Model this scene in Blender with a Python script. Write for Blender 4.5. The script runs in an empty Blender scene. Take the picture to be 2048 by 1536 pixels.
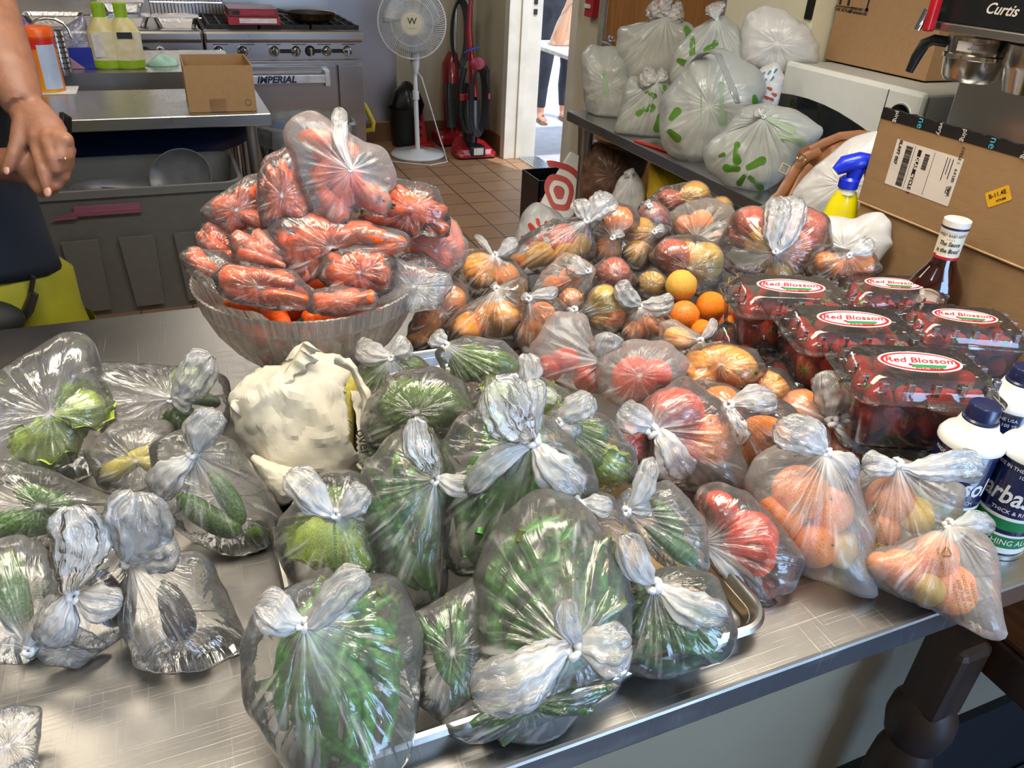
import bpy, bmesh, math, random
from mathutils import Vector, Matrix, Euler, noise
from mathutils.bvhtree import BVHTree
R = random.Random(7)
D2 = bpy.data
SC = bpy.context.scene
COL = SC.collection
PI = math.pi
# ------------------------------------------------------------------ camera
F = 1541.0
CAMZ = 1.5
PIT, ROL, YAW = math.radians(30.64), math.radians(3.22), math.radians(24.14)
_fw = Vector((math.sin(YAW)*math.cos(PIT), math.cos(YAW)*math.cos(PIT), -math.sin(PIT)))
_rt = Vector((math.cos(YAW), -math.sin(YAW), 0))
_up = _rt.cross(_fw)
CR = _rt*math.cos(ROL) + _up*math.sin(ROL)
CU = -_rt*math.sin(ROL) + _up*math.cos(ROL)
CAM = Vector((0, 0, CAMZ))
cam_d = D2.cameras.new('camera')
cam_d.sensor_width = 36; cam_d.lens = F/2048*36; cam_d.clip_start = .02; cam_d.clip_end = 200
cam = D2.objects.new('camera', cam_d); COL.objects.link(cam)
m3 = Matrix((CR, CU, -_fw)).transposed()
cam.matrix_world = Matrix.Translation(CAM) @ m3.to_4x4()
SC.camera = cam
def ray(x, y): return CR*((x-1024)/F) - CU*((y-768)/F) + _fw
def atz(x, y, z):
    d = ray(x, y); return CAM + d*((z-CAMZ)/d.z)
def aty(x, y, Y):
    d = ray(x, y); return CAM + d*(Y/d.y)
def atx(x, y, X):
    d = ray(x, y); return CAM + d*(X/d.x)
def atd(x, y, dep): return CAM + ray(x, y)*dep
def depth(p): return (Vector(p)-CAM).dot(_fw)
# ------------------------------------------------------------------ world, exposure, lamps
SC.view_settings.view_transform = 'Standard'; SC.view_settings.look = 'None'
SC.view_settings.gamma = 1; SC.view_settings.exposure = -0.1
SC.view_settings.use_curve_mapping = False
SC.cycles.transparent_max_bounces = 28
SC.cycles.max_bounces = 6; SC.cycles.transmission_bounces = 4; SC.cycles.glossy_bounces = 3; SC.cycles.diffuse_bounces = 3
SC.cycles.use_adaptive_sampling = True; SC.cycles.adaptive_threshold = .1
SC.cycles.sample_clamp_indirect = 4
SC.cycles.caustics_reflective = False; SC.cycles.caustics_refractive = False
W = D2.worlds.new('sky'); SC.world = W; W.use_nodes = True
bg = W.node_tree.nodes['Background']; bg.inputs[0].default_value = (.72, .84, 1, 1); bg.inputs[1].default_value = 2.2
def area(name, loc, size, rot, power, col, spread=PI):
    l = D2.lights.new(name, 'AREA'); l.shape = 'RECTANGLE'; l.size, l.size_y = size
    l.energy = power; l.color = col; l.spread = spread
    o = D2.objects.new(name, l); COL.objects.link(o); o.location = loc; o.rotation_euler = rot
    return o
# ceiling fluorescent troffers (over the counter, over the range) plus an added fill near the camera, and the tall windows behind it
area('ceiling_and_fill_light', (.5, .75, 2.66), (2.0, .6), (0, 0, 0), 72, (1, .90, .74))
area('ceiling_and_fill_light', (-.85, 2.4, 2.66), (1.2, .6), (0, 0, 0), 20, (1, .88, .70))
area('ceiling_and_fill_light', (.6, 4.3, 2.66), (1.2, .5), (0, 0, 0), 22, (1, .92, .82))
area('ceiling_and_fill_light', (-.4, -.9, 2.66), (1.2, .6), (0, 0, 0), 22, (1, .92, .80))  # added fill lamp, no fixture known there; brightens the bags from the camera side
area('window_daylight', (1.9, -2.55, 1.35), (2.2, 2.1), (math.radians(90), 0, 0), 165, (.36, .60, 1))
sun_d = D2.lights.new('sun', 'SUN'); sun_d.energy = 4; sun_d.angle = .01; sun_d.color = (1, .95, .86)
sun = D2.objects.new('sun', sun_d); COL.objects.link(sun); sun.rotation_euler = (math.radians(28), math.radians(12), 0); sun.location = (6, 6, 8)
# ------------------------------------------------------------------ materials
MC = {}
def nt(name):
    m = D2.materials.new(name); m.use_nodes = True
    t = m.node_tree; p = t.nodes['Principled BSDF']
    return m, t, p
def lk(t, a, b): t.links.new(a, b)
def col4(c): return (c[0], c[1], c[2], 1)
def hexc(h):
    h = h.lstrip('#'); v = [int(h[i:i+2], 16)/255 for i in (0, 2, 4)]
    return tuple(((x+.055)/1.055)**2.4 if x > .04045 else x/12.92 for x in v)
def P(name, c, rough=.5, metal=0, var=.12, sc=30, bump=0, bsc=80, c2=None, stretch=None, sub=0, coat=0, trans=0, emit=None, alpha=1):
    """principled material whose colour wanders a little with procedural noise"""
    if name in MC: return MC[name]
    if isinstance(c, str): c = hexc(c)
    if isinstance(c2, str): c2 = hexc(c2)
    m, t, p = nt(name)
    tc = t.nodes.new('ShaderNodeTexCoord'); mp = t.nodes.new('ShaderNodeMapping')
    lk(t, tc.outputs['Object'], mp.inputs[0])
    if stretch: mp.inputs['Scale'].default_value = stretch
    n = t.nodes.new('ShaderNodeTexNoise'); n.inputs['Scale'].default_value = sc; n.inputs['Detail'].default_value = 5
    lk(t, mp.outputs[0], n.inputs[0])
    r = t.nodes.new('ShaderNodeValToRGB'); lk(t, n.outputs[0], r.inputs[0])
    a = c2 if c2 else tuple(x*(1-var) for x in c)
    b = c if c2 else tuple(min(1, x*(1+var)) for x in c)
    r.color_ramp.elements[0].position = .35; r.color_ramp.elements[1].position = .65
    r.color_ramp.elements[0].color = col4(a); r.color_ramp.elements[1].color = col4(b)
    lk(t, r.outputs[0], p.inputs['Base Color'])
    p.inputs['Roughness'].default_value = rough; p.inputs['Metallic'].default_value = metal
    p.inputs['Coat Weight'].default_value = coat; p.inputs['Transmission Weight'].default_value = trans
    p.inputs['Alpha'].default_value = alpha
    if sub:
        p.inputs['Subsurface Weight'].default_value = sub; p.inputs['Subsurface Radius'].default_value = (.01, .004, .002)
        p.inputs['Subsurface Scale'].default_value = 1
    if bump:
        n2 = t.nodes.new('ShaderNodeTexNoise'); n2.inputs['Scale'].default_value = bsc; n2.inputs['Detail'].default_value = 4
        lk(t, mp.outputs[0], n2.inputs[0])
        b_ = t.nodes.new('ShaderNodeBump'); b_.inputs['Strength'].default_value = bump; b_.inputs['Distance'].default_value = .002
        lk(t, n2.outputs[0], b_.inputs['Height']); lk(t, b_.outputs[0], p.inputs['Normal'])
    if emit: p.inputs['Emission Color'].default_value = col4(emit[0]); p.inputs['Emission Strength'].default_value = emit[1]
    MC[name] = m
    return m
def steel(name, c=(.55, .54, .52), rough=.28, scratch=.5, ax=(1, 1, 1)):
    if name in MC: return MC[name]
    m, t, p = nt(name)
    tc = t.nodes.new('ShaderNodeTexCoord')
    p.inputs['Metallic'].default_value = 1; p.inputs['Base Color'].default_value = col4(c)
    hs = []
    for i, (sx, sy, rot) in enumerate(((7, 420, .5), (380, 9, -.62), (6, 330, 1.15))):
        mp = t.nodes.new('ShaderNodeMapping'); mp.inputs['Scale'].default_value = (sx*ax[0], sy*ax[1], 20*ax[2]); mp.inputs['Rotation'].default_value = (0, 0, rot)
        lk(t, tc.outputs['Object'], mp.inputs[0])
        n = t.nodes.new('ShaderNodeTexNoise'); n.inputs['Scale'].default_value = 1.2; n.inputs['Detail'].default_value = 2
        lk(t, mp.outputs[0], n.inputs[0])
        mr = t.nodes.new('ShaderNodeMapRange'); mr.inputs[1].default_value = .60; mr.inputs[2].default_value = .74
        lk(t, n.outputs[0], mr.inputs[0]); hs.append(mr.outputs[0])
    a1 = t.nodes.new('ShaderNodeMath'); a1.operation = 'ADD'; lk(t, hs[0], a1.inputs[0]); lk(t, hs[1], a1.inputs[1])
    a2 = t.nodes.new('ShaderNodeMath'); a2.operation = 'ADD'; lk(t, a1.outputs[0], a2.inputs[0]); lk(t, hs[2], a2.inputs[1])
    big = t.nodes.new('ShaderNodeTexNoise'); big.inputs['Scale'].default_value = 4; big.inputs['Detail'].default_value = 6
    lk(t, tc.outputs['Object'], big.inputs[0])
    r1 = t.nodes.new('ShaderNodeMath'); r1.operation = 'MULTIPLY_ADD'; lk(t, a2.outputs[0], r1.inputs[0]); r1.inputs[1].default_value = .06*scratch; r1.inputs[2].default_value = rough-.08
    r2 = t.nodes.new('ShaderNodeMath'); r2.operation = 'MULTIPLY_ADD'; lk(t, big.outputs[0], r2.inputs[0]); r2.inputs[1].default_value = .16; lk(t, r1.outputs[0], r2.inputs[2])
    lk(t, r2.outputs[0], p.inputs['Roughness'])
    b = t.nodes.new('ShaderNodeBump'); b.inputs['Strength'].default_value = .07*scratch; b.inputs['Distance'].default_value = .0006
    lk(t, a2.outputs[0], b.inputs['Height']); lk(t, b.outputs[0], p.inputs['Normal'])
    MC[name] = m
    return m
def film(name, haze=.16, tint=(.99, .99, .99), white=(.98, .97, .95), gloss=1.25, rough=.15, bump=.6, clearness=0, trl=.18, freq=1.0, mil=.55):
    """thin translucent plastic: see-through + milky scatter + gloss; the vertex value «dens» marks gathered, many-layered film"""
    if name in MC: return MC[name]
    m, t, p = nt(name); t.nodes.remove(p); out = t.nodes['Material Output']
    at = t.nodes.new('ShaderNodeAttribute'); at.attribute_name = 'dens'
    uv = t.nodes.new('ShaderNodeUVMap'); uv.uv_map = 'UVMap'
    tc = t.nodes.new('ShaderNodeTexCoord')
    mp = t.nodes.new('ShaderNodeMapping'); mp.inputs['Scale'].default_value = (30*freq, 2.2, 1); lk(t, uv.outputs[0], mp.inputs[0])
    n1 = t.nodes.new('ShaderNodeTexNoise'); n1.inputs['Scale'].default_value = 1; n1.inputs['Detail'].default_value = 3; n1.inputs['Distortion'].default_value = .6
    lk(t, mp.outputs[0], n1.inputs[0])
    # folds: ridged large noise in object space
    n2 = t.nodes.new('ShaderNodeTexNoise'); n2.inputs['Scale'].default_value = 11*freq; n2.inputs['Detail'].default_value = 3; n2.inputs['Distortion'].default_value = 1.6
    n2.noise_type = 'RIDGED_MULTIFRACTAL' if hasattr(n2, 'noise_type') else None
    lk(t, tc.outputs['Object'], n2.inputs[0])
    v = t.nodes.new('ShaderNodeTexVoronoi'); v.inputs['Scale'].default_value = 30*freq; v.feature = 'DISTANCE_TO_EDGE'
    dn = t.nodes.new('ShaderNodeTexNoise'); dn.inputs['Scale'].default_value = 12; lk(t, tc.outputs['Object'], dn.inputs[0])
    dm = t.nodes.new('ShaderNodeMixRGB'); dm.inputs[0].default_value = .06; lk(t, tc.outputs['Object'], dm.inputs[1]); lk(t, dn.outputs['Color'], dm.inputs[2]); lk(t, dm.outputs[0], v.inputs[0])
    a = t.nodes.new('ShaderNodeMath'); a.operation = 'MULTIPLY_ADD'; lk(t, n2.outputs[0], a.inputs[0]); a.inputs[1].default_value = .55
    lk(t, n1.outputs[0], a.inputs[2])
    a2 = t.nodes.new('ShaderNodeMath'); a2.operation = 'MULTIPLY_ADD'; lk(t, v.outputs['Distance'], a2.inputs[0]); a2.inputs[1].default_value = .5
    lk(t, a.outputs[0], a2.inputs[2])
    b = t.nodes.new('ShaderNodeBump'); b.inputs['Strength'].default_value = bump; b.inputs['Distance'].default_value = .006
    lk(t, a2.outputs[0], b.inputs['Height'])
    lw = t.nodes.new('ShaderNodeLayerWeight'); lw.inputs['Blend'].default_value = .35
    pass
    # milky = haze + dens*mil + facing*.22 + fold lines
    c1 = t.nodes.new('ShaderNodeMath'); c1.operation = 'MULTIPLY_ADD'; lk(t, at.outputs['Fac'], c1.inputs[0]); c1.inputs[1].default_value = mil; c1.inputs[2].default_value = haze
    c2 = t.nodes.new('ShaderNodeMath'); c2.operation = 'MULTIPLY_ADD'; lk(t, lw.outputs['Facing'], c2.inputs[0]); c2.inputs[1].default_value = .11; lk(t, c1.outputs[0], c2.inputs[2])
    mr = t.nodes.new('ShaderNodeMapRange'); mr.inputs[1].default_value = .56; mr.inputs[2].default_value = .75; mr.inputs[4].default_value = .32
    lk(t, n1.outputs[0], mr.inputs[0])
    c3 = t.nodes.new('ShaderNodeMath'); c3.operation = 'ADD'; c3.use_clamp = True; lk(t, c2.outputs[0], c3.inputs[0]); lk(t, mr.outputs[0], c3.inputs[1])
    tr = t.nodes.new('ShaderNodeBsdfTransparent'); tr.inputs[0].default_value = col4(tint)
    di = t.nodes.new('ShaderNodeBsdfDiffuse'); di.inputs[0].default_value = col4(white)
    tl = t.nodes.new('ShaderNodeBsdfTranslucent'); tl.inputs[0].default_value = col4(white)
    ms = t.nodes.new('ShaderNodeMixShader'); ms.inputs[0].default_value = trl; lk(t, di.outputs[0], ms.inputs[1]); lk(t, tl.outputs[0], ms.inputs[2])
    m1 = t.nodes.new('ShaderNodeMixShader'); lk(t, c3.outputs[0], m1.inputs[0]); lk(t, tr.outputs[0], m1.inputs[1]); lk(t, ms.outputs[0], m1.inputs[2])
    gl = t.nodes.new('ShaderNodeBsdfGlossy'); gl.inputs['Roughness'].default_value = rough; lk(t, b.outputs[0], gl.inputs['Normal'])
    fr = t.nodes.new('ShaderNodeFresnel'); fr.inputs[0].default_value = 1.5; lk(t, b.outputs[0], fr.inputs['Normal'])
    g = t.nodes.new('ShaderNodeMath'); g.operation = 'MULTIPLY_ADD'; g.use_clamp = True; lk(t, fr.outputs[0], g.inputs[0]); g.inputs[1].default_value = gloss; g.inputs[2].default_value = .02*gloss
    m2 = t.nodes.new('ShaderNodeMixShader'); lk(t, g.outputs[0], m2.inputs[0]); lk(t, m1.outputs[0], m2.inputs[1]); lk(t, gl.outputs[0], m2.inputs[2])
    lk(t, m2.outputs[0], out.inputs['Surface'])
    MC[name] = m
    return m
def clear(name, tint=(.96, .97, .97), gloss=1.0, rough=.05, haze=.02, bump=.3, bs=40):
    if name in MC: return MC[name]
    m, t, p = nt(name); t.nodes.remove(p); out = t.nodes['Material Output']
    tc = t.nodes.new('ShaderNodeTexCoord')
    n = t.nodes.new('ShaderNodeTexNoise'); n.inputs['Scale'].default_value = bs; lk(t, tc.outputs['Object'], n.inputs[0])
    b = t.nodes.new('ShaderNodeBump'); b.inputs['Strength'].default_value = bump; b.inputs['Distance'].default_value = .002; lk(t, n.outputs[0], b.inputs['Height'])
    tr = t.nodes.new('ShaderNodeBsdfTransparent'); tr.inputs[0].default_value = col4(tint)
    di = t.nodes.new('ShaderNodeBsdfDiffuse'); di.inputs[0].default_value = (.8, .82, .82, 1)
    m1 = t.nodes.new('ShaderNodeMixShader'); m1.inputs[0].default_value = haze; lk(t, tr.outputs[0], m1.inputs[1]); lk(t, di.outputs[0], m1.inputs[2])
    gl = t.nodes.new('ShaderNodeBsdfGlossy'); gl.inputs['Roughness'].default_value = rough; lk(t, b.outputs[0], gl.inputs['Normal'])
    fr = t.nodes.new('ShaderNodeFresnel'); fr.inputs[0].default_value = 1.5; lk(t, b.outputs[0], fr.inputs['Normal'])
    g = t.nodes.new('ShaderNodeMath'); g.operation = 'MULTIPLY'; g.use_clamp = True; lk(t, fr.outputs[0], g.inputs[0]); g.inputs[1].default_value = gloss
    m2 = t.nodes.new('ShaderNodeMixShader'); lk(t, g.outputs[0], m2.inputs[0]); lk(t, m1.outputs[0], m2.inputs[1]); lk(t, gl.outputs[0], m2.inputs[2])
    lk(t, m2.outputs[0], out.inputs['Surface'])
    MC[name] = m
    return m
# ------------------------------------------------------------------ mesh helpers
def V(*a): return Vector(a)
def box(bm, x0, x1, y0, y1, z0, z1):
    vs = [bm.verts.new((x, y, z)) for x in (x0, x1) for y in (y0, y1) for z in (z0, z1)]
    for f in ((0, 1, 3, 2), (4, 6, 7, 5), (0, 4, 5, 1), (2, 3, 7, 6), (0, 2, 6, 4), (1, 5, 7, 3)):
        bm.faces.new([vs[i] for i in f])
    return bm
def bx(*a): return box(bmesh.new(), *a)
def frame_at(d):
    d = d.normalized(); a = Vector((0, 0, 1)) if abs(d.z) < .9 else Vector((1, 0, 0))
    u = d.cross(a).normalized(); return u, d.cross(u).normalized()
def tube(bm, pts, rad, seg=12, flat=1.0, caps=True, up=None):
    pts = [Vector(p) for p in pts]
    if not hasattr(rad, '__len__'): rad = [rad]*len(pts)
    rings = []; u = None
    for i, p in enumerate(pts):
        d = pts[min(i+1, len(pts)-1)] - pts[max(i-1, 0)]
        if d.length < 1e-9: d = Vector((0, 0, 1))
        d.normalize()
        if u is None:
            u = (up.cross(d)).normalized() if up is not None else frame_at(d)[0]
        else:
            u = (u - d*u.dot(d)).normalized()
        w = d.cross(u)
        rings.append([bm.verts.new(p + (u*math.cos(2*PI*k/seg) + w*math.sin(2*PI*k/seg)*flat)*rad[i]) for k in range(seg)])
    for i in range(len(rings)-1):
        for k in range(seg):
            bm.faces.new((rings[i][k], rings[i][(k+1) % seg], rings[i+1][(k+1) % seg], rings[i+1][k]))
    if caps:
        bm.faces.new(list(reversed(rings[0]))); bm.faces.new(rings[-1])
    return bm
def tb(pts, rad, seg=12, **k): return tube(bmesh.new(), pts, rad, seg, **k)
def lathe(bm, prof, c=(0, 0, 0), seg=32, fn=None, M=None, closed=False):
    c = Vector(c); rings = []
    for r, z in prof:
        ring = []
        for k in range(seg):
            a = 2*PI*k/seg; rr = r*(fn(a, z) if fn else 1)
            v = Vector((rr*math.cos(a), rr*math.sin(a), z))
            if M: v = M @ v
            ring.append(bm.verts.new(c+v))
        rings.append(ring)
    for i in range(len(rings)-1):
        for k in range(seg):
            bm.faces.new((rings[i][k], rings[i][(k+1) % seg], rings[i+1][(k+1) % seg], rings[i+1][k]))
    if not closed:
        if prof[0][0] > 1e-6: bm.faces.new(list(reversed(rings[0])))
        if prof[-1][0] > 1e-6: bm.faces.new(rings[-1])
    bmesh.ops.remove_doubles(bm, verts=bm.verts, dist=1e-6)
    return bm
def lt(prof, c=(0, 0, 0), seg=32, **k): return lathe(bmesh.new(), prof, c, seg, **k)
def rotm(bm, M, about=None):
    if about is not None: M = Matrix.Translation(about) @ M @ Matrix.Translation(-Vector(about))
    bm.transform(M); return bm
def prism(bm, poly, h, M):
    """extrude 2-D polygon by h along its own z, then place with M"""
    a = [bm.verts.new(M @ Vector((x, y, 0))) for x, y in poly]; b = [bm.verts.new(M @ Vector((x, y, h))) for x, y in poly]
    n = len(poly)
    bm.faces.new(list(reversed(a))); bm.faces.new(b)
    for i in range(n): bm.faces.new((a[i], a[(i+1) % n], b[(i+1) % n], b[i]))
    return bm
def pr(poly, h, M=Matrix.Identity(4)): return prism(bmesh.new(), poly, h, M)
def rrect(w, h, r, n=4):
    o = []
    for cx, cy, a0 in ((w/2-r, h/2-r, 0), (-w/2+r, h/2-r, 90), (-w/2+r, -h/2+r, 180), (w/2-r, -h/2+r, 270)):
        for i in range(n+1):
            a = math.radians(a0+90*i/n); o.append((cx+r*math.cos(a), cy+r*math.sin(a)))
    return o
def basis(o, x, y):
    """matrix with local x,y axes given and origin o"""
    x = Vector(x).normalized(); z = x.cross(Vector(y)).normalized(); y = z.cross(x)
    M = Matrix((x, y, z)).transposed().to_4x4(); return Matrix.Translation(Vector(o)) @ M
ORG = {}
def world_org(p): return ORG.get(p.name, Vector((0, 0, 0))) if p else Vector((0, 0, 0))
def obj(name, bm, m, parent=None, smooth=True, bevel=0, sub=0, label=None, ang=40, keep=False):
    if not keep: bmesh.ops.recalc_face_normals(bm, faces=bm.faces)
    org = world_org(parent)
    if org.length: bmesh.ops.translate(bm, verts=bm.verts, vec=-org)
    me = D2.meshes.new(name); bm.to_mesh(me); bm.free()
    if m: me.materials.append(m)
    if smooth:
        for p in me.polygons: p.use_smooth = True
        if ang < 180:
            try: me.set_sharp_from_angle(angle=math.radians(ang))
            except Exception: pass
    o = D2.objects.new(name, me); COL.objects.link(o)
    if parent: o.parent = parent; ORG[o.name] = org
    if bevel:
        b = o.modifiers.new('b', 'BEVEL'); b.width = bevel; b.segments = 2; b.limit_method = 'ANGLE'
    if sub:
        s = o.modifiers.new('s', 'SUBSURF'); s.levels = sub; s.render_levels = sub
    if label: o['label'] = label
    return o
def thing(name, label, cat, loc=(0, 0, 0), group=None):
    o = D2.objects.new(name, None); COL.objects.link(o); o.location = loc; o.empty_display_size = .05
    ORG[o.name] = Vector(loc); o['label'] = label; o['category'] = cat
    if group: o['group'] = group
    return o
def tag(o, label, cat, group=None):
    o['label'] = label; o['category'] = cat
    if group: o['group'] = group
    return o
def struct(name, bm, m, parent=None, **k):
    o = obj(name, bm, m, parent, **k)
    if not parent: o['kind'] = 'structure'
    return o
def dup(root, M=None, label=None, group=None):
    r = root.copy(); COL.objects.link(r)
    if M is not None: r.matrix_world = M
    if label: r['label'] = label
    if group: r['group'] = group
    for ch in list(root.children):
        c = ch.copy(); COL.objects.link(c); c.parent = r
        for g in ch.children:
            d = g.copy(); COL.objects.link(d); d.parent = c
    return r
def text(s, size, M, m, parent, name='lettering', shear=0, ext=.0004, sx=1, align='CENTER', bold=0, spacing=1):
    c = D2.curves.new('t', 'FONT'); c.body = s; c.size = size; c.align_x = align; c.align_y = 'CENTER'
    c.extrude = ext; c.shear = shear; c.offset = bold; c.space_character = spacing; c.resolution_u = 3
    o = D2.objects.new('t', c); COL.objects.link(o)
    me = D2.meshes.new_from_object(o.evaluated_get(bpy.context.evaluated_depsgraph_get()))
    D2.objects.remove(o); D2.curves.remove(c)
    bm = bmesh.new(); bm.from_mesh(me); D2.meshes.remove(me)
    bm.transform(M @ Matrix.Diagonal((sx, 1, 1, 1)))
    return obj(name, bm, m, parent, smooth=False)
def smoothstep(a, b, x):
    x = min(1, max(0, (x-a)/(b-a))); return x*x*(3-2*x)
# ================================================================== SETTING
ZC = .88
M_ST = steel('brushed_steel'); M_ST2 = steel('dull_steel', (.42, .41, .40), .34)
M_ST3 = steel('dark_steel', (.30, .31, .32), .36)
M_WALL = P('cream_wall_paint', '#b9b29c', .6, var=.05, sc=3, bump=.1, bsc=200)
M_WHITE = P('white_paint', '#dddad0', .45, var=.04, sc=5)
# floor: quarry tiles, 8 inch grid
TP = .2085
m, t, p = nt('quarry_tile')
tc = t.nodes.new('ShaderNodeTexCoord'); mp = t.nodes.new('ShaderNodeMapping')
mp.inputs['Location'].default_value = (-(1.0797*1.5 % TP), -(3.3787*1.5 % TP), 0)
lk(t, tc.outputs['Object'], mp.inputs[0])
br = t.nodes.new('ShaderNodeTexBrick'); br.offset = 0; br.inputs['Scale'].default_value = 1
br.inputs['Brick Width'].default_value = TP; br.inputs['Row Height'].default_value = TP
br.inputs['Mortar Size'].default_value = .0045; br.inputs['Mortar Smooth'].default_value = .2
br.inputs['Color1'].default_value = col4(hexc('#b08a68')); br.inputs['Color2'].default_value = col4(hexc('#a57f60')); br.inputs['Mortar'].default_value = col4(hexc('#4a4038'))
lk(t, mp.outputs[0], br.inputs[0])
n = t.nodes.new('ShaderNodeTexNoise'); n.inputs['Scale'].default_value = 5; n.inputs['Detail'].default_value = 6; lk(t, tc.outputs['Object'], n.inputs[0])
mx = t.nodes.new('ShaderNodeMixRGB'); mx.blend_type = 'MULTIPLY'; mx.inputs[0].default_value = .35; lk(t, br.outputs[0], mx.inputs[1]); lk(t, n.outputs[0], mx.inputs[2])
lk(t, mx.outputs[0], p.inputs['Base Color']); p.inputs['Roughness'].default_value = .42
b_ = t.nodes.new('ShaderNodeBump'); b_.inputs['Strength'].default_value = .5; b_.inputs['Distance'].default_value = .002; b_.invert = True; lk(t, br.outputs[1], b_.inputs['Height']); lk(t, b_.outputs[0], p.inputs['Normal'])
M_FLOOR = m
struct('floor', bx(-3, 2.36, -2.6, 6.2, -.05, 0), M_FLOOR, smooth=False)
struct('ceiling', bx(-3, 2.5, -2.6, 6.2, 2.7, 2.75), P('ceiling_tile', '#d8d4c8', .8), smooth=False)
struct('wall_left', bx(-3.1, -3, -2.6, 6.2, 0, 2.7), M_WALL, smooth=False)
YB = 6.1
struct('wall_back', bx(-3, 2.46, YB, YB+.1, 0, 2.7), M_WALL, smooth=False)
# right wall with the outer doorway (y 4.42-5.38) and the closed wooden door (y 3.05-4.05)
bm = bmesh.new()
for y0, y1, z0, z1 in ((-2.6, 3.0, 0, 2.7), (3.0, 4.1, 2.1, 2.7), (4.1, 4.42, 0, 2.7), (4.42, 5.40, 2.1, 2.7), (5.40, 6.1, 0, 2.7)):
    box(bm, 2.26, 2.46, y0, y1, z0, z1)
struct('wall_right', bm, M_WALL, smooth=False)
# wall behind the camera with the window the daylight comes through
bm = bmesh.new()
for x0, x1, z0, z1 in ((-3, .8, 0, 2.7), (3.0, 3.1, 0, 2.7), (.8, 3.0, 0, .28), (.8, 3.0, 2.45, 2.7)):
    box(bm, x0, x1, -2.7, -2.6, z0, z1)
struct('wall_front', bm, M_WALL, smooth=False)
struct('baseboard_back', bx(1.12, 2.25, YB-.015, YB-.001, 0, .14), P('brown_base_tile', '#7a5538', .4, sc=8), smooth=False)
struct('baseboard_right', bx(2.245, 2.259, 5.46, YB-.02, 0, .14), MC['brown_base_tile'], smooth=False)
struct('trim_1', bx(1.12, 1.62, YB-.012, YB-.002, .16, 2.2), steel('stainless_wall_panel', (.45, .43, .45), .38, .2), smooth=False)
# doorway casing
bm = bmesh.new()
box(bm, 2.235, 2.262, 5.375, 5.455, .001, 2.12); box(bm, 2.235, 2.262, 4.36, 4.44, .001, 2.12); box(bm, 2.235, 2.262, 4.36, 5.455, 2.12, 2.19)
box(bm, 2.262, 2.49, 5.385, 5.402, .001, 2.12); box(bm, 2.33, 2.38, 5.37, 5.39, .001, 2.12)
box(bm, 2.262, 2.49, 4.418, 4.435, .001, 2.12)
struct('trim_2', bm, P('chipped_door_frame_paint', '#cfcac0', .45, sc=6, var=.08), smooth=False, bevel=.002)
bm = bmesh.new()
for k in range(6): box(bm, 2.36+.025*k, 2.378+.025*k, 4.44, 5.38, -.01, .012)
box(bm, 2.355, 2.52, 4.44, 5.38, -.03, .006)
struct('trim_3', bm, P('aluminium_threshold', (.7, .74, .8), .25, 1), smooth=False)
bm = bmesh.new()
for z in (.985, 1.05): box(bm, 2.42, 2.445, 5.378, 5.384, z, z+.035)
struct('trim_4', bm, P('black_strike_hole', '#111111', .5), smooth=False)
# grey casing and wooden door
bm = bmesh.new()
box(bm, 2.245, 2.262, 2.97, 3.04, .001, 2.1); box(bm, 2.245, 2.262, 4.06, 4.12, .001, 2.1)
struct('trim_5', bm, P('grey_door_casing', '#8d8a84', .4), smooth=False, bevel=.002)
M_OAK = P('oak_veneer', '#a3713a', .4, c2='#8a5a2a', sc=8, stretch=(1, 6, .5))
dr = D2.objects.new('door_1', None); COL.objects.link(dr); dr.location = (2.28, 3.55, 0); ORG[dr.name] = Vector(dr.location); dr['kind'] = 'structure'
obj('door_leaf', bx(2.262, 2.3, 3.04, 4.06, .01, 2.1), M_OAK, dr, smooth=False)
Mh = Matrix.Translation((2.262, 3.99, .99)) @ Matrix.Rotation(-PI/2, 4, 'Y')
h = obj('door_handle', rotm(lt([(.001, 0), (.034, 0), (.034, .008), (.026, .014), (.012, .016), (.012, .05), (.001, .05)], (0, 0, 0), 24), Mh), P('satin_chrome', (.6, .6, .6), .22, 1), dr)
obj('lever', tb([(2.215, 3.99, .99), (2.208, 3.95, .99), (2.208, 3.87, .985)], .010, 10), MC['satin_chrome'], h)
# fire alarm pull on the wall
ti = thing('fire_alarm_pull', 'red fire alarm pull station on the cream wall beside the wooden door', 'fire alarm', (2.25, 4.2, 1.15))
obj('housing', bx(2.215, 2.259, 4.155, 4.245, 1.09, 1.24), P('alarm_red', '#a01d22', .35), ti, smooth=False, bevel=.006)
obj('pull_handle', bx(2.205, 2.214, 4.17, 4.23, 1.135, 1.155), P('alarm_white', '#d8d4d0', .4), ti, smooth=False)
obj('white_mark', bx(2.2125, 2.2145, 4.17, 4.23, 1.185, 1.197), MC['alarm_white'], ti, smooth=False)
# outside: pavement, white wall beyond
struct('floor_outside', bx(2.48, 9, 1, 14, -.12, -.02), P('outdoor_concrete', '#b9bbc4', .8, sc=12, var=.08), smooth=False)
struct('wall_outside', bx(3.4, 9, 10.5, 10.6, -.1, 3.5), P('outdoor_white_wall', '#dfe3ea', .8), smooth=False)
# half wall below the counter
struct('wall_counter', bx(-1.6, 1.75, .50, .62, 0, .80), P('counter_wall_paint', '#8d8674', .55, var=.04, sc=4), smooth=False)
struct('baseboard_counter', bx(-1.6, 1.75, .485, .499, 0, .30), P('black_cove_base', '#1a1c20', .4), smooth=False)
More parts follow.
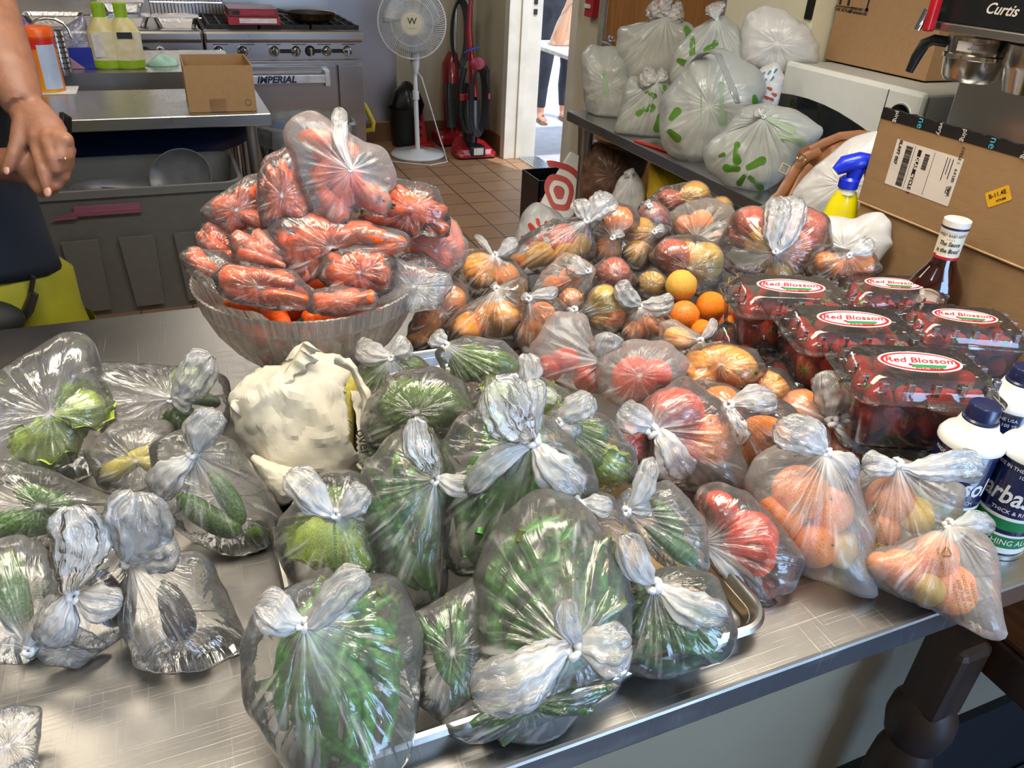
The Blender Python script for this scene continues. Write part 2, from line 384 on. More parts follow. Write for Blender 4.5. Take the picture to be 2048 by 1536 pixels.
# ================================================================== FOREGROUND COUNTER AND TRAY
t_ = thing('steel_counter', 'long brushed stainless steel counter holding all the bagged produce', 'counter', (.2, .87, 0))
CX0, CX1, CY0, CY1 = -1.5, 1.452, .36, 1.385
bm = bmesh.new()
box(bm, CX0, CX1, CY0, CY1, ZC-.038, ZC)
obj('worktop', bm, steel('scratched_counter_steel', (.40, .385, .365), .33, 1.4), t_, smooth=False, bevel=.004)
for x in (-1.3, .1, 1.40):
    obj('leg', tb([(x, 1.30, .002), (x, 1.30, ZC-.04)], .02), M_ST2, t_)
obj('support', bx(-1.45, 1.44, .5, .62, .8005, ZC-.0385), M_ST2, t_, smooth=False)
# sheet pan
TX0, TX1, TY0, TY1 = .030, .487, .395, 1.055
t_ = thing('sheet_pan', 'large aluminium sheet pan under the bags of green vegetables, front right corner bare', 'sheet pan', ((TX0+TX1)/2, (TY0+TY1)/2, ZC))
def pan_loop(bm, inset, z, r):
    w, h = TX1-TX0-2*inset, TY1-TY0-2*inset
    return [bm.verts.new(((TX0+TX1)/2+x, (TY0+TY1)/2+y, z)) for x, y in rrect(w, h, max(.004, r), 8)]
bm = bmesh.new()
prof = [(0, ZC+.020), (-.003, ZC+.0235), (0, ZC+.028), (.004, ZC+.029), (.008, ZC+.026), (.010, ZC+.020), (.016, ZC+.006), (.02, ZC+.003), (.026, ZC+.0022)]
under = [(.028, ZC+.0006), (.018, ZC+.002), (.012, ZC+.018), (0, ZC+.020)]
loops = [pan_loop(bm, i, z, .036-i) for i, z in prof]
for a, b in zip(loops, loops[1:]):
    for k in range(len(a)): bm.faces.new((a[k], a[(k+1) % len(a)], b[(k+1) % len(a)], b[k]))
bm.faces.new(loops[-1])
lo2 = [pan_loop(bm, i, z, .036-i) for i, z in under]
for a, b in zip(lo2, lo2[1:]):
    for k in range(len(a)): bm.faces.new((a[k], a[(k+1) % len(a)], b[(k+1) % len(a)], b[k]))
bm.faces.new(lo2[0])
obj('pan', bm, P('worn_aluminium', (.46, .45, .42), .30, 1, var=.18, sc=22, bump=.1, bsc=60), t_, keep=False)
ZT = ZC+.004
cb = obj('cardboard_sheet', bx(.33, .462, .425, .80, ZC+.0045, ZC+.0065), P('kraft_card', '#b5946a', .8, sc=60, var=.06), None, smooth=False)
tag(cb, 'flat piece of brown cardboard lying in the front right corner of the sheet pan', 'cardboard')
text('C7', .045, basis((.435, .462, ZC+.0072), (.6, .6, 0), (-.6, .6, 0)), P('black_marker', '#191512', .7), cb, 'handwriting', shear=.3)
# ================================================================== PRODUCE (one of each kind, copied)
M_STEM = P('dry_green_stem', '#5f6b2c', .7, sc=60)
M_BRST = P('brown_stem', '#4a3520', .8)
def nz(v, s, seed=0): return noise.noise(Vector(v)*s+Vector((seed*7.3, seed*3.1, seed)))
def ball(fn, seg=24, rings=16):
    """closed surface: fn(theta, phi) -> point; theta 0 at top"""
    bm = bmesh.new(); top = bm.verts.new(fn(0, 0)); bot = bm.verts.new(fn(PI, 0)); rs = []
    for i in range(1, rings):
        rs.append([bm.verts.new(fn(PI*i/rings, 2*PI*k/seg)) for k in range(seg)])
    for k in range(seg):
        bm.faces.new((top, rs[0][k], rs[0][(k+1) % seg])); bm.faces.new((bot, rs[-1][(k+1) % seg], rs[-1][k]))
        for a, b in zip(rs, rs[1:]): bm.faces.new((a[k], b[k], b[(k+1) % seg], a[(k+1) % seg]))
    return bm
def sph(t, p): return Vector((math.sin(t)*math.cos(p), math.sin(t)*math.sin(p), math.cos(t)))
def skin2(name, c1, c2, c3, sc, rough=.4, bump=.15, bsc=220, streak=1, speck=None, coat=.1):
    if name in MC: return MC[name]
    m, t, p = nt(name); tc = t.nodes.new('ShaderNodeTexCoord'); mp = t.nodes.new('ShaderNodeMapping'); mp.inputs['Scale'].default_value = (1, 1, 1/streak)
    oi = t.nodes.new('ShaderNodeObjectInfo'); ad = t.nodes.new('ShaderNodeVectorMath'); ad.operation = 'ADD'
    lk(t, tc.outputs['Object'], ad.inputs[0]); lk(t, oi.outputs['Random'], ad.inputs[1]); lk(t, ad.outputs[0], mp.inputs[0])
    n = t.nodes.new('ShaderNodeTexNoise'); n.inputs['Scale'].default_value = sc; n.inputs['Detail'].default_value = 4; lk(t, mp.outputs[0], n.inputs[0])
    r = t.nodes.new('ShaderNodeValToRGB'); lk(t, n.outputs[0], r.inputs[0]); e = r.color_ramp.elements
    e[0].position = .36; e[1].position = .66; e[0].color = col4(hexc(c1)); e[1].color = col4(hexc(c3)); k = e.new(.5); k.color = col4(hexc(c2))
    cs = r.outputs[0]
    if speck:
        v = t.nodes.new('ShaderNodeTexNoise'); v.inputs['Scale'].default_value = 260; v.inputs['Detail'].default_value = 1; lk(t, tc.outputs['Object'], v.inputs[0])
        mr = t.nodes.new('ShaderNodeMapRange'); mr.inputs[1].default_value = .62; mr.inputs[2].default_value = .7; mr.inputs[4].default_value = .7; lk(t, v.outputs[0], mr.inputs[0])
        mx = t.nodes.new('ShaderNodeMixRGB'); lk(t, mr.outputs[0], mx.inputs[0]); lk(t, cs, mx.inputs[1]); mx.inputs[2].default_value = col4(hexc(speck)); cs = mx.outputs[0]
    lk(t, cs, p.inputs['Base Color']); p.inputs['Roughness'].default_value = rough; p.inputs['Coat Weight'].default_value = coat
    n2 = t.nodes.new('ShaderNodeTexNoise'); n2.inputs['Scale'].default_value = bsc; lk(t, tc.outputs['Object'], n2.inputs[0])
    b = t.nodes.new('ShaderNodeBump'); b.inputs['Strength'].default_value = bump; b.inputs['Distance'].default_value = .0015; lk(t, n2.outputs[0], b.inputs['Height']); lk(t, b.outputs[0], p.inputs['Normal'])
    MC[name] = m; return m
M_CARROT = skin2('carrot_skin', '#e04204', '#ee5a08', '#f47014', 18, .42, .35, 60, .3)
M_ORANGE = skin2('orange_peel', '#f87804', '#fd8c08', '#ffa414', 14, .42, .5, 320, 1)
M_YORANGE = skin2('yellow_orange_peel', '#e89a12', '#f4b020', '#dca832', 14, .45, .5, 300, 1, '#c08a28')
M_MANGO = skin2('mango_skin', '#fb8c04', '#ffa010', '#ffb428', 7, .38, .1, 100, 1.5)
M_APPLE = skin2('apple_skin', '#b02a24', '#cc4436', '#e2965c', 26, .3, .05, 60, 5, '#e8b090')
M_TOM = skin2('tomato_skin', '#d63a24', '#e2492c', '#ea6038', 9, .22, .03, 50, 1)
M_PEACH = skin2('peach_skin', '#dd4420', '#f5862c', '#f6a838', 20, .5, .05, 60, 1)
M_PEACHY = skin2('yellow_peach_skin', '#cf9a2c', '#e8bb3a', '#c8c040', 16, .5, .05, 60, 1)
M_GRAPE = skin2('pale_grapefruit_peel', '#e0a83a', '#efb94c', '#e8c463', 12, .45, .5, 250)
M_CUKE = skin2('cucumber_skin', '#1d4418', '#2c5c22', '#557f34', 22, .35, .5, 130, 3, '#7d9a50')
M_BEAN = skin2('green_bean_skin', '#24661a', '#367c22', '#559a30', 20, .38, .3, 90, 4)
M_DBEAN = skin2('dark_chili_skin', '#1f5a1c', '#2c6e24', '#438530', 20, .3, .2, 60, 4)
M_ZUC = skin2('green_zucchini_skin', '#2b5220', '#3f6b2c', '#6b8c44', 30, .35, .2, 90, 3)
M_SQUASH = skin2('yellow_squash_skin', '#b9a63c', '#cdbb58', '#a8a450', 20, .4, .2, 90, 2)
M_EGGP = skin2('aubergine_skin', '#1a1018', '#231622', '#33222a', 12, .18, .05, 60, 1)
M_BROC = skin2('broccoli_floret', '#456f1c', '#6a962a', '#98b840', 60, .75, .8, 400, 1)
M_BSTK = skin2('broccoli_stalk', '#8fae58', '#a5bf6c', '#bccf8c', 20, .5, .2, 60, 2)
M_LET = skin2('lettuce_leaf', '#86a828', '#aac43e', '#ccd864', 24, .5, .6, 50, 1)
M_BER = skin2('strawberry_skin', '#c01214', '#d81e1c', '#e84028', 16, .25, .9, 420, 1, '#e8c060')
M_CALYX = P('strawberry_calyx', '#4a7a2a', .6, sc=90)
def proto(name, parts):
    r = D2.objects.new(name, None); COL.objects.link(r); ORG[r.name] = Vector((0, 0, 0))
    for pn, bm, mt in parts: obj(pn, bm, mt, r, ang=60)
    for o in (r, *r.children): COL.objects.unlink(o)
    return r
def star(n, r0, r1, z, th=.002):
    bm = bmesh.new(); c = bm.verts.new((0, 0, z+th)); vs = []
    for k in range(2*n):
        a = PI*k/n; r = r1 if k % 2 == 0 else r0
        vs.append(bm.verts.new((r*math.cos(a), r*math.sin(a), z + (0 if k % 2 else -.08*r1))))
    for k in range(2*n): bm.faces.new((c, vs[k], vs[(k+1) % (2*n)]))
    return bm
# unit fruits: radius 1 -> scaled when placed
def fruit(kind):
    if kind in ('orange', 'yorange', 'grape'):
        f = lambda t, p: sph(t, p)*(1+.03*nz(sph(t, p), 1.5, 3)-.10*math.exp(-(t/.22)**2)-.03*math.exp(-((PI-t)/.2)**2))*Vector((1, 1, .95)).length/1.70
        return [('peel', ball(f, 28, 18), {'orange': M_ORANGE, 'yorange': M_YORANGE, 'grape': M_GRAPE}[kind]), ('stem_end', star(5, .05, .12, .86, .04), M_STEM)]
    if kind == 'mango':
        f = lambda t, p: (lambda d: Vector((d.x*.86+.12*math.sin(2*t)*.5, d.y*.72, d.z*1.22)))(sph(t, p)*(1+.05*nz(sph(t, p), 1.2, 5)))
        return [('peel', ball(f, 28, 18), M_MANGO), ('stem', lt([(.001, 0), (.08, 0), (.06, .07), (.001, .07)], (0, 0, 1.19), 10), M_BRST)]
    if kind == 'apple':
        f = lambda t, p: sph(t, p)*(1+.05*math.cos(5*p)*math.sin(t)**2*(t/PI)-.32*math.exp(-(t/.35)**2)-.16*math.exp(-((PI-t)/.3)**2))
        return [('skin', ball(f, 30, 20), M_APPLE), ('stem', tb([(0, 0, .6), (.03, .02, .85), (.08, .03, 1.05)], [.03, .025, .04], 8), M_BRST)]
    if kind == 'tomato':
        f = lambda t, p: (lambda d: Vector((d.x, d.y, d.z*.84)))(sph(t, p)*(1+.025*math.cos(6*p)*math.sin(t)-.16*math.exp(-(t/.3)**2)))
        return [('skin', ball(f, 28, 18), M_TOM), ('calyx', star(6, .08, .38, .70, .03), M_STEM)]
    if kind in ('peach', 'peachy'):
        f = lambda t, p: sph(t, p)*(1-.10*math.exp(-((abs((p+PI) % (2*PI)-PI))/.22)**2)*math.sin(t)-.22*math.exp(-(t/.3)**2)+.06*math.exp(-((PI-t)/.2)**2))
        return [('skin', ball(f, 36, 18), M_PEACH if kind == 'peach' else M_PEACHY), ('stem', lt([(.001, 0), (.05, 0), (.05, .1), (.001, .1)], (0, 0, .78), 8), M_BRST)]
def longveg(L, r0, prof, bend, mt, seg=14, lump=.03, tip=None, nm='skin'):
    """elongated vegetable along x, unit radius r0"""
    n = len(prof); pts = [Vector((L*(s-.5), bend*math.sin(PI*s)-bend*.5, .1*bend*math.sin(5*s))) for s, _ in prof]
    rr = [r0*q*(1+lump*nz((s*5, L, r0), 2, 4)) for s, q in prof]
    parts = [(nm, tb(pts, rr, seg), mt)]
    if tip: parts.append(tip)
    return parts
PR = {}
def getp(kind):
    if kind in PR: return PR[kind]
    if kind in ('orange', 'yorange', 'grape', 'mango', 'apple', 'tomato', 'peach', 'peachy'):
        nm = {'yorange': 'orange', 'grape': 'grapefruit', 'peachy': 'peach'}.get(kind, kind); o = proto(nm, fruit(kind))
    elif kind == 'carrot':
        n = 26; pts = []; rr = []
        for i in range(n+1):
            s = i/n; pts.append(Vector((s-.5, .03*math.sin(3*s), .02*math.sin(5*s+1))))
            rr.append((.13*(1-.72*s**1.25))*(1+.05*nz((s*14, 0, 0), 1, 2)+(.02 if i % 3 == 0 else 0))*min(1, .45+s*9)*(1 if s < .985 else .4))
        top = bmesh.new()
        lathe(top, [(.001, 0), (.055, 0), (.05, .02), (.03, .03), (.001, .035)], (0, 0, 0), 12)
        for k in range(5):
            a = k*1.3; tube(top, [(.02*math.cos(a), .02*math.sin(a), .02), (.03*math.cos(a), .03*math.sin(a), .06+.01*k)], [.014, .006], 6)
        top.transform(Matrix.Translation((-.50, 0, .017)) @ Matrix.Rotation(-PI/2, 4, 'Y'))
        o = proto('carrot', [('root', tb(pts, rr, 16), M_CARROT), ('leaf_stub', top, P('blackened_carrot_top', '#39401c', .8, c2='#1d1a10', sc=200))])
    elif kind == 'baby':
        pts = [Vector((s-.5, .05*math.sin(PI*s), 0)) for s in (0, .03, .12, .4, .7, .9, .97, 1)]
        o = proto('carrot', [('root', tb(pts, [.04, .11, .15, .16, .15, .12, .07, .02], 12), M_CARROT)])
    elif kind in ('bean', 'chili'):
        pr_ = [(s, max(.12, math.sin(PI*min(1, max(0, .04+s*.92)))**.35)) for s in [i/14 for i in range(15)]]
        mt = M_BEAN if kind == 'bean' else M_DBEAN
        o = proto('green_bean' if kind == 'bean' else 'green_chili', longveg(1, .05 if kind == 'bean' else .075, pr_, .16, mt, 10, .1,
                  ('stem', tb([(-.49, -.08, 0), (-.53, -.085, 0), (-.57, -.075, .01)], [.028, .014, .02], 8), M_STEM)))
    elif kind in ('cucumber', 'zucchini', 'squash'):
        pr_ = [(s, max(.15, (1-abs(2*s-1)**4)**.5)*(1 if kind != 'squash' else .55+.5*s)) for s in [i/18 for i in range(19)]]
        mt = {'cucumber': M_CUKE, 'zucchini': M_ZUC, 'squash': M_SQUASH}[kind]
        o = proto(kind, longveg(1, .19, pr_, .06, mt, 18, .04, ('stem', tb([(-.47, -.03, 0), (-.52, -.03, 0), (-.57, -.03, .01)], [.09, .055, .06], 8), M_STEM)))
    elif kind == 'aubergine':
        pr_ = [(s, max(.1, (1-abs(2*s-1)**3)**.5)*(.62+.5*s)) for s in [i/18 for i in range(19)]]
        cap = bmesh.new(); lathe(cap, [(.001, .02), (.13, .0), (.17, -.07), (.15, -.09)], (0, 0, 0), 20, fn=lambda a, z: 1+.15*math.cos(5*a) if z < -.03 else 1)
        tube(cap, [(0, 0, 0), (0, 0, .1)], [.045, .04], 8); cap.transform(Matrix.Translation((-.43, -.02, 0)) @ Matrix.Rotation(-PI/2, 4, 'Y'))
        o = proto('aubergine', longveg(1, .27, pr_, .05, M_EGGP, 20, .02, ('calyx', cap, P('aubergine_calyx', '#6d7440', .7))))
    elif kind == 'broccoli':
        st = tb([(0, 0, -.9), (.02, 0, -.4), (0, 0, 0)], [.17, .2, .3], 12)
        for k in range(6):
            a = k*1.05; tube(st, [(0, 0, -.35), (.3*math.cos(a), .3*math.sin(a), .05), (.5*math.cos(a), .5*math.sin(a), .25)], [.12, .1, .14], 8)
        def bf(t, p):
            d = sph(t, p); q = 1+.20*noise.cell(d*3.2)*0+.16*abs(nz(d, 3.4, 1))*2+.08*abs(nz(d, 9, 2))*2+.04*nz(d, 24, 3)
            return Vector((d.x*.78*q, d.y*.78*q, .22+(d.z*.55*q if d.z > 0 else d.z*.28*q)))
        o = proto('broccoli', [('stalk', st, M_BSTK), ('crown', ball(bf, 72, 44), M_BROC)])
    elif kind == 'lettuce':
        bm = bmesh.new(); rg = 26; sg = 60; rows = []
        for i in range(rg+1):
            u = i/rg
            rows.append([bm.verts.new(Vector(((.25+.75*u**.7)*math.cos(2*PI*k/sg)*(1+.12*math.sin(9*2*PI*k/sg+4*u)), (.25+.75*u**.7)*math.sin(2*PI*k/sg)*(1+.1*math.sin(7*2*PI*k/sg)), .9*u-.5+.22*u*nz((2.5*math.cos(2*PI*k/sg), 2.5*math.sin(2*PI*k/sg), u*3), 1.5)))) for k in range(sg)])
        for a, b in zip(rows, rows[1:]):
            for k in range(sg): bm.faces.new((a[k], a[(k+1) % sg], b[(k+1) % sg], b[k]))
        def hf(t, p):
            d = sph(t, p); return d*(.72+.12*nz(d, 2.5, 6)+.07*abs(nz(d, 6, 1)))
        rib = tb([(0, 0, -.75), (0, 0, -.3)], [.22, .16], 12)
        o = proto('lettuce', [('heart', ball(hf, 40, 26), M_LET), ('outer_leaves', bm, M_LET), ('core', rib, M_BSTK)])
    elif kind == 'strawberry':
        f = lambda t, p: (lambda d: Vector((d.x*(.8+.12*d.z), d.y*(.8+.12*d.z), d.z*1.05 if d.z < 0 else d.z*.72)))(sph(t, p)*(1+.03*nz(sph(t, p), 3, 2)))
        cx = star(8, .16, .62, .72, .05); tube(cx, [(0, 0, .7), (.04, 0, .95)], [.05, .04], 6)
        o = proto('strawberry', [('flesh', ball(f, 18, 12), M_BER), ('calyx', cx, M_CALYX)])
    PR[kind] = o
    return o
PUTM = {}
def put(kind, loc, size, rot=None, label='', cat=None, group=None, stretch=None):
    """place a copy; size = scale of the unit model"""
    if rot is None: rot = Euler((R.uniform(0, 6.28), R.uniform(0, 6.28), R.uniform(0, 6.28)))
    S = Matrix.Diagonal((*(stretch or (1, 1, 1)), 1))
    M = Matrix.Translation(loc) @ (rot.to_matrix().to_4x4() if not isinstance(rot, Matrix) else rot.to_4x4()) @ Matrix.Scale(size, 4) @ S
    o = dup(getp(kind), M, label, group)
    PUTM[o.name] = M
    o['category'] = cat or o.name.split('.')[0].replace('_', ' ')
    return o
# ================================================================== BAGS
FILM = film('produce_bag_film', haze=.04)
FILM_F = film('frosted_bag_film', haze=.13, rough=.3, gloss=.8)
FILM_M = film('misted_bag_film', haze=.055, rough=.22)
FILM_E = film('tied_ear_film', haze=.19, rough=.16, gloss=1.1, mil=.5, trl=.2, bump=.6, freq=1.9)
M_KNOT = film('knotted_film', haze=.75, rough=.3, gloss=.8, mil=.3)
M_GPR = P('green_bag_print', '#2f7a5c', .6)
CROP = {'A': (0, 0, .2604), 'B': (480, 0, .3027), 'C': (340, 200, .3386), 'D': (0, 350, .2670), 'S': (1400, 380, .3164), 'F': (840, 340, .3125),
        'L': (0, 650, .293), 'K': (0, 950, .3814), 'M': (440, 650, .293), 'N': (500, 1000, .349), 'O': (880, 700, .293), 'Q': (940, 1050, .293), 'R': (1380, 720, .3646), 'T': (1040, 0, .3027), 'P': (0, 0, 1)}
def cpx(c, pt):
    a = CROP[c]; return (a[0]+pt[0]*a[2], a[1]+pt[1]*a[2])
def smooth_closed(vals, k):
    n = len(vals); return [sum(vals[(i+j) % n] for j in range(-k, k+1))/(2*k+1) for i in range(n)]
BAGS = []
def set_attr(o, dens, uvs=None):
    me = o.data; a = me.attributes.new('dens', 'FLOAT', 'POINT'); a.data.foreach_set('value', dens)
    uv = me.uv_layers.new(name='UVMap')
    if uvs:
        co = []
        for l in me.loops: co.extend(uvs[l.vertex_index])
        uv.data.foreach_set('uv', co)
def film_body(outline, K, dep, D, floor, pleat=.5, crease=1.0, seed=0, back=.85, NP=112, NT=34, peak=.22, gath=.16, top=None):
    """closed bag skin grown from a knot point; outline is its extent, D its half thickness"""
    cx = sum(p[0] for p in outline)/len(outline); cy = sum(p[1] for p in outline)/len(outline)
    # radial extent around the centroid
    rad = []
    for k in range(NP):
        a = 2*PI*k/NP; dx, dy = math.cos(a), math.sin(a); best = 1
        for i in range(len(outline)):
            x1, y1 = outline[i][0]-cx, outline[i][1]-cy; x2, y2 = outline[(i+1) % len(outline)][0]-cx, outline[(i+1) % len(outline)][1]-cy
            ex, ey = x2-x1, y2-y1; den = dx*ey-dy*ex
            if abs(den) < 1e-9: continue
            t = (x1*ey-y1*ex)/den; s = (x1*dy-y1*dx)/den
            if t > 0 and -1e-6 <= s <= 1+1e-6: best = max(best, t)
        rad.append(best)
    rad = smooth_closed(rad, 2)
    ex = CR*(dep/F); ey = -CU*(dep/F); C = atd(cx, cy, dep); vw = (CAM-C).normalized()
    ex = (ex - vw*ex.dot(vw)).normalized()*ex.length; ey = (ey - vw*ey.dot(vw)).normalized()*ey.length
    kx, ky = K[0]-cx, K[1]-cy
    def edge(a):
        q = (a/(2*PI)*NP) % NP; i = int(q) % NP; f = q-int(q); return rad[i]*(1-f)+rad[(i+1) % NP]*f
    def pos(x, y, side, th):
        r = math.hypot(x, y); rho = min(1, r/edge(math.atan2(y, x)))
        h = D*math.sqrt(max(0, 1-rho**2.4))
        return C + ex*x + ey*y + vw*(h if side > 0 else -h*back)
    bm = bmesh.new(); dens = []; uvs = []; rings = []
    nf = R.randint(9, 15); ph = R.uniform(0, 6); mr = sum(rad)/NP*dep/F
    for i in range(NT+1):
        th = PI*i/NT; s = math.sin(th) if i else 0; front = th <= PI/2; ring = []
        if i == NT: s = 0
        s2 = s if front else s
        for k in range(NP):
            a = 2*PI*k/NP; ox, oy = edge(a)*math.cos(a), edge(a)*math.sin(a)
            bx_, by_ = (kx, ky) if front else (0, 0)
            x, y = bx_+(ox-bx_)*s2, by_+(oy-by_)*s2
            p = pos(x, y, 1 if front else -1, th)
            d = (p-C); d.normalize()
            if front:
                w = max(0, 1-s)
                pl = math.sin(nf*a+ph+2.2*nz((math.cos(a)*2, math.sin(a)*2, seed), 1.3)) + .7*math.sin((2*nf+1)*a+2*ph) + .5*nz((math.cos(a)*9, math.sin(a)*9, seed), 1)
                p += vw*(pl*pleat*.055*mr*min(1, s*4)*w**.8)
                p += vw*(peak*mr*math.exp(-(s/.16)**2))
                de = math.exp(-(s/gath)**1.3)
            else: de = 0
            # creases of a crumpled sheet
            q = p*(10/ max(.03, mr)*.06)
            c1 = abs(nz(q, 1.6, seed))*-1+.28; c2 = abs(nz(q, 3.7, seed+9))*-1+.2; c3 = nz(q, 8, seed+4)
            p += d*(mr*crease*(.11*c1+.06*c2+.012*c3)*(min(1, s*3) if front else 1))
            if p.z < floor: p.z = floor + .0008*(k % 3)
            if top is not None and p.z > top: p.z = top
            ring.append(bm.verts.new(p)); dens.append(min(1, de)); uvs.append((k/NP, s if front else 2-s))
        rings.append(ring)
    for a, b in zip(rings, rings[1:]):
        for k in range(NP): bm.faces.new((a[k], b[k], b[(k+1) % NP], a[(k+1) % NP]))
    bm.verts.index_update()
    kp = pos(kx, ky, 1, 0)+vw*(peak*mr)
    return bm, dens, uvs, kp, C, vw, mr
def film_tail(p0, tip, w, vw, n0=.12, wmid=None, seg=52, n=20, bow=.2, flat=.38, seed=0):
    """gathered ear of film leaving the knot: narrow at the knot, leaf-wide, ragged tip"""
    p0, tip = Vector(p0), Vector(tip); ax = tip-p0; L = ax.length; ax.normalize(); side = ax.cross(vw).normalized(); nrm = side.cross(ax).normalized()
    bm = bmesh.new(); rings = []; dens = []; uvs = []
    for i in range(n+1):
        u = i/n; wid = w*(n0+(1-n0)*math.sin(PI*min(1, u*.98)**.85*.72+.02)**1.2)
        if u > .86: wid *= 1-.55*((u-.86)/.14)**2
        c = p0+ax*(L*u)+nrm*(bow*L*math.sin(PI*u)*.5)+side*(.05*L*math.sin(5*u+seed))
        ring = []
        for k in range(seg):
            a = 2*PI*k/seg; f = 1+.16*math.sin(7*a+seed+2*u)+.09*math.sin(17*a+seed*2+3*u)*(1-.5*u)+.16*nz((math.cos(a)*3, math.sin(a)*3, u*2.5+seed), 1.6)
            e = side*math.cos(a)*wid*f+nrm*math.sin(a)*wid*flat*f
            v = c+e+ax*(.05*L*nz((math.cos(a)*2, math.sin(a)*2, seed), 1.5)*u)
            v += nrm*(w*.30*abs(nz(v*70, 1, seed)))+side*(w*.16*nz(v*130, 1, seed+2))
            ring.append(bm.verts.new(v)); dens.append(max(0, .95-1.25*u)); uvs.append((k/seg*.55, u*.7))
        rings.append(ring)
    for a, b in zip(rings, rings[1:]):
        for k in range(seg): bm.faces.new((a[k], b[k], b[(k+1) % seg], a[(k+1) % seg]))
    bm.faces.new(rings[-1])
    return bm, dens, uvs
def knot_bm(p, r, ax, seed=0):
    bm = bmesh.new(); u, w = frame_at(ax); pts = []; rr = []
    for i in range(26):
        a = 2*PI*i/26*1.9; q = r*(.55+.16*math.sin(2.5*a+seed))
        pts.append(p+(u*math.cos(a)+w*math.sin(a))*q+ax*(r*.55*math.sin(1.5*a+seed))); rr.append(r*(.36+.08*math.sin(5*a)))
    tube(bm, pts, rr, 10)
    for v in bm.verts: v.co += (v.co-p).normalized()*r*.14*nz(v.co*300, 1, seed)
    return bm
BAGN = [0]
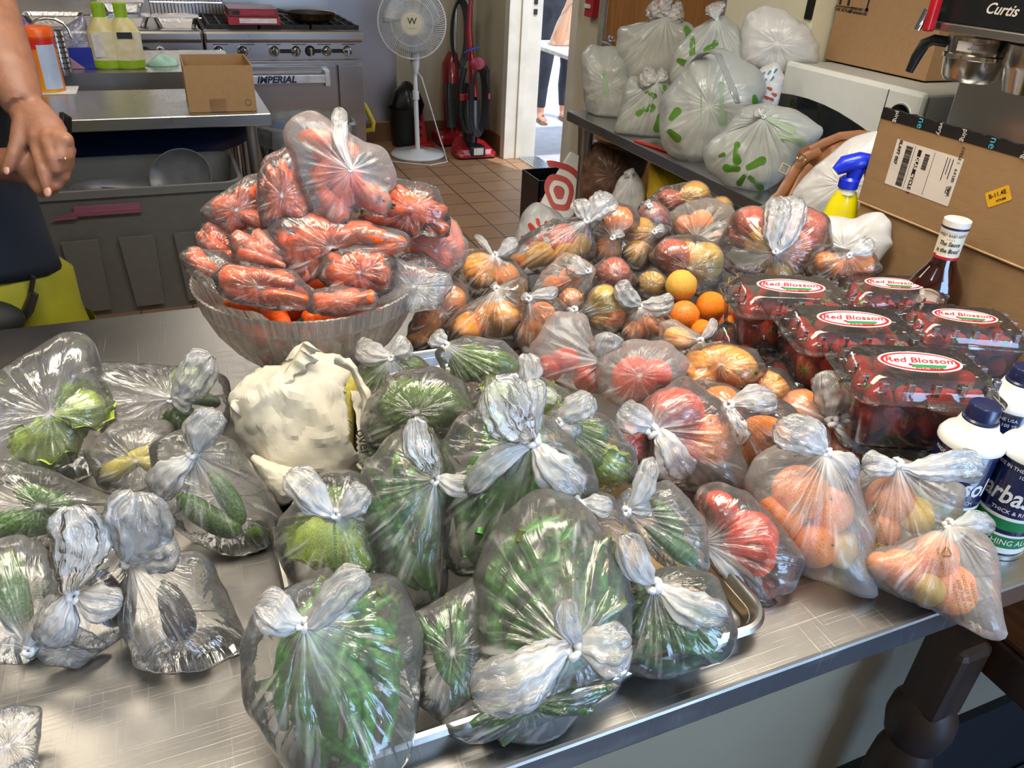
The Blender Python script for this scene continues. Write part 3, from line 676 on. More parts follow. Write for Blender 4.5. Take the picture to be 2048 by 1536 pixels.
def bag(c, outline, label, knot=None, z=None, Y=None, D=.8, tails=(), items=(), fill=None, mat=None, name='produce_bag', floor=None, group=None, ilabel=None, pleat=.6, crease=1.0, dep=None, kr=.0065, low=None, cat='bag', dd=0, peak=.22, gath=.2, grow=1.11):
    BAGN[0] += 1; seed = BAGN[0]
    pts = [cpx(c, p) for p in outline]; cx = sum(p[0] for p in pts)/len(pts); cy = sum(p[1] for p in pts)/len(pts)
    pts = [(cx+(x-cx)*grow, cy+(y-cy)*grow) for x, y in pts]
    C = atz(cx, cy, z) if z is not None else (aty(cx, cy, Y) if Y is not None else atd(cx, cy, dep))
    dp = depth(C)+dd
    area_ = abs(sum(pts[i][0]*pts[(i+1) % len(pts)][1]-pts[(i+1) % len(pts)][0]*pts[i][1] for i in range(len(pts))))/2
    rm = math.sqrt(area_/PI)*dp/F; Dm = D*rm
    fl = floor if floor is not None else ZC+.001
    K = cpx(c, knot) if knot else (cx, cy)
    bm, dens, uvs, kp, C, vw, mr = film_body(pts, K, dp, Dm, fl, pleat if knot else .15, crease, seed, peak=peak if knot else 0, gath=gath if knot else .01)
    body = BVHTree.FromBMesh(bm); bodyC = C.copy()
    snug = []; cont = []
    # contents
    lab0 = ilabel or 'fruit packed inside '+label
    gid = lab0[:60]
    LONG = ('carrot', 'baby', 'bean', 'chili', 'cucumber', 'zucchini', 'squash', 'aubergine')
    same = {}
    for it in items: same.setdefault(it[0].replace('peachy', 'peach').replace('yorange', 'orange'), []).append(it)
    ordn = ['', 'second ', 'third ', 'fourth ', 'fifth ', 'sixth ', 'seventh ', 'eighth ']
    for it in items:
        kind, ix, iy, ir = it[:4]; px_, py_ = cpx(c, (ix, iy)); off = it[4] if len(it) > 4 and it[4] is not None else 0
        ang = it[5] if len(it) > 5 else None
        sm = sorted(same[kind.replace('peachy', 'peach').replace('yorange', 'orange')], key=lambda q: q[1]); ri = sm.index(it)
        lab = lab0 if len(sm) < 2 else lab0 + (', leftmost one' if ri == 0 else ', rightmost one' if ri == len(sm)-1 else ', %sfrom the left' % ordn[min(ri, 7)])
        rr_ = ir*CROP[c][2]*dp/F*(1.10 if kind not in LONG else 1)
        pt = atd(px_, py_, dp-off*Dm)
        if kind in LONG:
            a = math.radians(ang if ang is not None else R.uniform(0, 180)); tilt = R.uniform(-.15, .15)
            X = (CR*math.cos(a)-CU*math.sin(a)+vw*tilt).normalized(); Yv = vw.cross(X).normalized()
            rm_ = Matrix((X, Yv, X.cross(Yv))).transposed(); rm_ = rm_ @ Matrix.Rotation(R.uniform(0, 6.28), 3, 'X')
            fat = it[6] if len(it) > 6 else 1; th = {'carrot': .12, 'baby': .15, 'bean': .05, 'chili': .075, 'aubergine': .28}.get(kind, .19)*rr_*2*fat
            pt.z = max(pt.z, fl+th*1.05+abs(X.z)*rr_)
            cont.append(put(kind, pt, rr_*2, rm_, lab, group=gid, stretch=(1, fat, fat)))
        else:
            zmin = fl+rr_*.9
            if pt.z < zmin: pt = pt+Vector((0, 0, zmin-pt.z))
            rot = None
            if kind in ('broccoli', 'lettuce') or ang is not None:
                a = math.radians(ang if ang is not None else R.uniform(0, 360)); Z = (vw*.75+CR*math.cos(a)*.7-CU*math.sin(a)*.7).normalized(); u_, w_ = frame_at(Z)
                rot = Matrix((u_, Z.cross(u_), Z)).transposed()
            cont.append(put(kind, pt, rr_, rot, lab, group=gid))
    if fill:
        kind, n, L, rel = fill[:4]; dirn = fill[4] if len(fill) > 4 else None; cnt = 0; tries = 0; fat = fill[5] if len(fill) > 5 else 1
        th = {'carrot': .12, 'baby': .14, 'bean': .05, 'chili': .075, 'aubergine': .25}.get(kind, .17)*L*fat; segs = []
        while cnt < n and tries < n*60:
            tries += 1
            # random point inside the skin: walk from the centre towards a random direction
            d = Vector((R.gauss(0, 1), R.gauss(0, 1), R.gauss(0, 1))).normalized()
            hit = body.ray_cast(bodyC, d)
            if hit[0] is None: continue
            pt = bodyC + d*(hit[3]*R.random()**.6*rel)
            an = math.radians(dirn if dirn is not None else R.uniform(0, 180))+R.gauss(0, .33)
            X = (CR*math.cos(an)-CU*math.sin(an)+vw*R.uniform(-.25, .25)).normalized(); Yv = vw.cross(X).normalized()
            l = L*R.uniform(.85, 1.1)
            ok = True
            for e_ in (-.5, .5):
                q = pt+X*(l*e_); v = q-bodyC; h2 = body.ray_cast(bodyC, v.normalized())
                if h2[0] is not None and v.length+th > h2[3]+.004: ok = False
                if q.z < fl+th: ok = False
            if not ok: continue
            for p2, x2, l2 in segs:
                for a1 in (-.4, 0, .4):
                    for a2 in (-.4, -.2, 0, .2, .4):
                        if ((pt+X*(l*a1))-(p2+x2*(l2*a2))).length < th*1.35: ok = False
                if not ok: break
            if not ok and tries < n*50: continue
            segs.append((pt, X, l))
            rm_ = Matrix((X, Yv, X.cross(Yv))).transposed() @ Matrix.Rotation(R.uniform(0, 6.28), 3, 'X')
            qv = pt-bodyC; hx, hy = qv.dot(CR), qv.dot(CU); pw = ('upper ' if hy > mr*.25 else 'lower ' if hy < -mr*.25 else '')+('left' if hx < -mr*.2 else 'right' if hx > mr*.2 else 'middle')+(', front' if qv.dot(vw) > 0 else ', back')
            cont.append(put(kind, pt, l, rm_, lab0+', '+pw+' layer', group=gid+' '+pw, stretch=(1, fat, fat))); cnt += 1
    # the skin bulges over whatever touches it, and tents between
    if cont:
        cv, cf = [], []
        for o_ in cont:
            M_ = PUTM[o_.name]
            for ch in o_.children:
                b0 = len(cv); cv.extend(M_ @ v.co for v in ch.data.vertices); cf.extend(tuple(b0+i for i in p.vertices) for p in ch.data.polygons)
        cb_v = BVHTree.FromPolygons(cv, cf); vl = list(bm.verts); NPv = 112; NR = len(vl)//NPv
        dirs, cur, req = [], [], []
        for v in vl:
            d = v.co-bodyC; dl = max(1e-6, d.length); d = d/dl; h = cb_v.ray_cast(bodyC+d*(dl+.30), -d, dl+.30)
            dirs.append(d); cur.append(dl); req.append((dl+.30-h[3]+.0014) if h[0] is not None else 0)
        orig = cur[:]; cur = [max(a_, b_) for a_, b_ in zip(cur, req)]
        for it_ in range(9):
            nw = cur[:]
            for i in range(NR):
                for k in range(NPv):
                    j = i*NPv+k; s_ = cur[i*NPv+(k+1) % NPv]+cur[i*NPv+(k-1) % NPv]; n_ = 2
                    if 0 < i: s_ += cur[j-NPv]; n_ += 1
                    if i < NR-1: s_ += cur[j+NPv]; n_ += 1
                    if cur[j]-orig[j] > .0005 or s_/n_-cur[j] > .0015: nw[j] = max(req[j], orig[j], .5*cur[j]+.5*s_/n_)
            cur = nw
        cur = [c_+mr*.035*crease*max(0, abs(nz(d_, 2.6, seed))+.6*abs(nz(d_, 6, seed+1))-.05)*(1 if c_ > o_+1e-5 else 0) for c_, o_, d_ in zip(cur, orig, dirs)]
        for v, d, r_, o_ in zip(vl, dirs, cur, orig):
            if r_ > o_+1e-5:
                v.co = bodyC+d*r_
                if v.co.z < fl: v.co.z = fl
    if knot:
        kp = min(bm.verts, key=lambda v: (v.co-kp).length_squared).co.copy()
    base = Vector((C.x, C.y, max(fl, C.z-Dm)))
    t = thing(name, label, cat, base, group)
    o = obj('bag_body', bm, mat or FILM, t, ang=180, keep=False); set_attr(o, dens, uvs)
    if knot:
        ax = vw
        if tails:
            tp = [cpx(c, q[:2]) for q in tails]
        obj('knot', knot_bm(kp, kr, ax, seed), M_KNOT, t, ang=180)
        set_attr(t.children[-1], [.6]*len(t.children[-1].data.vertices))
        for j, q in enumerate(tails):
            tx, ty = cpx(c, q[:2]); w = q[2]*CROP[c][2]*dp/F*.5 if len(q) > 2 else .016
            lift = q[3] if len(q) > 3 else 0.0
            dk = depth(kp); tip = atd(tx, ty, dk-lift)
            b2, dn, uv2 = film_tail(kp, tip, w, vw, seed=seed+j*3)
            for v in b2.verts:
                if v.co.z < fl: v.co.z = fl+.0005
            o2 = obj('tied_ear', b2, FILM_E, t, ang=180); set_attr(o2, dn, uv2)
    BAGS.append((t, C, mr))
    return t
# ------------------------------------------------------------------ bags in the sheet pan (green vegetables)
TF = ZC+.006
bag('P', [(512,1290),(530,1245),(600,1190),(700,1165),(785,1170),(830,1280),(825,1380),(800,1500),(740,1560),(620,1530),(515,1400)],
    'foreground clear bag of green beans over the left front rim of the pan', knot=(615,1262), z=.945, D=.72, floor=ZC+.03,
    tails=((735,1150,60,.01),(512,1212,70,.005)), fill=('bean',34,.11,.92,100,1.5), ilabel='green bean in the foreground bag over the left front pan rim')
bag('P', [(722,1030),(733,950),(790,880),(860,868),(905,960),(893,1100),(885,1180),(815,1217),(770,1150)],
    'tall cloudy bag of green beans and cucumber in the middle of the pan', knot=(868,965), z=.97, D=.6, mat=FILM_M, floor=TF,
    tails=((822,838,52,.02),(945,975,40,.0)), fill=('bean',20,.10,.9,75,1.5), items=(('zucchini',840,1050,70,0,70,.8),), ilabel='green vegetable in the tall cloudy bag mid-pan')
bag('P', [(895,900),(920,850),(1000,815),(1100,845),(1160,920),(1180,985),(1085,1060),(1010,1140),(900,1130),(885,1020)],
    'clear bag of long green beans with the largest white knot, pan centre', knot=(1062,888), z=1.0, D=.6, floor=TF,
    tails=((975,770,90,.03),(1150,990,70,.0),(1060,760,50,.01),(930,975,46,.0)), fill=('bean',28,.13,.95,100,1.4), ilabel='long green bean in the bag with the largest knot', kr=.009)
bag('P', [(1090,835),(1140,815),(1210,838),(1262,900),(1266,960),(1185,985),(1130,960),(1095,890)],
    'clear bag of pale broccoli stalks right of the largest knot', knot=(1122,848), z=.985, D=.75, floor=TF,
    tails=((1182,790,50,.01),(1145,880,50,.0)), items=(('broccoli',1175,900,58,0,200),('lettuce',1210,925,46,.1)), ilabel='pale green vegetable in the bag right of the largest knot')
bag('P', [(950,805),(985,762),(1050,745),(1130,785),(1140,830),(1040,850),(960,840)],
    'clear bag of light green cabbage behind the largest knot', knot=(1058,788), z=1.0, D=.7, floor=TF,
    tails=((1056,708,40,.0),(1115,800,30,.0)), items=(('lettuce',1000,800,44),('lettuce',1085,805,40)), ilabel='light green cabbage in the bag behind the largest knot')
bag('P', [(1235,1005),(1265,985),(1340,968),(1400,1040),(1412,1130),(1370,1152),(1285,1090)],
    'clear bag of cucumbers above the right rim of the pan', knot=(1257,1024), z=.955, D=.7, floor=TF, mat=FILM_M,
    tails=((1312,922,40,.0),(1300,1010,40,.0)), items=(('cucumber',1345,1090,58,0,35),('cucumber',1335,1045,52,-.1,60)), ilabel='cucumber in the bag above the right pan rim')
bag('P', [(1110,1000),(1150,975),(1220,995),(1258,1060),(1235,1125),(1180,1080),(1130,1050)],
    'small clear bag of pale green squash below the largest knot', knot=(1163,1012), z=.975, D=.7, floor=TF,
    tails=((1092,972,40,.0),(1225,1010,40,.0)), items=(('squash',1195,1065,50,0,60),), ilabel='pale green squash in the small bag below the largest knot')
bag('P', [(960,1140),(1000,1065),(1090,990),(1170,1020),(1245,1150),(1252,1210),(1240,1310),(1100,1440),(985,1440),(958,1320)],
    'large droplet-covered bag of green beans at the front of the pan', knot=(1143,1285), z=.955, D=.62, floor=TF, mat=FILM_M,
    tails=((945,1392,92,.01),(1262,1290,80,.005),(1130,1200,40,.01)), fill=('bean',40,.115,.95,110,1.5), ilabel='green bean in the large droplet-covered bag', kr=.010)
bag('P', [(1262,1170),(1340,1148),(1420,1160),(1458,1260),(1440,1305),(1330,1345),(1250,1330),(1235,1240)],
    'clear bag of green chilies in the right front corner of the pan', knot=(1310,1178), z=.935, D=.7, floor=TF,
    tails=((1240,1075,56,.01),(1448,1245,64,.005)), fill=('chili',22,.085,.92,20,1.2), ilabel='green chili in the bag in the right front pan corner', kr=.009)
bag('P', [(563,1090),(575,1040),(640,960),(700,948),(740,980),(748,1080),(765,1150),(680,1185),(600,1180)],
    'clear bag of lettuce with a green printed stripe at the left pan rim', knot=(673,1032), z=.955, D=.75, floor=ZC+.02,
    tails=((572,950,60,.01),(738,982,50,.0)), items=(('lettuce',640,1085,62),('lettuce',705,1110,60,.1),('broccoli',665,1010,36,-.2)), ilabel='lettuce in the bag with the printed stripe')
bag('P', [(830,1240),(880,1205),(960,1165),(978,1300),(945,1400),(900,1432),(845,1390)],
    'untied-looking cloudy bag of green peppers between the two foreground bags', z=.93, D=.65, floor=TF, mat=FILM_M,
    fill=('chili',10,.09,.85,70,1.2), ilabel='green pepper in the cloudy bag between the foreground bags')
bag('P', [(880,1450),(960,1395),(1100,1395),(1240,1345),(1225,1390),(1050,1455),(960,1478)],
    'flat clear bag of dark chilies lowest against the front rim', z=.915, D=.6, floor=TF,
    fill=('chili',9,.08,.9,160), ilabel='dark chili in the flat bag against the front rim')
bag('P', [(733,850),(745,798),(800,752),(865,740),(920,768),(945,830),(905,880),(820,900),(750,890)],
    'rounded taut bag of broccoli right of the white paper bag', z=1.0, D=.8, floor=TF,
    items=(('broccoli',810,815,56,.1,250),('broccoli',880,820,50,.1,300),('broccoli',780,870,40,0,120)), ilabel='broccoli head in the rounded taut bag')
bag('P', [(875,705),(930,675),(1005,688),(1045,730),(1040,765),(970,795),(900,770)],
    'clear bag of broccoli just below the large mango', knot=(893,692), z=.99, D=.8, floor=TF,
    tails=((866,668,36,.0),), items=(('broccoli',945,735,44,.1,240),('broccoli',1000,740,38,.1,300)), ilabel='broccoli head in the bag below the large mango')
bag('P', [(703,772),(718,738),(782,712),(835,718),(858,745),(800,795),(735,812)],
    'small bag of broccoli against the glass bowl with two short ears', knot=(782,716), z=.96, D=.8, floor=TF,
    tails=((712,696,44,.0),(818,682,40,.0)), items=(('broccoli',755,765,36,0,200),('broccoli',820,745,32,0,320)), ilabel='broccoli head in the small bag against the bowl')
bag('P', [(735,872),(790,868),(800,905),(745,965),(720,920)],
    'little clear bag of broccoli stems tucked below the white paper bag', z=.95, D=.8, floor=TF,
    items=(('broccoli',762,905,30,.1,120),), ilabel='broccoli stem in the little bag below the paper bag')
bag('P', [(870,850),(905,828),(950,835),(975,870),(930,905),(885,900)],
    'clear bag of pale cauliflower leaves left of the largest knot', z=.97, D=.8, floor=TF,
    items=(('lettuce',920,868,36),), ilabel='pale cauliflower leaves in the bag left of the largest knot')
# ------------------------------------------------------------------ bags on the left part of the counter
bag('P', [(-60,830),(50,730),(128,675),(168,685),(178,735),(207,830),(205,925),(140,975),(50,945),(-60,960)],
    'large open clear bag with yellow-green artichokes at the left edge', z=.945, D=.5, mat=film('thick_clear_film', haze=.07, gloss=1.4, rough=.12, bump=.5), crease=.8,
    items=(('lettuce',165,820,50,.1),('lettuce',110,900,58,.1),('lettuce',60,890,40)), ilabel='yellow-green artichoke in the large open bag')
bag('P', [(170,740),(250,733),(330,740),(400,738),(435,760),(442,810),(425,880),(340,860),(240,880),(200,810)],
    'clear bag of brown and green vegetables behind the squash bag', knot=(340,798), z=.93, D=.6,
    tails=((425,715,66,.01),(385,800,50,.0)), items=(('broccoli',365,845,40,0,90),('cucumber',405,800,36,0,10),('lettuce',375,760,36)), ilabel='vegetable in the bag behind the squash bag')
bag('P', [(188,905),(235,850),(330,848),(360,930),(315,962),(260,985),(212,970)],
    'clear bag of yellow squash with loose folded film on top', z=.925, D=.8, mat=FILM_M,
    items=(('squash',255,925,62,0,150),('squash',300,930,50,.1,30)), ilabel='yellow squash in the bag with loose folded film')
bag('P', [(322,900),(385,870),(460,888),(510,960),(562,1035),(525,1090),(460,1103),(380,1075),(335,1010)],
    'clear bag of dark cucumbers with a brown end beside the pan', knot=(392,912), z=.93, D=.65,
    tails=((428,818,60,.01),(310,990,56,.0)), items=(('zucchini',420,1040,72,0,30,.9),('zucchini',455,1000,60,0,60,.9),('broccoli',505,1075,22,0,20)), ilabel='dark green cucumber in the bag beside the pan', kr=.008)
bag('P', [(-40,1000),(20,930),(80,940),(160,975),(236,1008),(165,1060),(70,1092),(-40,1090)],
    'clear bag of green squash with a pointed corner at the left edge', z=.925, D=.7,
    items=(('zucchini',60,1040,80,0,170),('zucchini',90,1000,60,.1,20)), ilabel='green squash in the bag with a pointed corner')
bag('P', [(-60,1110),(40,1082),(85,1105),(112,1180),(100,1240),(60,1310),(-60,1310)],
    'wrinkled clear bag of green vegetables cut off by the left edge', z=.925, D=.7, mat=FILM_M, knot=(55,1292),
    tails=((110,1190,40,.0),), items=(('zucchini',30,1190,80,0,80),), ilabel='green vegetable in the wrinkled bag at the left edge')
bag('P', [(112,1190),(150,1110),(200,1060),(252,1075),(262,1180),(250,1252),(195,1292),(140,1270)],
    'clear bag of small aubergine with a bright bow knot', knot=(157,1190), z=.93, D=.75,
    tails=((242,1212,60,.0),(88,1290,64,.0),(150,1010,86,.02)), items=(('aubergine',215,1190,68,0,60),), ilabel='small dark aubergine in the bag with a bright bow', kr=.008)
bag('P', [(255,1180),(290,1120),(400,1115),(430,1180),(478,1290),(392,1330),(285,1322),(258,1250)],
    'clear bag of dark aubergine with one tall upright ear', knot=(268,1130), z=.92, D=.7,
    tails=((288,985,110,.03),(350,1080,90,.01)), items=(('aubergine',350,1225,62,0,70),), ilabel='dark aubergine in the bag with the tall ear', kr=.008, crease=1.2)
bag('P', [(-60,1450),(20,1425),(76,1420),(64,1490),(66,1580),(-60,1580)],
    'corner of an empty clear bag in the bottom left of the picture', z=.90, D=.4)
bag('P', [(80,1300),(140,1248),(206,1290),(155,1332),(100,1328)],
    'small loose empty clear bag below the bright bow knot', z=.895, D=.35, mat=FILM_M)
# ------------------------------------------------------------------ carrots in and over the glass bowl
CY_ = 1.12
def cb_(o, label, Y, items, **k):
    k.setdefault('mat', FILM_M); k.setdefault('fill', ('baby', 6, .065, .9, None, 1.3))
    return bag('C', o, label, Y=Y, items=items, floor=.90, **k)
cb_([(705,205),(760,140),(870,112),(965,160),(1130,268),(1240,300),(1312,445),(1290,520),(1150,560),(1010,660),(895,705),(830,640),(775,480),(725,300)],
    'topmost frosted bag of carrots with a tall ear standing up', 1.10, (('carrot',960,420,230,.1,235,1.4),('carrot',1080,480,200,.05,215,1.4),('carrot',930,560,190,0,240,1.4),('carrot',1120,560,190,-.1,200,1.4)),
    knot=(1062,412), tails=((975,55,90,-.02),), ilabel='thick carrot in the topmost carrot bag', D=.65, mat=FILM_F, kr=.004, peak=.12, group=None)
cb_([(530,470),(570,372),(720,300),(765,480),(830,640),(790,690),(640,735),(568,752),(540,650)],
    'clear bag of three upright carrots left of the topmost bag', 1.10, (('carrot',600,540,175,.2,260,1.4),('carrot',680,520,180,.1,262,1.4),('carrot',740,560,160,0,265,1.4)), ilabel='upright carrot in the bag left of the topmost', D=.6)
cb_([(195,665),(275,590),(450,470),(535,450),(580,740),(460,765),(345,800),(290,720)],
    'clear bag of carrots with a corner pointing left above the grey bin', 1.14, (('carrot',430,690,170,.2,200,1.4),('carrot',470,560,150,0,150,1.4),('baby',330,680,80,.1,190,1.2),('carrot',500,720,130,0,210,1.4)), ilabel='carrot in the bag with the corner pointing left', D=.6)
cb_([(1250,520),(1290,472),(1440,495),(1560,530),(1600,620),(1650,720),(1600,800),(1480,790),(1420,740),(1180,700),(1150,640)],
    'glossy clear bag of carrots right below the topmost bag', 1.10, (('carrot',1340,640,190,.2,210,1.4),('carrot',1480,600,170,.1,215,1.4),('carrot',1540,690,130,.1,230,1.4),('carrot',1300,720,190,.0,190,1.4)), ilabel='carrot in the glossy bag right below the topmost', D=.7, mat=FILM)
cb_([(1420,780),(1640,700),(1742,850),(1730,960),(1650,1025),(1560,1000),(1450,950),(1380,870)],
    'frosted bag of carrots bulging out at the right of the bowl', 1.12, (('carrot',1500,880,150,0,150,1.4),('carrot',1620,940,110,0,120,1.4)), ilabel='carrot in the frosted bag bulging right', mat=FILM_F)
cb_([(595,765),(700,690),(1000,690),(1300,780),(1420,805),(1330,905),(1100,870),(930,905),(880,1000),(850,1085),(740,1055),(640,930)],
    'wide clear bag of small carrots in the middle of the carrot pile', 1.06, (('baby',680,860,120,.5,250,1.2),('baby',760,940,110,.5,265,1.2),('baby',830,960,100,.5,250,1.2),('baby',900,780,120,.5,200,1.2),('baby',1000,820,130,.5,170,1.2),('baby',1150,800,140,.5,190,1.2),('baby',1280,870,120,.4,160,1.2),('baby',760,760,120,.5,215,1.2),('baby',1080,760,120,.3,180,1.2),('baby',820,850,100,.6,240,1.2)), ilabel='small carrot in the wide bag mid-pile', D=.5)
cb_([(170,845),(250,740),(385,810),(395,965),(300,935),(180,895)],
    'clear bag of carrots with green tops at the upper left bowl rim', 1.12, (('carrot',290,860,140,.2,25,1.4),('carrot',320,900,120,.3,40,1.4),('carrot',300,810,110,0,30,1.4)), ilabel='carrot in the bag at the upper left rim', mat=FILM)
cb_([(370,845),(560,780),(625,850),(690,995),(540,1025),(420,985)],
    'cloudy bag of carrots left of the wide middle bag', 1.07, (('carrot',520,880,160,.3,20,1.4),('carrot',540,940,150,.3,15,1.4),('carrot',590,840,110,.2,30,1.4)), ilabel='carrot in the cloudy bag left of the middle')
cb_([(75,925),(120,898),(290,900),(405,985),(335,1060),(345,1155),(235,1115),(130,1035)],
    'clear bag of carrots hanging over the left rim of the bowl', 1.08, (('carrot',230,980,150,.3,40,1.4),('carrot',270,1040,140,.3,45,1.4),('carrot',200,950,110,.2,30,1.4)), ilabel='carrot in the bag over the left rim', mat=FILM)
cb_([(285,1040),(360,980),(560,1010),(700,1008),(810,1130),(800,1235),(560,1225),(400,1190),(330,1130)],
    'clear bag of thick carrots lying along the front rim of the bowl', .99, (('carrot',520,1060,220,.4,8,1.4),('carrot',640,1150,190,.4,8,1.4),('carrot',470,1150,170,.2,12,1.4)), ilabel='thick carrot in the bag along the front rim', D=.6, mat=FILM)
cb_([(870,1030),(930,930),(1100,870),(1260,880),(1322,960),(1312,1110),(1200,1160),(1060,1110),(970,1125)],
    'clear bag with one carrot end facing the camera', 1.02, (('carrot',1025,1060,110,.55,300,1.4),('baby',1150,980,110,.5,240,1.2),('baby',1230,1000,100,.5,250,1.2),('baby',1000,970,100,.5,220,1.2),('baby',1100,1060,100,.4,230,1.2)), ilabel='carrot in the bag with one end facing out', D=.7, mat=FILM)
cb_([(815,1210),(860,1130),(1000,1105),(1190,1130),(1215,1225),(1000,1265),(825,1250)],
    'low clear bag of carrots at the centre of the front rim', .98, (('baby',940,1170,90,.3,0,1.2),('carrot',1080,1180,140,.3,170,1.4),('baby',890,1210,70,.3,200,1.2)), ilabel='carrot in the low bag at the front rim centre')
bag('C', [(1310,935),(1440,985),(1640,1040),(1645,1105),(1560,1235),(1380,1235),(1210,1180),(1330,1090)], 'big empty looped bag end drooping over the right bowl rim', Y=1.02, D=.35, mat=film('loose_looped_film', haze=.16, gloss=1.2), floor=.93, crease=1.6)
bag('C', [(1500,905),(1640,1000),(1600,1065),(1480,1085),(1330,1055),(1360,930)],
    'small bag of carrots with blackened tops behind the looped film', Y=1.08, D=.7, floor=.9, items=(('carrot',1480,1000,110,.2,200,1.4),('carrot',1440,1040,90,.1,190,1.4)), ilabel='carrot in the small bag behind the looped film')
# ------------------------------------------------------------------ fruit heap
def fb(o, label, items, il, **k):
    k.setdefault('floor', ZC+.001)
    return bag('F', o, label, items=items, ilabel=il, **k)
fb([(235,705),(275,540),(390,508),(480,555),(590,590),(680,700),(695,800),(560,760),(450,765),(380,835),(300,795)],
   'clear bag of large oranges right behind the carrot bowl', (('mango',390,650,125,.1,60),('orange',540,690,90,.0)), 'large orange in the bag right behind the carrot bowl', knot=(482,548), z=.955, tails=((350,420,40,.0),(625,455,80,.0)), mat=FILM, D=.8)
fb([(160,1005),(250,900),(400,830),(480,775),(660,688),(657,900),(645,1125),(540,1145),(400,1105),(200,1105)],
   'tight clear bag stretched over one very large mango', (('mango',500,950,150,.1,10),('mango',290,1020,120,-.1,80)), 'very large yellow mango in the tight bag', knot=(490,765), z=.945, tails=((460,730,50,.0),), D=.75, pleat=.3, peak=.05)
fb([(-60,1000),(60,800),(190,690),(290,760),(312,875),(210,960),(160,1010),(100,1110),(-40,1180)],
   'cloudy bag of small oranges pressed against the bowl', (('orange',60,980,95,.2),('orange',210,830,80,0),('mango',20,1090,90,0)), 'small orange in the cloudy bag against the bowl', z=.94, mat=FILM_M, D=.8)
fb([(640,1065),(665,820),(740,795),(850,815),(935,900),(850,960),(755,1165),(650,1160)],
   'clear bag of oranges with pleats fanning from a left knot', (('orange',715,1060,100,0),('peach',780,930,80,0),('orange',800,1010,60,-.2)), 'orange in the bag with fanning pleats', knot=(700,828), z=.965, tails=((650,800,50,.0),(880,765,70,.0)))
fb([(575,570),(690,430),(850,340),(1060,315),(1095,480),(1090,565),(900,640),(700,655),(640,690)],
   'clear bag of apple and yellow oranges at the upper left heap', (('apple',920,440,85,0),('yorange',765,560,90,.2),('yorange',940,545,75,.2),('yorange',1030,470,62,.1),('orange',630,590,55,0)), 'fruit in the upper left heap bag', knot=(1062,330), Y=1.24, tails=((1235,170,150,.0),(1000,195,100,.0)), D=.75, kr=.008)
fb([(1090,560),(1105,420),(1165,290),(1240,222),(1350,255),(1400,340),(1290,430),(1270,560),(1180,610)],
   'clear bag of two peach-coloured oranges with straight radiating pleats', (('peach',1270,320,85,.1),('orange',1195,525,80,.2)), 'peach-coloured orange in the bag with straight pleats', knot=(1235,432), Y=1.24, tails=((1300,395,50,.0),))
fb([(1285,430),(1360,335),(1480,345),(1600,385),(1520,490),(1490,585),(1380,630),(1300,590)],
   'clear bag of two bright yellow oranges mid heap', (('yorange',1390,550,90,.2),('yorange',1420,385,72,.1)), 'bright yellow orange in the mid heap bag', knot=(1500,400), Y=1.22, tails=((1560,360,50,.0),))
fb([(1370,330),(1420,220),(1505,195),(1585,260),(1610,385),(1500,430)],
   'small clear bag around a single striped red apple near the top', (('apple',1490,310,95,.1),), 'striped red apple near the heap top', knot=(1470,232), Y=1.3, tails=((1440,205,50,.0),))
fb([(1470,200),(1560,118),(1740,88),(1855,180),(1865,245),(1700,240),(1570,250)],
   'topmost fruit bag with a yellow orange below the steel table edge', (('yorange',1755,175,92,.1),('apple',1590,205,75,0)), 'fruit in the topmost fruit bag', Y=1.42, D=.75)
fb([(1850,215),(1900,175),(1970,195),(1998,300),(1920,330)],
   'small bag with one smooth yellow orange right of the topmost fruit bag', (('yorange',1925,250,70,.1),), 'smooth yellow orange right of the topmost fruit bag', Y=1.42)
fb([(1590,300),(1720,220),(1860,198),(1975,250),(2050,400),(1985,465),(1850,425),(1765,445),(1640,425)],
   'milky crumpled bag of peaches with a wide flap, top right heap', (('peach',1700,370,75,0),('peach',1800,330,70,-.2),('orange',1910,470,75,-.2)), 'peach in the milky bag with a wide flap', knot=(1768,432), Y=1.28, tails=((1990,440,170,.0),), mat=FILM_F)
fb([(1475,565),(1600,445),(1780,440),(1895,520),(1922,700),(1860,770),(1780,800),(1700,750),(1560,690)],
   'big clear bag of a red apple and a yellow grapefruit mid right', (('apple',1610,560,110,.2),('grape',1820,585,112,.2),('yorange',1700,500,60,-.3)), 'large fruit in the bag of apple and grapefruit', Y=1.12, D=.8)
fb([(800,810),(720,790),(800,660),(930,538),(1050,600),(1105,645),(1060,780),(880,800)],
   'cloud of loose white film over small peaches left of the apple bag', (('peach',960,700,70,-.2),('peach',850,740,60,-.2)), 'small peach under the cloud of loose film', Y=1.12, mat=FILM_F, D=.5, crease=1.6, knot=(1075,650), tails=((940,600,120,.0),))
fb([(1105,630),(1180,578),(1300,590),(1385,700),(1350,765),(1180,765)],
   'clear bag over a rosy apple in the middle of the heap', (('apple',1240,675,105,.1),), 'rosy apple in the middle of the heap', Y=1.10, D=.8)
fb([(1380,765),(1400,680),(1500,630),(1580,700),(1570,810),(1450,820)],
   'clear bag of a green-yellow lime behind the round grapefruit', (('grape',1480,740,85,.1),), 'green-yellow lime behind the round grapefruit', Y=1.08)
fb([(855,885),(930,770),(1060,775),(1050,880),(985,925)],
   'tiny clear bag with one peach under a star-shaped knot', (('peach',965,835,72,.1),), 'peach under the star-shaped knot', knot=(990,892), Y=1.04, tails=((950,920,60,.0),))
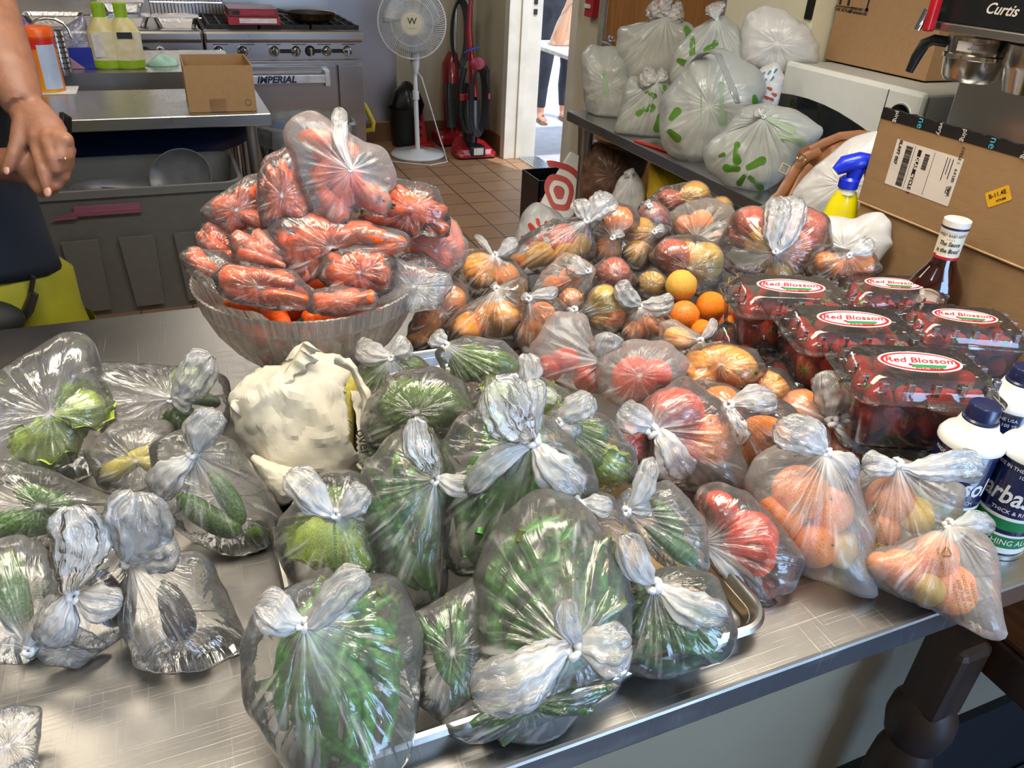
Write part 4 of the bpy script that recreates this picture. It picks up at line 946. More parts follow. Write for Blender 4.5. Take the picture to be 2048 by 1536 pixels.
fb([(1035,890),(1175,730),(1265,820),(1315,940),(1250,1030),(1120,1005)],
   'clear bag of a yellow peach and orange with a long white ear', (('peachy',1180,840,95,.1),('peach',1240,960,75,.0),('yorange',1150,950,60,0)), 'fruit in the bag with a long white ear', knot=(1000,930), Y=1.00, tails=((1270,865,90,.01),(940,900,60,.0)))
fb([(1290,1085),(1325,930),(1400,885),(1505,875),(1605,960),(1560,1060),(1480,1095),(1320,1125)],
   'clear bag of red nectarines with two wide ears like a bow', (('peach',1480,1000,85,.1),('peach',1370,1050,75,.1)), 'red nectarine in the bag with a wide bow', knot=(1412,878), Y=.96, tails=((1255,735,120,.01),(1625,850,120,.01)))
for kd, x, y, r, Y, lb in (('grape',1672,738,100,1.03,'loose-looking round grapefruit with rough peel in the right heap'),('peach',1690,930,95,.98,'smooth peach-orange fruit left of the darker orange'),
        ('orange',1862,872,95,.99,'dark loose orange against the strawberry boxes'),('orange',1800,1030,75,.95,'small orange low beside the strawberry boxes'),('apple',1930,960,80,.98,'dark red apple wedged beside the strawberry boxes'),
        ('orange',640,1010,70,1.02,'orange peeping out beside the very large mango'), ('orange',1650,800,60,1.06,'orange fruit hidden behind the round grapefruit')):
    a, b = cpx('F', (x, y)); p_ = aty(a, b, Y); r_ = r*.3125*depth(p_)/F
    put(kd, p_, r_, None, lb)
fb([(728,1140),(870,938),(1065,958),(1080,1060),(1155,1240),(1185,1450),(1120,1405),(1000,1385),(880,1335),(740,1295)],
   'frosted bag of tomatoes with a stiff upright flap', (('tomato',820,1270,90,.0),('tomato',930,1220,90,.0),('tomato',1080,1330,95,.1)), 'red tomato in the frosted bag with a stiff flap', z=.985, mat=FILM_F, D=.6, knot=(1165,1225), tails=((1200,1040,170,.02),))
fb([(1130,1300),(1180,1180),(1370,1108),(1560,1120),(1692,1230),(1645,1365),(1560,1385),(1440,1505),(1300,1525),(1190,1445)],
   'rounded milky bag of one big tomato in the centre', (('tomato',1370,1340,140,.1),('tomato',1520,1300,90,-.2)), 'big tomato in the rounded milky bag', z=.985, mat=FILM_F, D=.7)
fb([(1545,1120),(1548,985),(1625,965),(1785,1060),(1810,1110),(1700,1190)],
   'frosted bag of orange mangoes with one small ear', (('mango',1650,1080,85,0,30),), 'orange mango in the frosted bag with a small ear', knot=(1790,1095), z=.985, mat=FILM_F, tails=((1895,960,60,.0),))
bag('P', [(1362,735),(1400,690),(1440,688),(1500,700),(1525,745),(1480,775),(1380,775)],
   'clear bag over a big yellow-orange mango right of centre', items=(('mango',1450,735,56,.1,10),('mango',1400,745,42,0,60)), ilabel='big yellow-orange mango right of centre', z=.985)
bag('P', [(1290,870),(1310,808),(1370,763),(1440,808),(1472,900),(1494,984),(1400,977),(1330,962),(1288,930)],
   'milky bag of tomatoes with a thick white double knot', items=(('tomato',1345,830,58,.1),('tomato',1345,905,50,.0),('peach',1420,880,48,-.1)), ilabel='tomato in the milky bag with a thick double knot', knot=(1310,862), z=.955, D=.7, tails=((1238,820,56,.005),(1375,955,64,.005)), mat=FILM_M, kr=.010)
bag('P', [(1190,890),(1235,845),(1290,860),(1300,910),(1270,945),(1210,930)],
   'small bag of tomato wedged behind the pale broccoli stalks', items=(('tomato',1255,890,40,.1),), ilabel='tomato wedged behind the broccoli stalks', z=.95)
bag('P', [(1375,785),(1420,765),(1560,808),(1602,850),(1560,895),(1530,938),(1480,952),(1440,860)],
   'clear bag of bright oranges with a drooping printed ear', items=(('orange',1525,885,50,.1),('orange',1440,815,40,.0),('orange',1480,900,40,-.1)), ilabel='bright orange in the bag with a drooping ear', knot=(1462,812), z=.95, D=.75, tails=((1552,794,50,.005),(1464,890,62,.005)), kr=.008)
bag('P', [(1450,775),(1500,738),(1560,742),(1592,785),(1570,815),(1490,800)],
   'clear bag of a smooth mango touching the strawberry boxes', items=(('mango',1530,775,42,.1,20),), ilabel='smooth mango touching the strawberry boxes', z=.96)
bag('P', [(1558,825),(1600,788),(1700,785),(1800,800),(1890,826),(1850,880),(1815,925),(1740,932),(1640,918),(1572,900)],
   'wide misted bag of peaches with a long empty corner pointing right', items=(('peach',1600,825,42,.0),('peach',1690,890,44,.1),('peach',1625,890,38,.0)), ilabel='peach in the wide bag with an empty corner', knot=(1672,842), z=.935, D=.55, tails=((1658,742,60,.01),(1748,892,60,.0)), mat=FILM_M, kr=.010)
bag('P', [(1498,970),(1520,930),(1560,905),(1640,910),(1700,960),(1725,1070),(1728,1215),(1690,1160),(1640,1150),(1600,1140),(1575,1080),(1520,1020)],
    'frosted bag of ripe peaches with a pointed corner on bare steel', knot=(1650,912), z=.925, D=.8, mat=FILM_F,
    tails=((1555,845,70,.0),(1712,955,50,.0)), items=(('peach',1600,985,50),('peach',1555,1040,44,-.1),('peach',1625,1100,42),('peachy',1682,1105,36),('peach',1660,1020,42)), ilabel='ripe peach in the frosted bag with a pointed corner', kr=.007)
bag('P', [(1715,960),(1790,925),(1860,945),(1908,985),(1892,1050),(1830,1152),(1780,1120),(1740,1110),(1716,1040)],
    'triangular frosted bag of peaches in front of the shaving cream cans', knot=(1796,930), z=.945, D=.6, mat=FILM_F,
    tails=((1968,942,56,.0),(1725,935,46,.0)), items=(('peach',1780,1000,42),('peachy',1830,1030,34,.1),('peach',1760,1060,36),('peachy',1755,1095,20,.2)), ilabel='peach in the triangular frosted bag', kr=.007)
bag('P', [(1722,1140),(1745,1105),(1850,1085),(1920,1058),(1962,1100),(1980,1275),(1930,1248),(1850,1205),(1780,1178)],
    'frosted bag of apricots hanging over the counter front edge', knot=(1893,1052), z=.915, D=.65, mat=FILM_F,
    tails=((1988,1048,40,.0),), items=(('peach',1900,1180,46),('peachy',1855,1180,30,.3),('peach',1800,1140,38),('peach',1870,1110,40),('peach',1760,1130,24)), ilabel='apricot in the frosted bag over the counter edge', kr=.007)
bag('P', [(1395,990),(1440,973),(1500,998),(1560,1060),(1592,1112),(1572,1172),(1520,1192),(1450,1140),(1415,1100)],
    'clear bag of a large red tomato just right of the pan', knot=(1412,1085), z=.92, D=.7, mat=FILM,
    tails=((1540,1242,60,-.01),), items=(('tomato',1500,1090,64,.0),('tomato',1440,1020,38)), ilabel='large red tomato right of the pan', kr=.008)
bag('P', [(1435,505),(1480,440),(1560,410),(1640,438),(1648,492),(1612,552),(1540,562),(1475,545)],
   'clear bag of big red apples behind the strawberry boxes', items=(('apple',1500,458,40,.1),('apple',1608,462,42,.1),('peach',1580,500,38,.3),('yorange',1553,545,30,.4),('yorange',1515,475,30,.3)), ilabel='apple or peach behind the strawberry boxes', knot=(1552,503), Y=1.12, D=.75, tails=((1548,395,44,.0),(1600,398,50,.0)), kr=.007)
bag('P', [(1615,530),(1670,498),(1735,508),(1754,540),(1690,565),(1625,560)],
   'clear bag of small oranges behind the farthest strawberry box', items=(('orange',1650,530,24,.1),('orange',1720,530,25,.1),('orange',1685,545,24,.2)), ilabel='small orange behind the farthest strawberry box', knot=(1697,512), Y=1.0, tails=((1746,483,34,.0),))
for k in range(26):
    a = k*2.4; r_ = .10*math.sqrt((k+.5)/26); zz = ZC+.055+.03*(k % 3)
    if math.hypot(r_, 0) > .085 and zz < ZC+.07: zz += .03
    put('carrot', V(.153+r_*math.cos(a), 1.12+r_*math.sin(a), zz), .10, Euler((0, R.uniform(-.2, .2), R.uniform(0, 6))), 'carrot seen dimly through the side of the cut glass bowl', group='carrots in the bottom of the glass bowl', stretch=(1, 1.3, 1.3))
# ================================================================== THINGS ON THE COUNTER
# ---- cut glass bowl
BC = (.153, 1.12)
M_GL = film('cut_glass', haze=.15, tint=(.90, .87, .83), white=(.75, .70, .64), gloss=.55, rough=.1, bump=.25, mil=.6, trl=.3)
t = thing('glass_bowl', 'large cut glass punch bowl heaped with bags of carrots', 'bowl', (*BC, ZC))
def cutfn(a, z):
    u = (z-ZC)/.15; k = 12
    v = abs(((a*k/(2*PI)) % 1)-.5)*2
    fan = .5+.5*math.cos(5*PI*v*(1.2-u))
    return 1+.012*fan*math.sin(PI*max(0, min(1, u)))+.010*abs(math.sin(a*36))*(u > .78)+.008*abs(math.sin(a*24))*(u < .2)
op = [(.001, ZC), (.062, ZC), (.068, ZC+.006), (.075, ZC+.012), (.098, ZC+.028), (.125, ZC+.055), (.145, ZC+.085), (.158, ZC+.115), (.166, ZC+.148), (.168, ZC+.152), (.165, ZC+.153)]
ip = [(.160, ZC+.146), (.150, ZC+.113), (.137, ZC+.085), (.117, ZC+.057), (.090, ZC+.033), (.06, ZC+.02), (.001, ZC+.018)]
prof_ = []
for a, b in zip(op, op[1:]):
    for k in range(7): prof_.append((a[0]+(b[0]-a[0])*k/7, a[1]+(b[1]-a[1])*k/7))
prof_.append(op[-1])
bm = bmesh.new(); lathe(bm, [(r, z) for r, z in prof_]+ip, (*BC, 0), 480, fn=lambda a, z: cutfn(a, z))
og_ = Vector((*BC, 0)); dn_ = []
def cutpat(a, u):
    s = (a*12/(2*PI)) % 1; x, y = (s-.5)*2, u
    ph = math.atan2(y-.18, x*.9); rad_ = math.hypot(x*.9, y-.18)
    fan = max(0, math.cos(ph*13))**3 if 0 < ph < PI and .1 < rad_ < .75 else 0
    ph2 = math.atan2(y-.05, (abs(x)-1)*.8); star = max(0, math.cos(ph2*11))**4 if math.hypot((abs(x)-1)*.8, y-.05) < .5 else 0
    rib = abs(math.sin(a*72))**2 if u > .84 else 0
    return max(fan, star, rib*.7, .8 if abs(u-.84) < .015 else 0, (.9 if abs(abs(x)-.97) < .03 and u > .2 else 0))
for v in bm.verts:
    q = v.co-og_; dn_.append(.9*cutpat(math.atan2(q.y, q.x) % (2*PI), (q.z-ZC)/.15))
bs_ = obj('bowl_shell', bm, M_GL, t, ang=25); set_attr(bs_, dn_)
# ---- torn white paper bag with something green inside
PM = P('crumpled_white_paper', '#c4beae', .85, var=.03, sc=20, bump=.5, bsc=60)
po = [(457,790),(500,762),(570,738),(603,686),(650,715),(695,728),(727,800),(738,870),(732,925),(690,955),(640,962),(545,948),(495,880),(470,840)]
bm, dn, uv, kp, C, vw, mr = film_body(po, (604, 722), depth(atz(600, 830, .955)), .06, ZC+.001, 0, 1.5, 77, peak=0, gath=.01, NP=150, NT=60)
hole = [(688,770),(696,772),(708,810),(714,850),(716,900),(712,906),(702,878),(700,840),(692,805)]
def inpoly(x, y, pl):
    r = False; n = len(pl)
    for i in range(n):
        x1, y1 = pl[i]; x2, y2 = pl[(i+1) % n]
        if (y1 > y) != (y2 > y) and x < (x2-x1)*(y-y1)/(y2-y1)+x1: r = not r
    return r
def topx(p):
    q = Vector(p)-CAM; zz = q.dot(_fw); return 1024+F*q.dot(CR)/zz, 768-F*q.dot(CU)/zz
for v in bm.verts: v.co += (v.co-C).normalized()*mr*.10*abs(nz(v.co, 26, 3))+(v.co-C).normalized()*mr*.035*abs(nz(v.co, 62, 5))
bmesh.ops.recalc_face_normals(bm, faces=bm.faces)
dl = [f for f in bm.faces if (f.calc_center_median()-C).dot(vw) > 0 and inpoly(*topx(f.calc_center_median()), hole)]
bmesh.ops.delete(bm, geom=dl, context='FACES')
t = thing('paper_bag', 'crumpled white paper bag torn open over a green squash', 'paper bag', (C.x, C.y, ZC))
o = obj('paper_body', bm, PM, t, ang=12); sm_ = o.modifiers.new('t', 'SOLIDIFY'); sm_.thickness = .0012
# turned-back torn lips and the folded top corner
def ribbon(pxs, wid, dep0, ddep, m, nm, par, seed, ruff=.3):
    bm = bmesh.new(); rows = []; n = 40
    for i in range(n+1):
        u = i/n*(len(pxs)-1); k = min(int(u), len(pxs)-2); f = u-k
        x = pxs[k][0]*(1-f)+pxs[k+1][0]*f; y = pxs[k][1]*(1-f)+pxs[k+1][1]*f
        p = atd(x, y, dep0+nz((u*1.3, 0, seed), 1)*.006); tt = Vector((pxs[k+1][0]-pxs[k][0], pxs[k+1][1]-pxs[k][1], 0)).normalized()
        nrm = (CR*-tt.y-CU*tt.x); row = []
        for j in range(7):
            v = j/6; q = p+nrm*(wid*(v+ruff*nz((u*2, v*2, seed), 1.5)*v))-_fw*(ddep*math.sin(PI*v*.8)*(1+.6*nz((u*3, v, seed+2), 1)))
            row.append(bm.verts.new(q))
        rows.append(row)
    for a, b in zip(rows, rows[1:]):
        for j in range(6): bm.faces.new((a[j], a[j+1], b[j+1], b[j]))
    o = obj(nm, bm, m, par, ang=30); s_ = o.modifiers.new('t', 'SOLIDIFY'); s_.thickness = .001
    return o
dB = depth(C+vw*mr*.55)
ribbon([(668,728),(700,742),(724,800),(720,850),(722,915),(712,930)], -.013, dB-.012, .010, PM, 'torn_lip', t, 3)
ribbon([(460,800),(500,768),(568,745),(598,700),(606,684)], .022, dB-.0, .012, PM, 'crumpled_top_fold', t, 5, .5)
text('over', .017, basis(atd(727, 885, dB-.030), CR*.25-CU*.95, CR*.95+CU*.25), MC['black_marker'], t, 'printed_word')
pt = atd(685, 835, depth(C)-.008); put('squash', pt, .13, Matrix((CU, -CR, -_fw)).transposed(), 'plain green squash showing through the tear of the white paper bag', stretch=(1, 1.0, 1.0))
po = [(500,905),(560,930),(640,950),(600,1000),(560,1012),(530,985)]
bm, dn, uv, kp, C2, vw2, mr2 = film_body(po, (570, 960), depth(atz(570, 965, .915)), .03, ZC+.001, 0, 1.4, 78, peak=0, gath=.01)
obj('lower_corner', bm, PM, t, ang=12)
# ---- strawberry clamshells
M_CLAM = clear('clamshell_plastic', (.995, .995, .995), 1.7, .07, .035, .3, 45)
M_LBLW = P('label_white', '#f0eee8', .4, var=.02); M_LBLR = P('label_red', '#b0202a', .4, var=.04); M_LBLG = P('label_green', '#2c8a52', .4, var=.04)
M_LK = P('label_black', '#1a1a1c', .4)
CL, CWd = .186, .124
def rl(bm, w, h, r, z, jag=0):
    return [bm.verts.new((x, y, z)) for x, y in rrect(w, h, r, 5)]
def loft(bm, ls, cap0=False, cap1=False):
    for a, b in zip(ls, ls[1:]):
        for k in range(len(a)): bm.faces.new((a[k], a[(k+1) % len(a)], b[(k+1) % len(b)], b[k]))
    if cap0: bm.faces.new(ls[0])
    if cap1: bm.faces.new(ls[-1])
HB = .066   # tray height
def mk_clam():
    r = D2.objects.new('strawberry_box', None); COL.objects.link(r); ORG[r.name] = Vector((0, 0, 0))
    bm = bmesh.new(); ls = []
    for w, z in ((.80, 0), (.82, .004), (.93, HB-.006), (.94, HB), (1, HB), (1, HB+.003)):
        ls.append(rl(bm, CL*w, CWd*w if w < 1 else CWd, .018, z))
    loft(bm, ls, cap0=True); obj('tray', bm, M_CLAM, r, ang=30)
    # lid with notched sloping sides
    bm = bmesh.new(); ls = [rl(bm, CL+.004, CWd+.004, .016, HB+.0035), rl(bm, CL-.012, CWd-.012, .02, HB+.0045), rl(bm, CL-.016, CWd-.016, .02, HB+.012),
                            rl(bm, CL-.036, CWd-.032, .022, HB+.026), rl(bm, CL-.044, CWd-.038, .02, HB+.028)]
    loft(bm, ls, cap1=True); obj('lid', bm, M_CLAM, r, ang=25)
    bm = bmesh.new()
    for sx, n, L0 in ((0, 5, CL), (1, 3, CWd)):
        for s in (-1, 1):
            for k in range(n):
                u = (k-(n-1)/2)*(L0-.06)/(n-1) if n > 1 else 0; off = (CWd/2-.012) if sx == 0 else (CL/2-.012)
                q = bmesh.new(); box(q, -.0045, .0045, -.005, .004, 0, .017)
                q.transform(Matrix.Translation((u, 0, 0)) @ Matrix.Identity(4))
                A = Matrix.Translation((0, s*off, HB+.009)) @ Matrix.Rotation(0 if s > 0 else PI, 4, 'Z')
                if sx: A = Matrix.Rotation(PI/2, 4, 'Z') @ A
                q.transform(A); me = D2.meshes.new('q'); q.to_mesh(me); q.free(); bm.from_mesh(me); D2.meshes.remove(me)
    obj('lid_ribs', bm, M_CLAM, r, smooth=False, bevel=.001)
    for s in (-1, 1): obj('snap_tab', bx(s*CL/2-.004, s*CL/2+.010, -.012, .012, HB, HB+.007), M_CLAM, r, smooth=False, bevel=.002)
    obj('front_tab', bx(-.012, .012, -CWd/2-.008, -CWd/2+.002, HB, HB+.006), M_CLAM, r, smooth=False, bevel=.002)
    zt = HB+.0285
    def oval(a, b, z, h, n=48): return pr([(a*math.cos(2*PI*k/n), b*math.sin(2*PI*k/n)) for k in range(n)], h, Matrix.Translation((0, 0, z)))
    lb = obj('label', oval(.052, .026, zt, .0003), M_LBLW, r, smooth=False)
    obj('label_border', oval(.049, .0235, zt+.0003, .0002), M_LBLR, lb, smooth=False)
    obj('label_field', oval(.045, .0195, zt+.0005, .0002), M_LBLW, lb, smooth=False)
    obj('label_band', pr([(-.018, -.016), (.024, -.016), (.03, -.008), (-.012, -.008)], .0002, Matrix.Translation((0, 0, zt+.0007))), M_LBLG, lb, smooth=False)
    text('Red Blossom', .0185, basis((0, .002, zt+.0008), (1, 0, 0), (0, 1, 0)), M_LBLR, lb, 'brand_lettering', shear=.35, bold=.0002, sx=.92)
    text('STRAWBERRIES', .0050, basis((.004, -.0185, zt+.0008), (1, 0, 0), (0, 1, 0)), M_LBLR, lb, 'small_lettering')
    obj('label_berry', pr([(.003*math.cos(k*.6)-.016, .0028*math.sin(k*.6)-.0095) for k in range(10)], .0003, Matrix.Translation((0, 0, zt+.0009))), M_LBLR, lb, smooth=False)
    return r
CLAM = mk_clam(); cl_first = [True]
def clam(x, y, z, rz, label, nb, gl, tilt=(0, 0)):
    M = Matrix.Translation((x, y, z)) @ Matrix.Rotation(math.radians(rz), 4, 'Z') @ Matrix.Rotation(math.radians(tilt[0]), 4, 'X') @ Matrix.Rotation(math.radians(tilt[1]), 4, 'Y')
    if cl_first[0]: o = CLAM; o.matrix_world = M; o['label'] = label; o['group'] = 'boxes of strawberries'; cl_first[0] = False
    else: o = dup(CLAM, M, label, 'boxes of strawberries')
    o['category'] = 'strawberry box'
    k = 0
    for lay, zz in ((0, .022), (1, .056)):
        for i in range(4):
            for j in range(3):
                if k >= nb: break
                q = M @ Vector(((i-1.5)*.038+R.uniform(-.003, .003), (j-1)*.033+R.uniform(-.003, .003), zz+R.uniform(0, .006)+lay*.004))
                rot = Euler((R.uniform(-1.3, 1.3)+PI*R.choice((0, .5)), R.uniform(-1, 1), R.uniform(0, 6))); k += 1
                put('strawberry', q, .0205*R.uniform(.9, 1.08), rot, ('upper' if lay else 'lower')+' ripe strawberry '+('left', 'middle left', 'middle right', 'right')[i]+' in the '+gl, 'strawberry', group='strawberries in the '+gl[:40]+str(lay)+str(i))
def clp(px_, py_, zt): p = atz(px_, py_, zt); return p.x, p.y
for (a, b, zt, rz, lb, gl) in ((1582, 572, 1.055, -22, 'strawberry box with oval label, leftmost of the upper five, behind the peach heap', 'leftmost labelled strawberry box'),
        (1788, 567, .985, -24, 'strawberry box with oval label directly left of the sauce bottle', 'labelled box left of the sauce bottle'),
        (1708, 638, 1.055, -21, 'strawberry box with oval label in the middle of the five, blue window glare', 'middle labelled strawberry box'),
        (1930, 632, .985, -28, 'strawberry box with oval label in front of the large cardboard box, rightmost', 'rightmost labelled strawberry box'),
        (1840, 724, 1.062, -23, 'strawberry box with oval label nearest the camera above the shaving cream cans', 'nearest labelled strawberry box')):
    x, y = clp(a, b, zt); clam(x, y, zt-HB-.0285, rz, lb, 24, gl)
for (a, b, rz, lb, gl) in ((1545, 665, -20, 'lower strawberry box mostly hidden under the leftmost labelled box', 'lower hidden left strawberry box'),
        (1668, 738, -22, 'lower strawberry box mostly hidden under the middle labelled box', 'lower hidden middle strawberry box'),
        (1838, 812, -23, 'lower strawberry box mostly hidden under the nearest labelled box', 'lower hidden nearest strawberry box')):
    x, y = clp(a, b, ZC+.096); clam(x, y, ZC+.0012, rz, lb, 24, gl)
# ---- barbecue sauce bottle
BS = CAM + ray(1917, 438)*1.33
bx0, by0 = BS.x, BS.y
t = thing('sauce_bottle', 'dark barbecue sauce bottle with a white neck label by the cardboard box', 'sauce bottle', (bx0, by0, ZC))
hB = BS.z-ZC
M_SAUCE = P('dark_sauce_glass', '#2a0c06', .08, var=.2, coat=1)
sp = [(.001, 0), (.038, 0), (.046, .006), (.049, .03), (.049, .075), (.046, .10), (.036, .125), (.024, .145), (.0195, .158), (.0185, .17), (.001, .17)]
k_ = hB/.235
Msq = Matrix.Rotation(math.radians(-24), 4, 'Z') @ Matrix.Diagonal((1.12, .80, 1, 1))
obj('glass_body', lt([(r, z*k_) for r, z in sp], (bx0, by0, ZC), 40, M=Msq), M_SAUCE, t)
obj('neck_label', lt([(.019, .168*k_), (.0205, .166*k_), (.0215, .225*k_), (.019, .225*k_)], (bx0, by0, ZC), 32), P('cream_label', '#ece4cc', .4, var=.02), t)
obj('neck_ring', lt([(.0208, .163*k_), (.0216, .163*k_), (.0216, .168*k_), (.0208, .168*k_)], (bx0, by0, ZC), 32), M_LBLR, t)
cp_ = obj('cap', lt([(.0218, .214*k_), (.0222, .216*k_), (.0222, .234*k_), (.020, .2355*k_), (.001, .2355*k_)], (bx0, by0, ZC), 32), P('cream_cap', '#e6e0d0', .35), t)
obj('cap_band', lt([(.0224, .219*k_), (.0227, .219*k_), (.0227, .223*k_), (.0224, .223*k_)], (bx0, by0, ZC), 32), P('navy_print', '#1d2547', .4), cp_)
vd = Vector((CAM.x-bx0, CAM.y-by0, 0)).normalized(); sd = Vector((-vd.y, vd.x, 0))
def wraptext(s, size, z, r, m, par, c=(0, 0), nm='lettering', sx=1, shear=0, arc=0, sy=1, base=None, bold=0):
    """lettering bent round a vertical cylinder facing the camera side"""
    b0 = base or (bx0, by0); c_ = D2.curves.new('t', 'FONT'); c_.body = s; c_.size = size; c_.align_x = 'CENTER'; c_.align_y = 'CENTER'; c_.shear = shear; c_.offset = bold; c_.resolution_u = 2; c_.extrude = .0001
    o = D2.objects.new('t', c_); COL.objects.link(o); me = D2.meshes.new_from_object(o.evaluated_get(bpy.context.evaluated_depsgraph_get())); D2.objects.remove(o); D2.curves.remove(c_)
    bm = bmesh.new(); bm.from_mesh(me); D2.meshes.remove(me)
    v0 = Vector((CAM.x-b0[0], CAM.y-b0[1], 0)).normalized(); a0 = math.atan2(v0.y, v0.x)+c[0]
    for v in bm.verts:
        x = v.co.x*sx; y = v.co.y-arc*x*x*40; a = a0+x/r
        v.co = Vector((b0[0]+(r+v.co.z)*math.cos(a), b0[1]+(r+v.co.z)*math.sin(a), z+y))
    return obj(nm, bm, m, par, smooth=False)
MK = M_LK
wraptext("SWEET BABY RAY'S", .0072, ZC+.2085*k_, .0222, MC['navy_print'], t, sx=.82, arc=-.03)
wraptext('The Sauce', .0105, ZC+.193*k_, .0222, MK, t, sx=.82, shear=.2, bold=.0002)
wraptext('is the Boss!', .0105, ZC+.180*k_, .0219, MK, t, sx=.82, shear=.2, bold=.0002)
wraptext('* * * *', .006, ZC+.200*k_, .0222, M_LBLR, t, sx=.9)
bm = bmesh.new()   # oval body label following the body
n_ = 40; cvt = None; ctr = None
def bodyp(a, z, off=.0006):
    r_ = 0
    for (r1, z1), (r2, z2) in zip(sp, sp[1:]):
        if z1*k_ <= z <= z2*k_ and z2 > z1: r_ = r1+(r2-r1)*(z-z1*k_)/((z2-z1)*k_)
    v = Msq @ Vector(((r_+off)*math.cos(a), (r_+off)*math.sin(a), z)); return Vector((bx0, by0, ZC))+v
aF = math.atan2(vd.y, vd.x)+math.radians(24)
def ovl(s, off, m, nm, par):
    bm = bmesh.new(); c0 = bm.verts.new(bodyp(aF, .062*k_, off)); prev = [c0]*n_
    for ring in range(1, 7):
        cur = [bm.verts.new(bodyp(aF+.80*s*ring/6*math.cos(2*PI*k/n_), .062*k_+.046*s*ring/6*math.sin(2*PI*k/n_), off)) for k in range(n_)]
        for k in range(n_):
            if ring == 1: bm.faces.new((c0, cur[k], cur[(k+1) % n_]))
            else: bm.faces.new((prev[k], cur[k], cur[(k+1) % n_], prev[(k+1) % n_]))
        prev = cur
    return obj(nm, bm, m, par)
lb_ = ovl(1, .0006, MC['cream_label'], 'body_label', t); ovl(.93, .0010, M_LBLR, 'label_ring', lb_); ovl(.90, .0014, MC['cream_label'], 'label_field', lb_)
for s_, zz in (("SWEET BABY", .078), ("RAY'S", .062)):
    wraptext(s_, .014, ZC+zz*k_, .052, MK, lb_, sx=.9, bold=.0004, shear=.2)
# ---- shaving cream cans
M_NAVY = P('navy_can', '#131c44', .25, var=.05, coat=.6); M_CANW = P('can_white_plastic', '#e8e8e4', .3, var=.02); M_CANG = P('can_green_band', '#1e7a46', .3); M_SIL = P('can_silver', (.7, .7, .7), .25, 1)
M_CANB = P('can_blue_panel', '#2456a8', .3)
def can(x, y, label):
    t = thing('shaving_cream_can', label, 'aerosol can', (x, y, ZC), 'shaving cream cans'); r = .033; L = lambda p: lt(p, (x, y, ZC), 40)
    obj('can_body', L([(.001, .001), (r-.003, .001), (r, .004), (r, .132), (r-.003, .136), (.001, .136)]), M_NAVY, t)
    obj('base_rim', L([(r, 0), (r+.0012, .001), (r+.0012, .006), (r, .007)]), M_SIL, t)
    for z0, z1, m, nm in ((.010, .018, M_CANW, 'white_stripe'), (.018, .034, M_CANG, 'green_stripe'), (.034, .037, M_CANW, 'white_stripe'), (.043, .057, M_CANG, 'green_stripe'), (.057, .061, M_CANW, 'white_stripe')):
        obj(nm, L([(r+.0001, z0), (r+.0004, z0), (r+.0004, z1), (r+.0001, z1)]), m, t)
    obj('collar', L([(r+.001, .132), (r+.003, .134), (r+.003, .139), (r-.001, .146), (r-.009, .152), (r-.013, .164), (.001, .165)]), M_CANW, t)
    obj('cap', L([(.0185, .158), (.0195, .16), (.0195, .166), (.0175, .168), (.0170, .182), (.015, .1845), (.001, .185)]), P('navy_cap', '#141c46', .35, coat=.3), t)
    b = (x, y)
    wraptext('Barbasol', .034, ZC+.088, r+.0006, M_CANW, t, base=b, shear=.15, c=(-.1, 0), sx=.75, bold=.0006)
    wraptext('MADE IN THE USA', .0062, ZC+.124, r+.0006, M_CANW, t, base=b, c=(-.35, 0)); wraptext('100 YEARS', .0062, ZC+.116, r+.0006, M_CANW, t, base=b, c=(.35, 0))
    wraptext('SOOTHING ALOE', .011, ZC+.026, r+.0007, M_CANW, t, base=b, c=(.3, 0), sx=.9)
    wraptext('THICK & RICH', .007, ZC+.068, r+.0006, M_CANW, t, base=b, c=(.2, 0))
can(.795, .466, 'navy shaving cream can nearest the frosted peach bags')
can(.925, .512, 'navy shaving cream can farthest back at the right picture edge')
can(.845, .424, 'navy shaving cream can cut off by the right edge, nearest the counter front')
# ---- big opened cardboard box with a shipping label
XB = 1.29
pA, pB = atx(1775, 215, XB), atx(2048, 300, XB)
yL = pA.y; yR = .62; zt = pA.z
M_KR = P('cardboard_brown', '#94744f', .8, var=.05, sc=70, stretch=(1, .3, 1), bump=.15, bsc=300); M_KR2 = P('cardboard_edge', '#b4946c', .8)
t = thing('shipping_box', 'large brown shipping box with a white address label and black tape', 'cardboard box', (XB+.13, (yL+yR)/2, ZC))
zf = atx(1692, 386, XB).z
bm = bmesh.new(); box(bm, XB, XB+.006, yR, yL, ZC+.001, zf); box(bm, XB+.15, XB+.156, yR, yL, ZC+.001, zt-.05); box(bm, XB+.006, XB+.15, yL-.006, yL, ZC+.001, zt-.05); box(bm, XB+.006, XB+.15, yR, yR+.006, ZC+.001, zt-.05); box(bm, XB+.006, XB+.15, yR+.006, yL-.006, ZC+.001, ZC+.006)
obj('carton', bm, M_KR, t, smooth=False)
bm = bmesh.new(); box(bm, XB-.005, XB+.001, yR, yL+.004, zf-.002, zt-.018)
obj('upper_flap', bm, M_KR, t, smooth=False, bevel=.001)
obj('flap_crease', bx(XB-.007, XB+.0, yR, yL+.004, zf-.006, zf-.002), M_KR2, t, smooth=False, bevel=.0015)
bm = bmesh.new(); n = 60; lo_ = []; hi_ = []   # ragged tape edge
for i in range(n+1):
    y = yL+.004+(yR-yL-.004)*i/n; h_ = zt+.004*nz((i*.7, 3, 1), 1)+.003*math.sin(i*2.1)*(i % 3 == 0)
    lo_.append((bm.verts.new((XB-.0065, y, zt-.020)), bm.verts.new((XB+.002, y, zt-.020)))); hi_.append((bm.verts.new((XB-.0065, y, h_)), bm.verts.new((XB+.002, y, h_))))
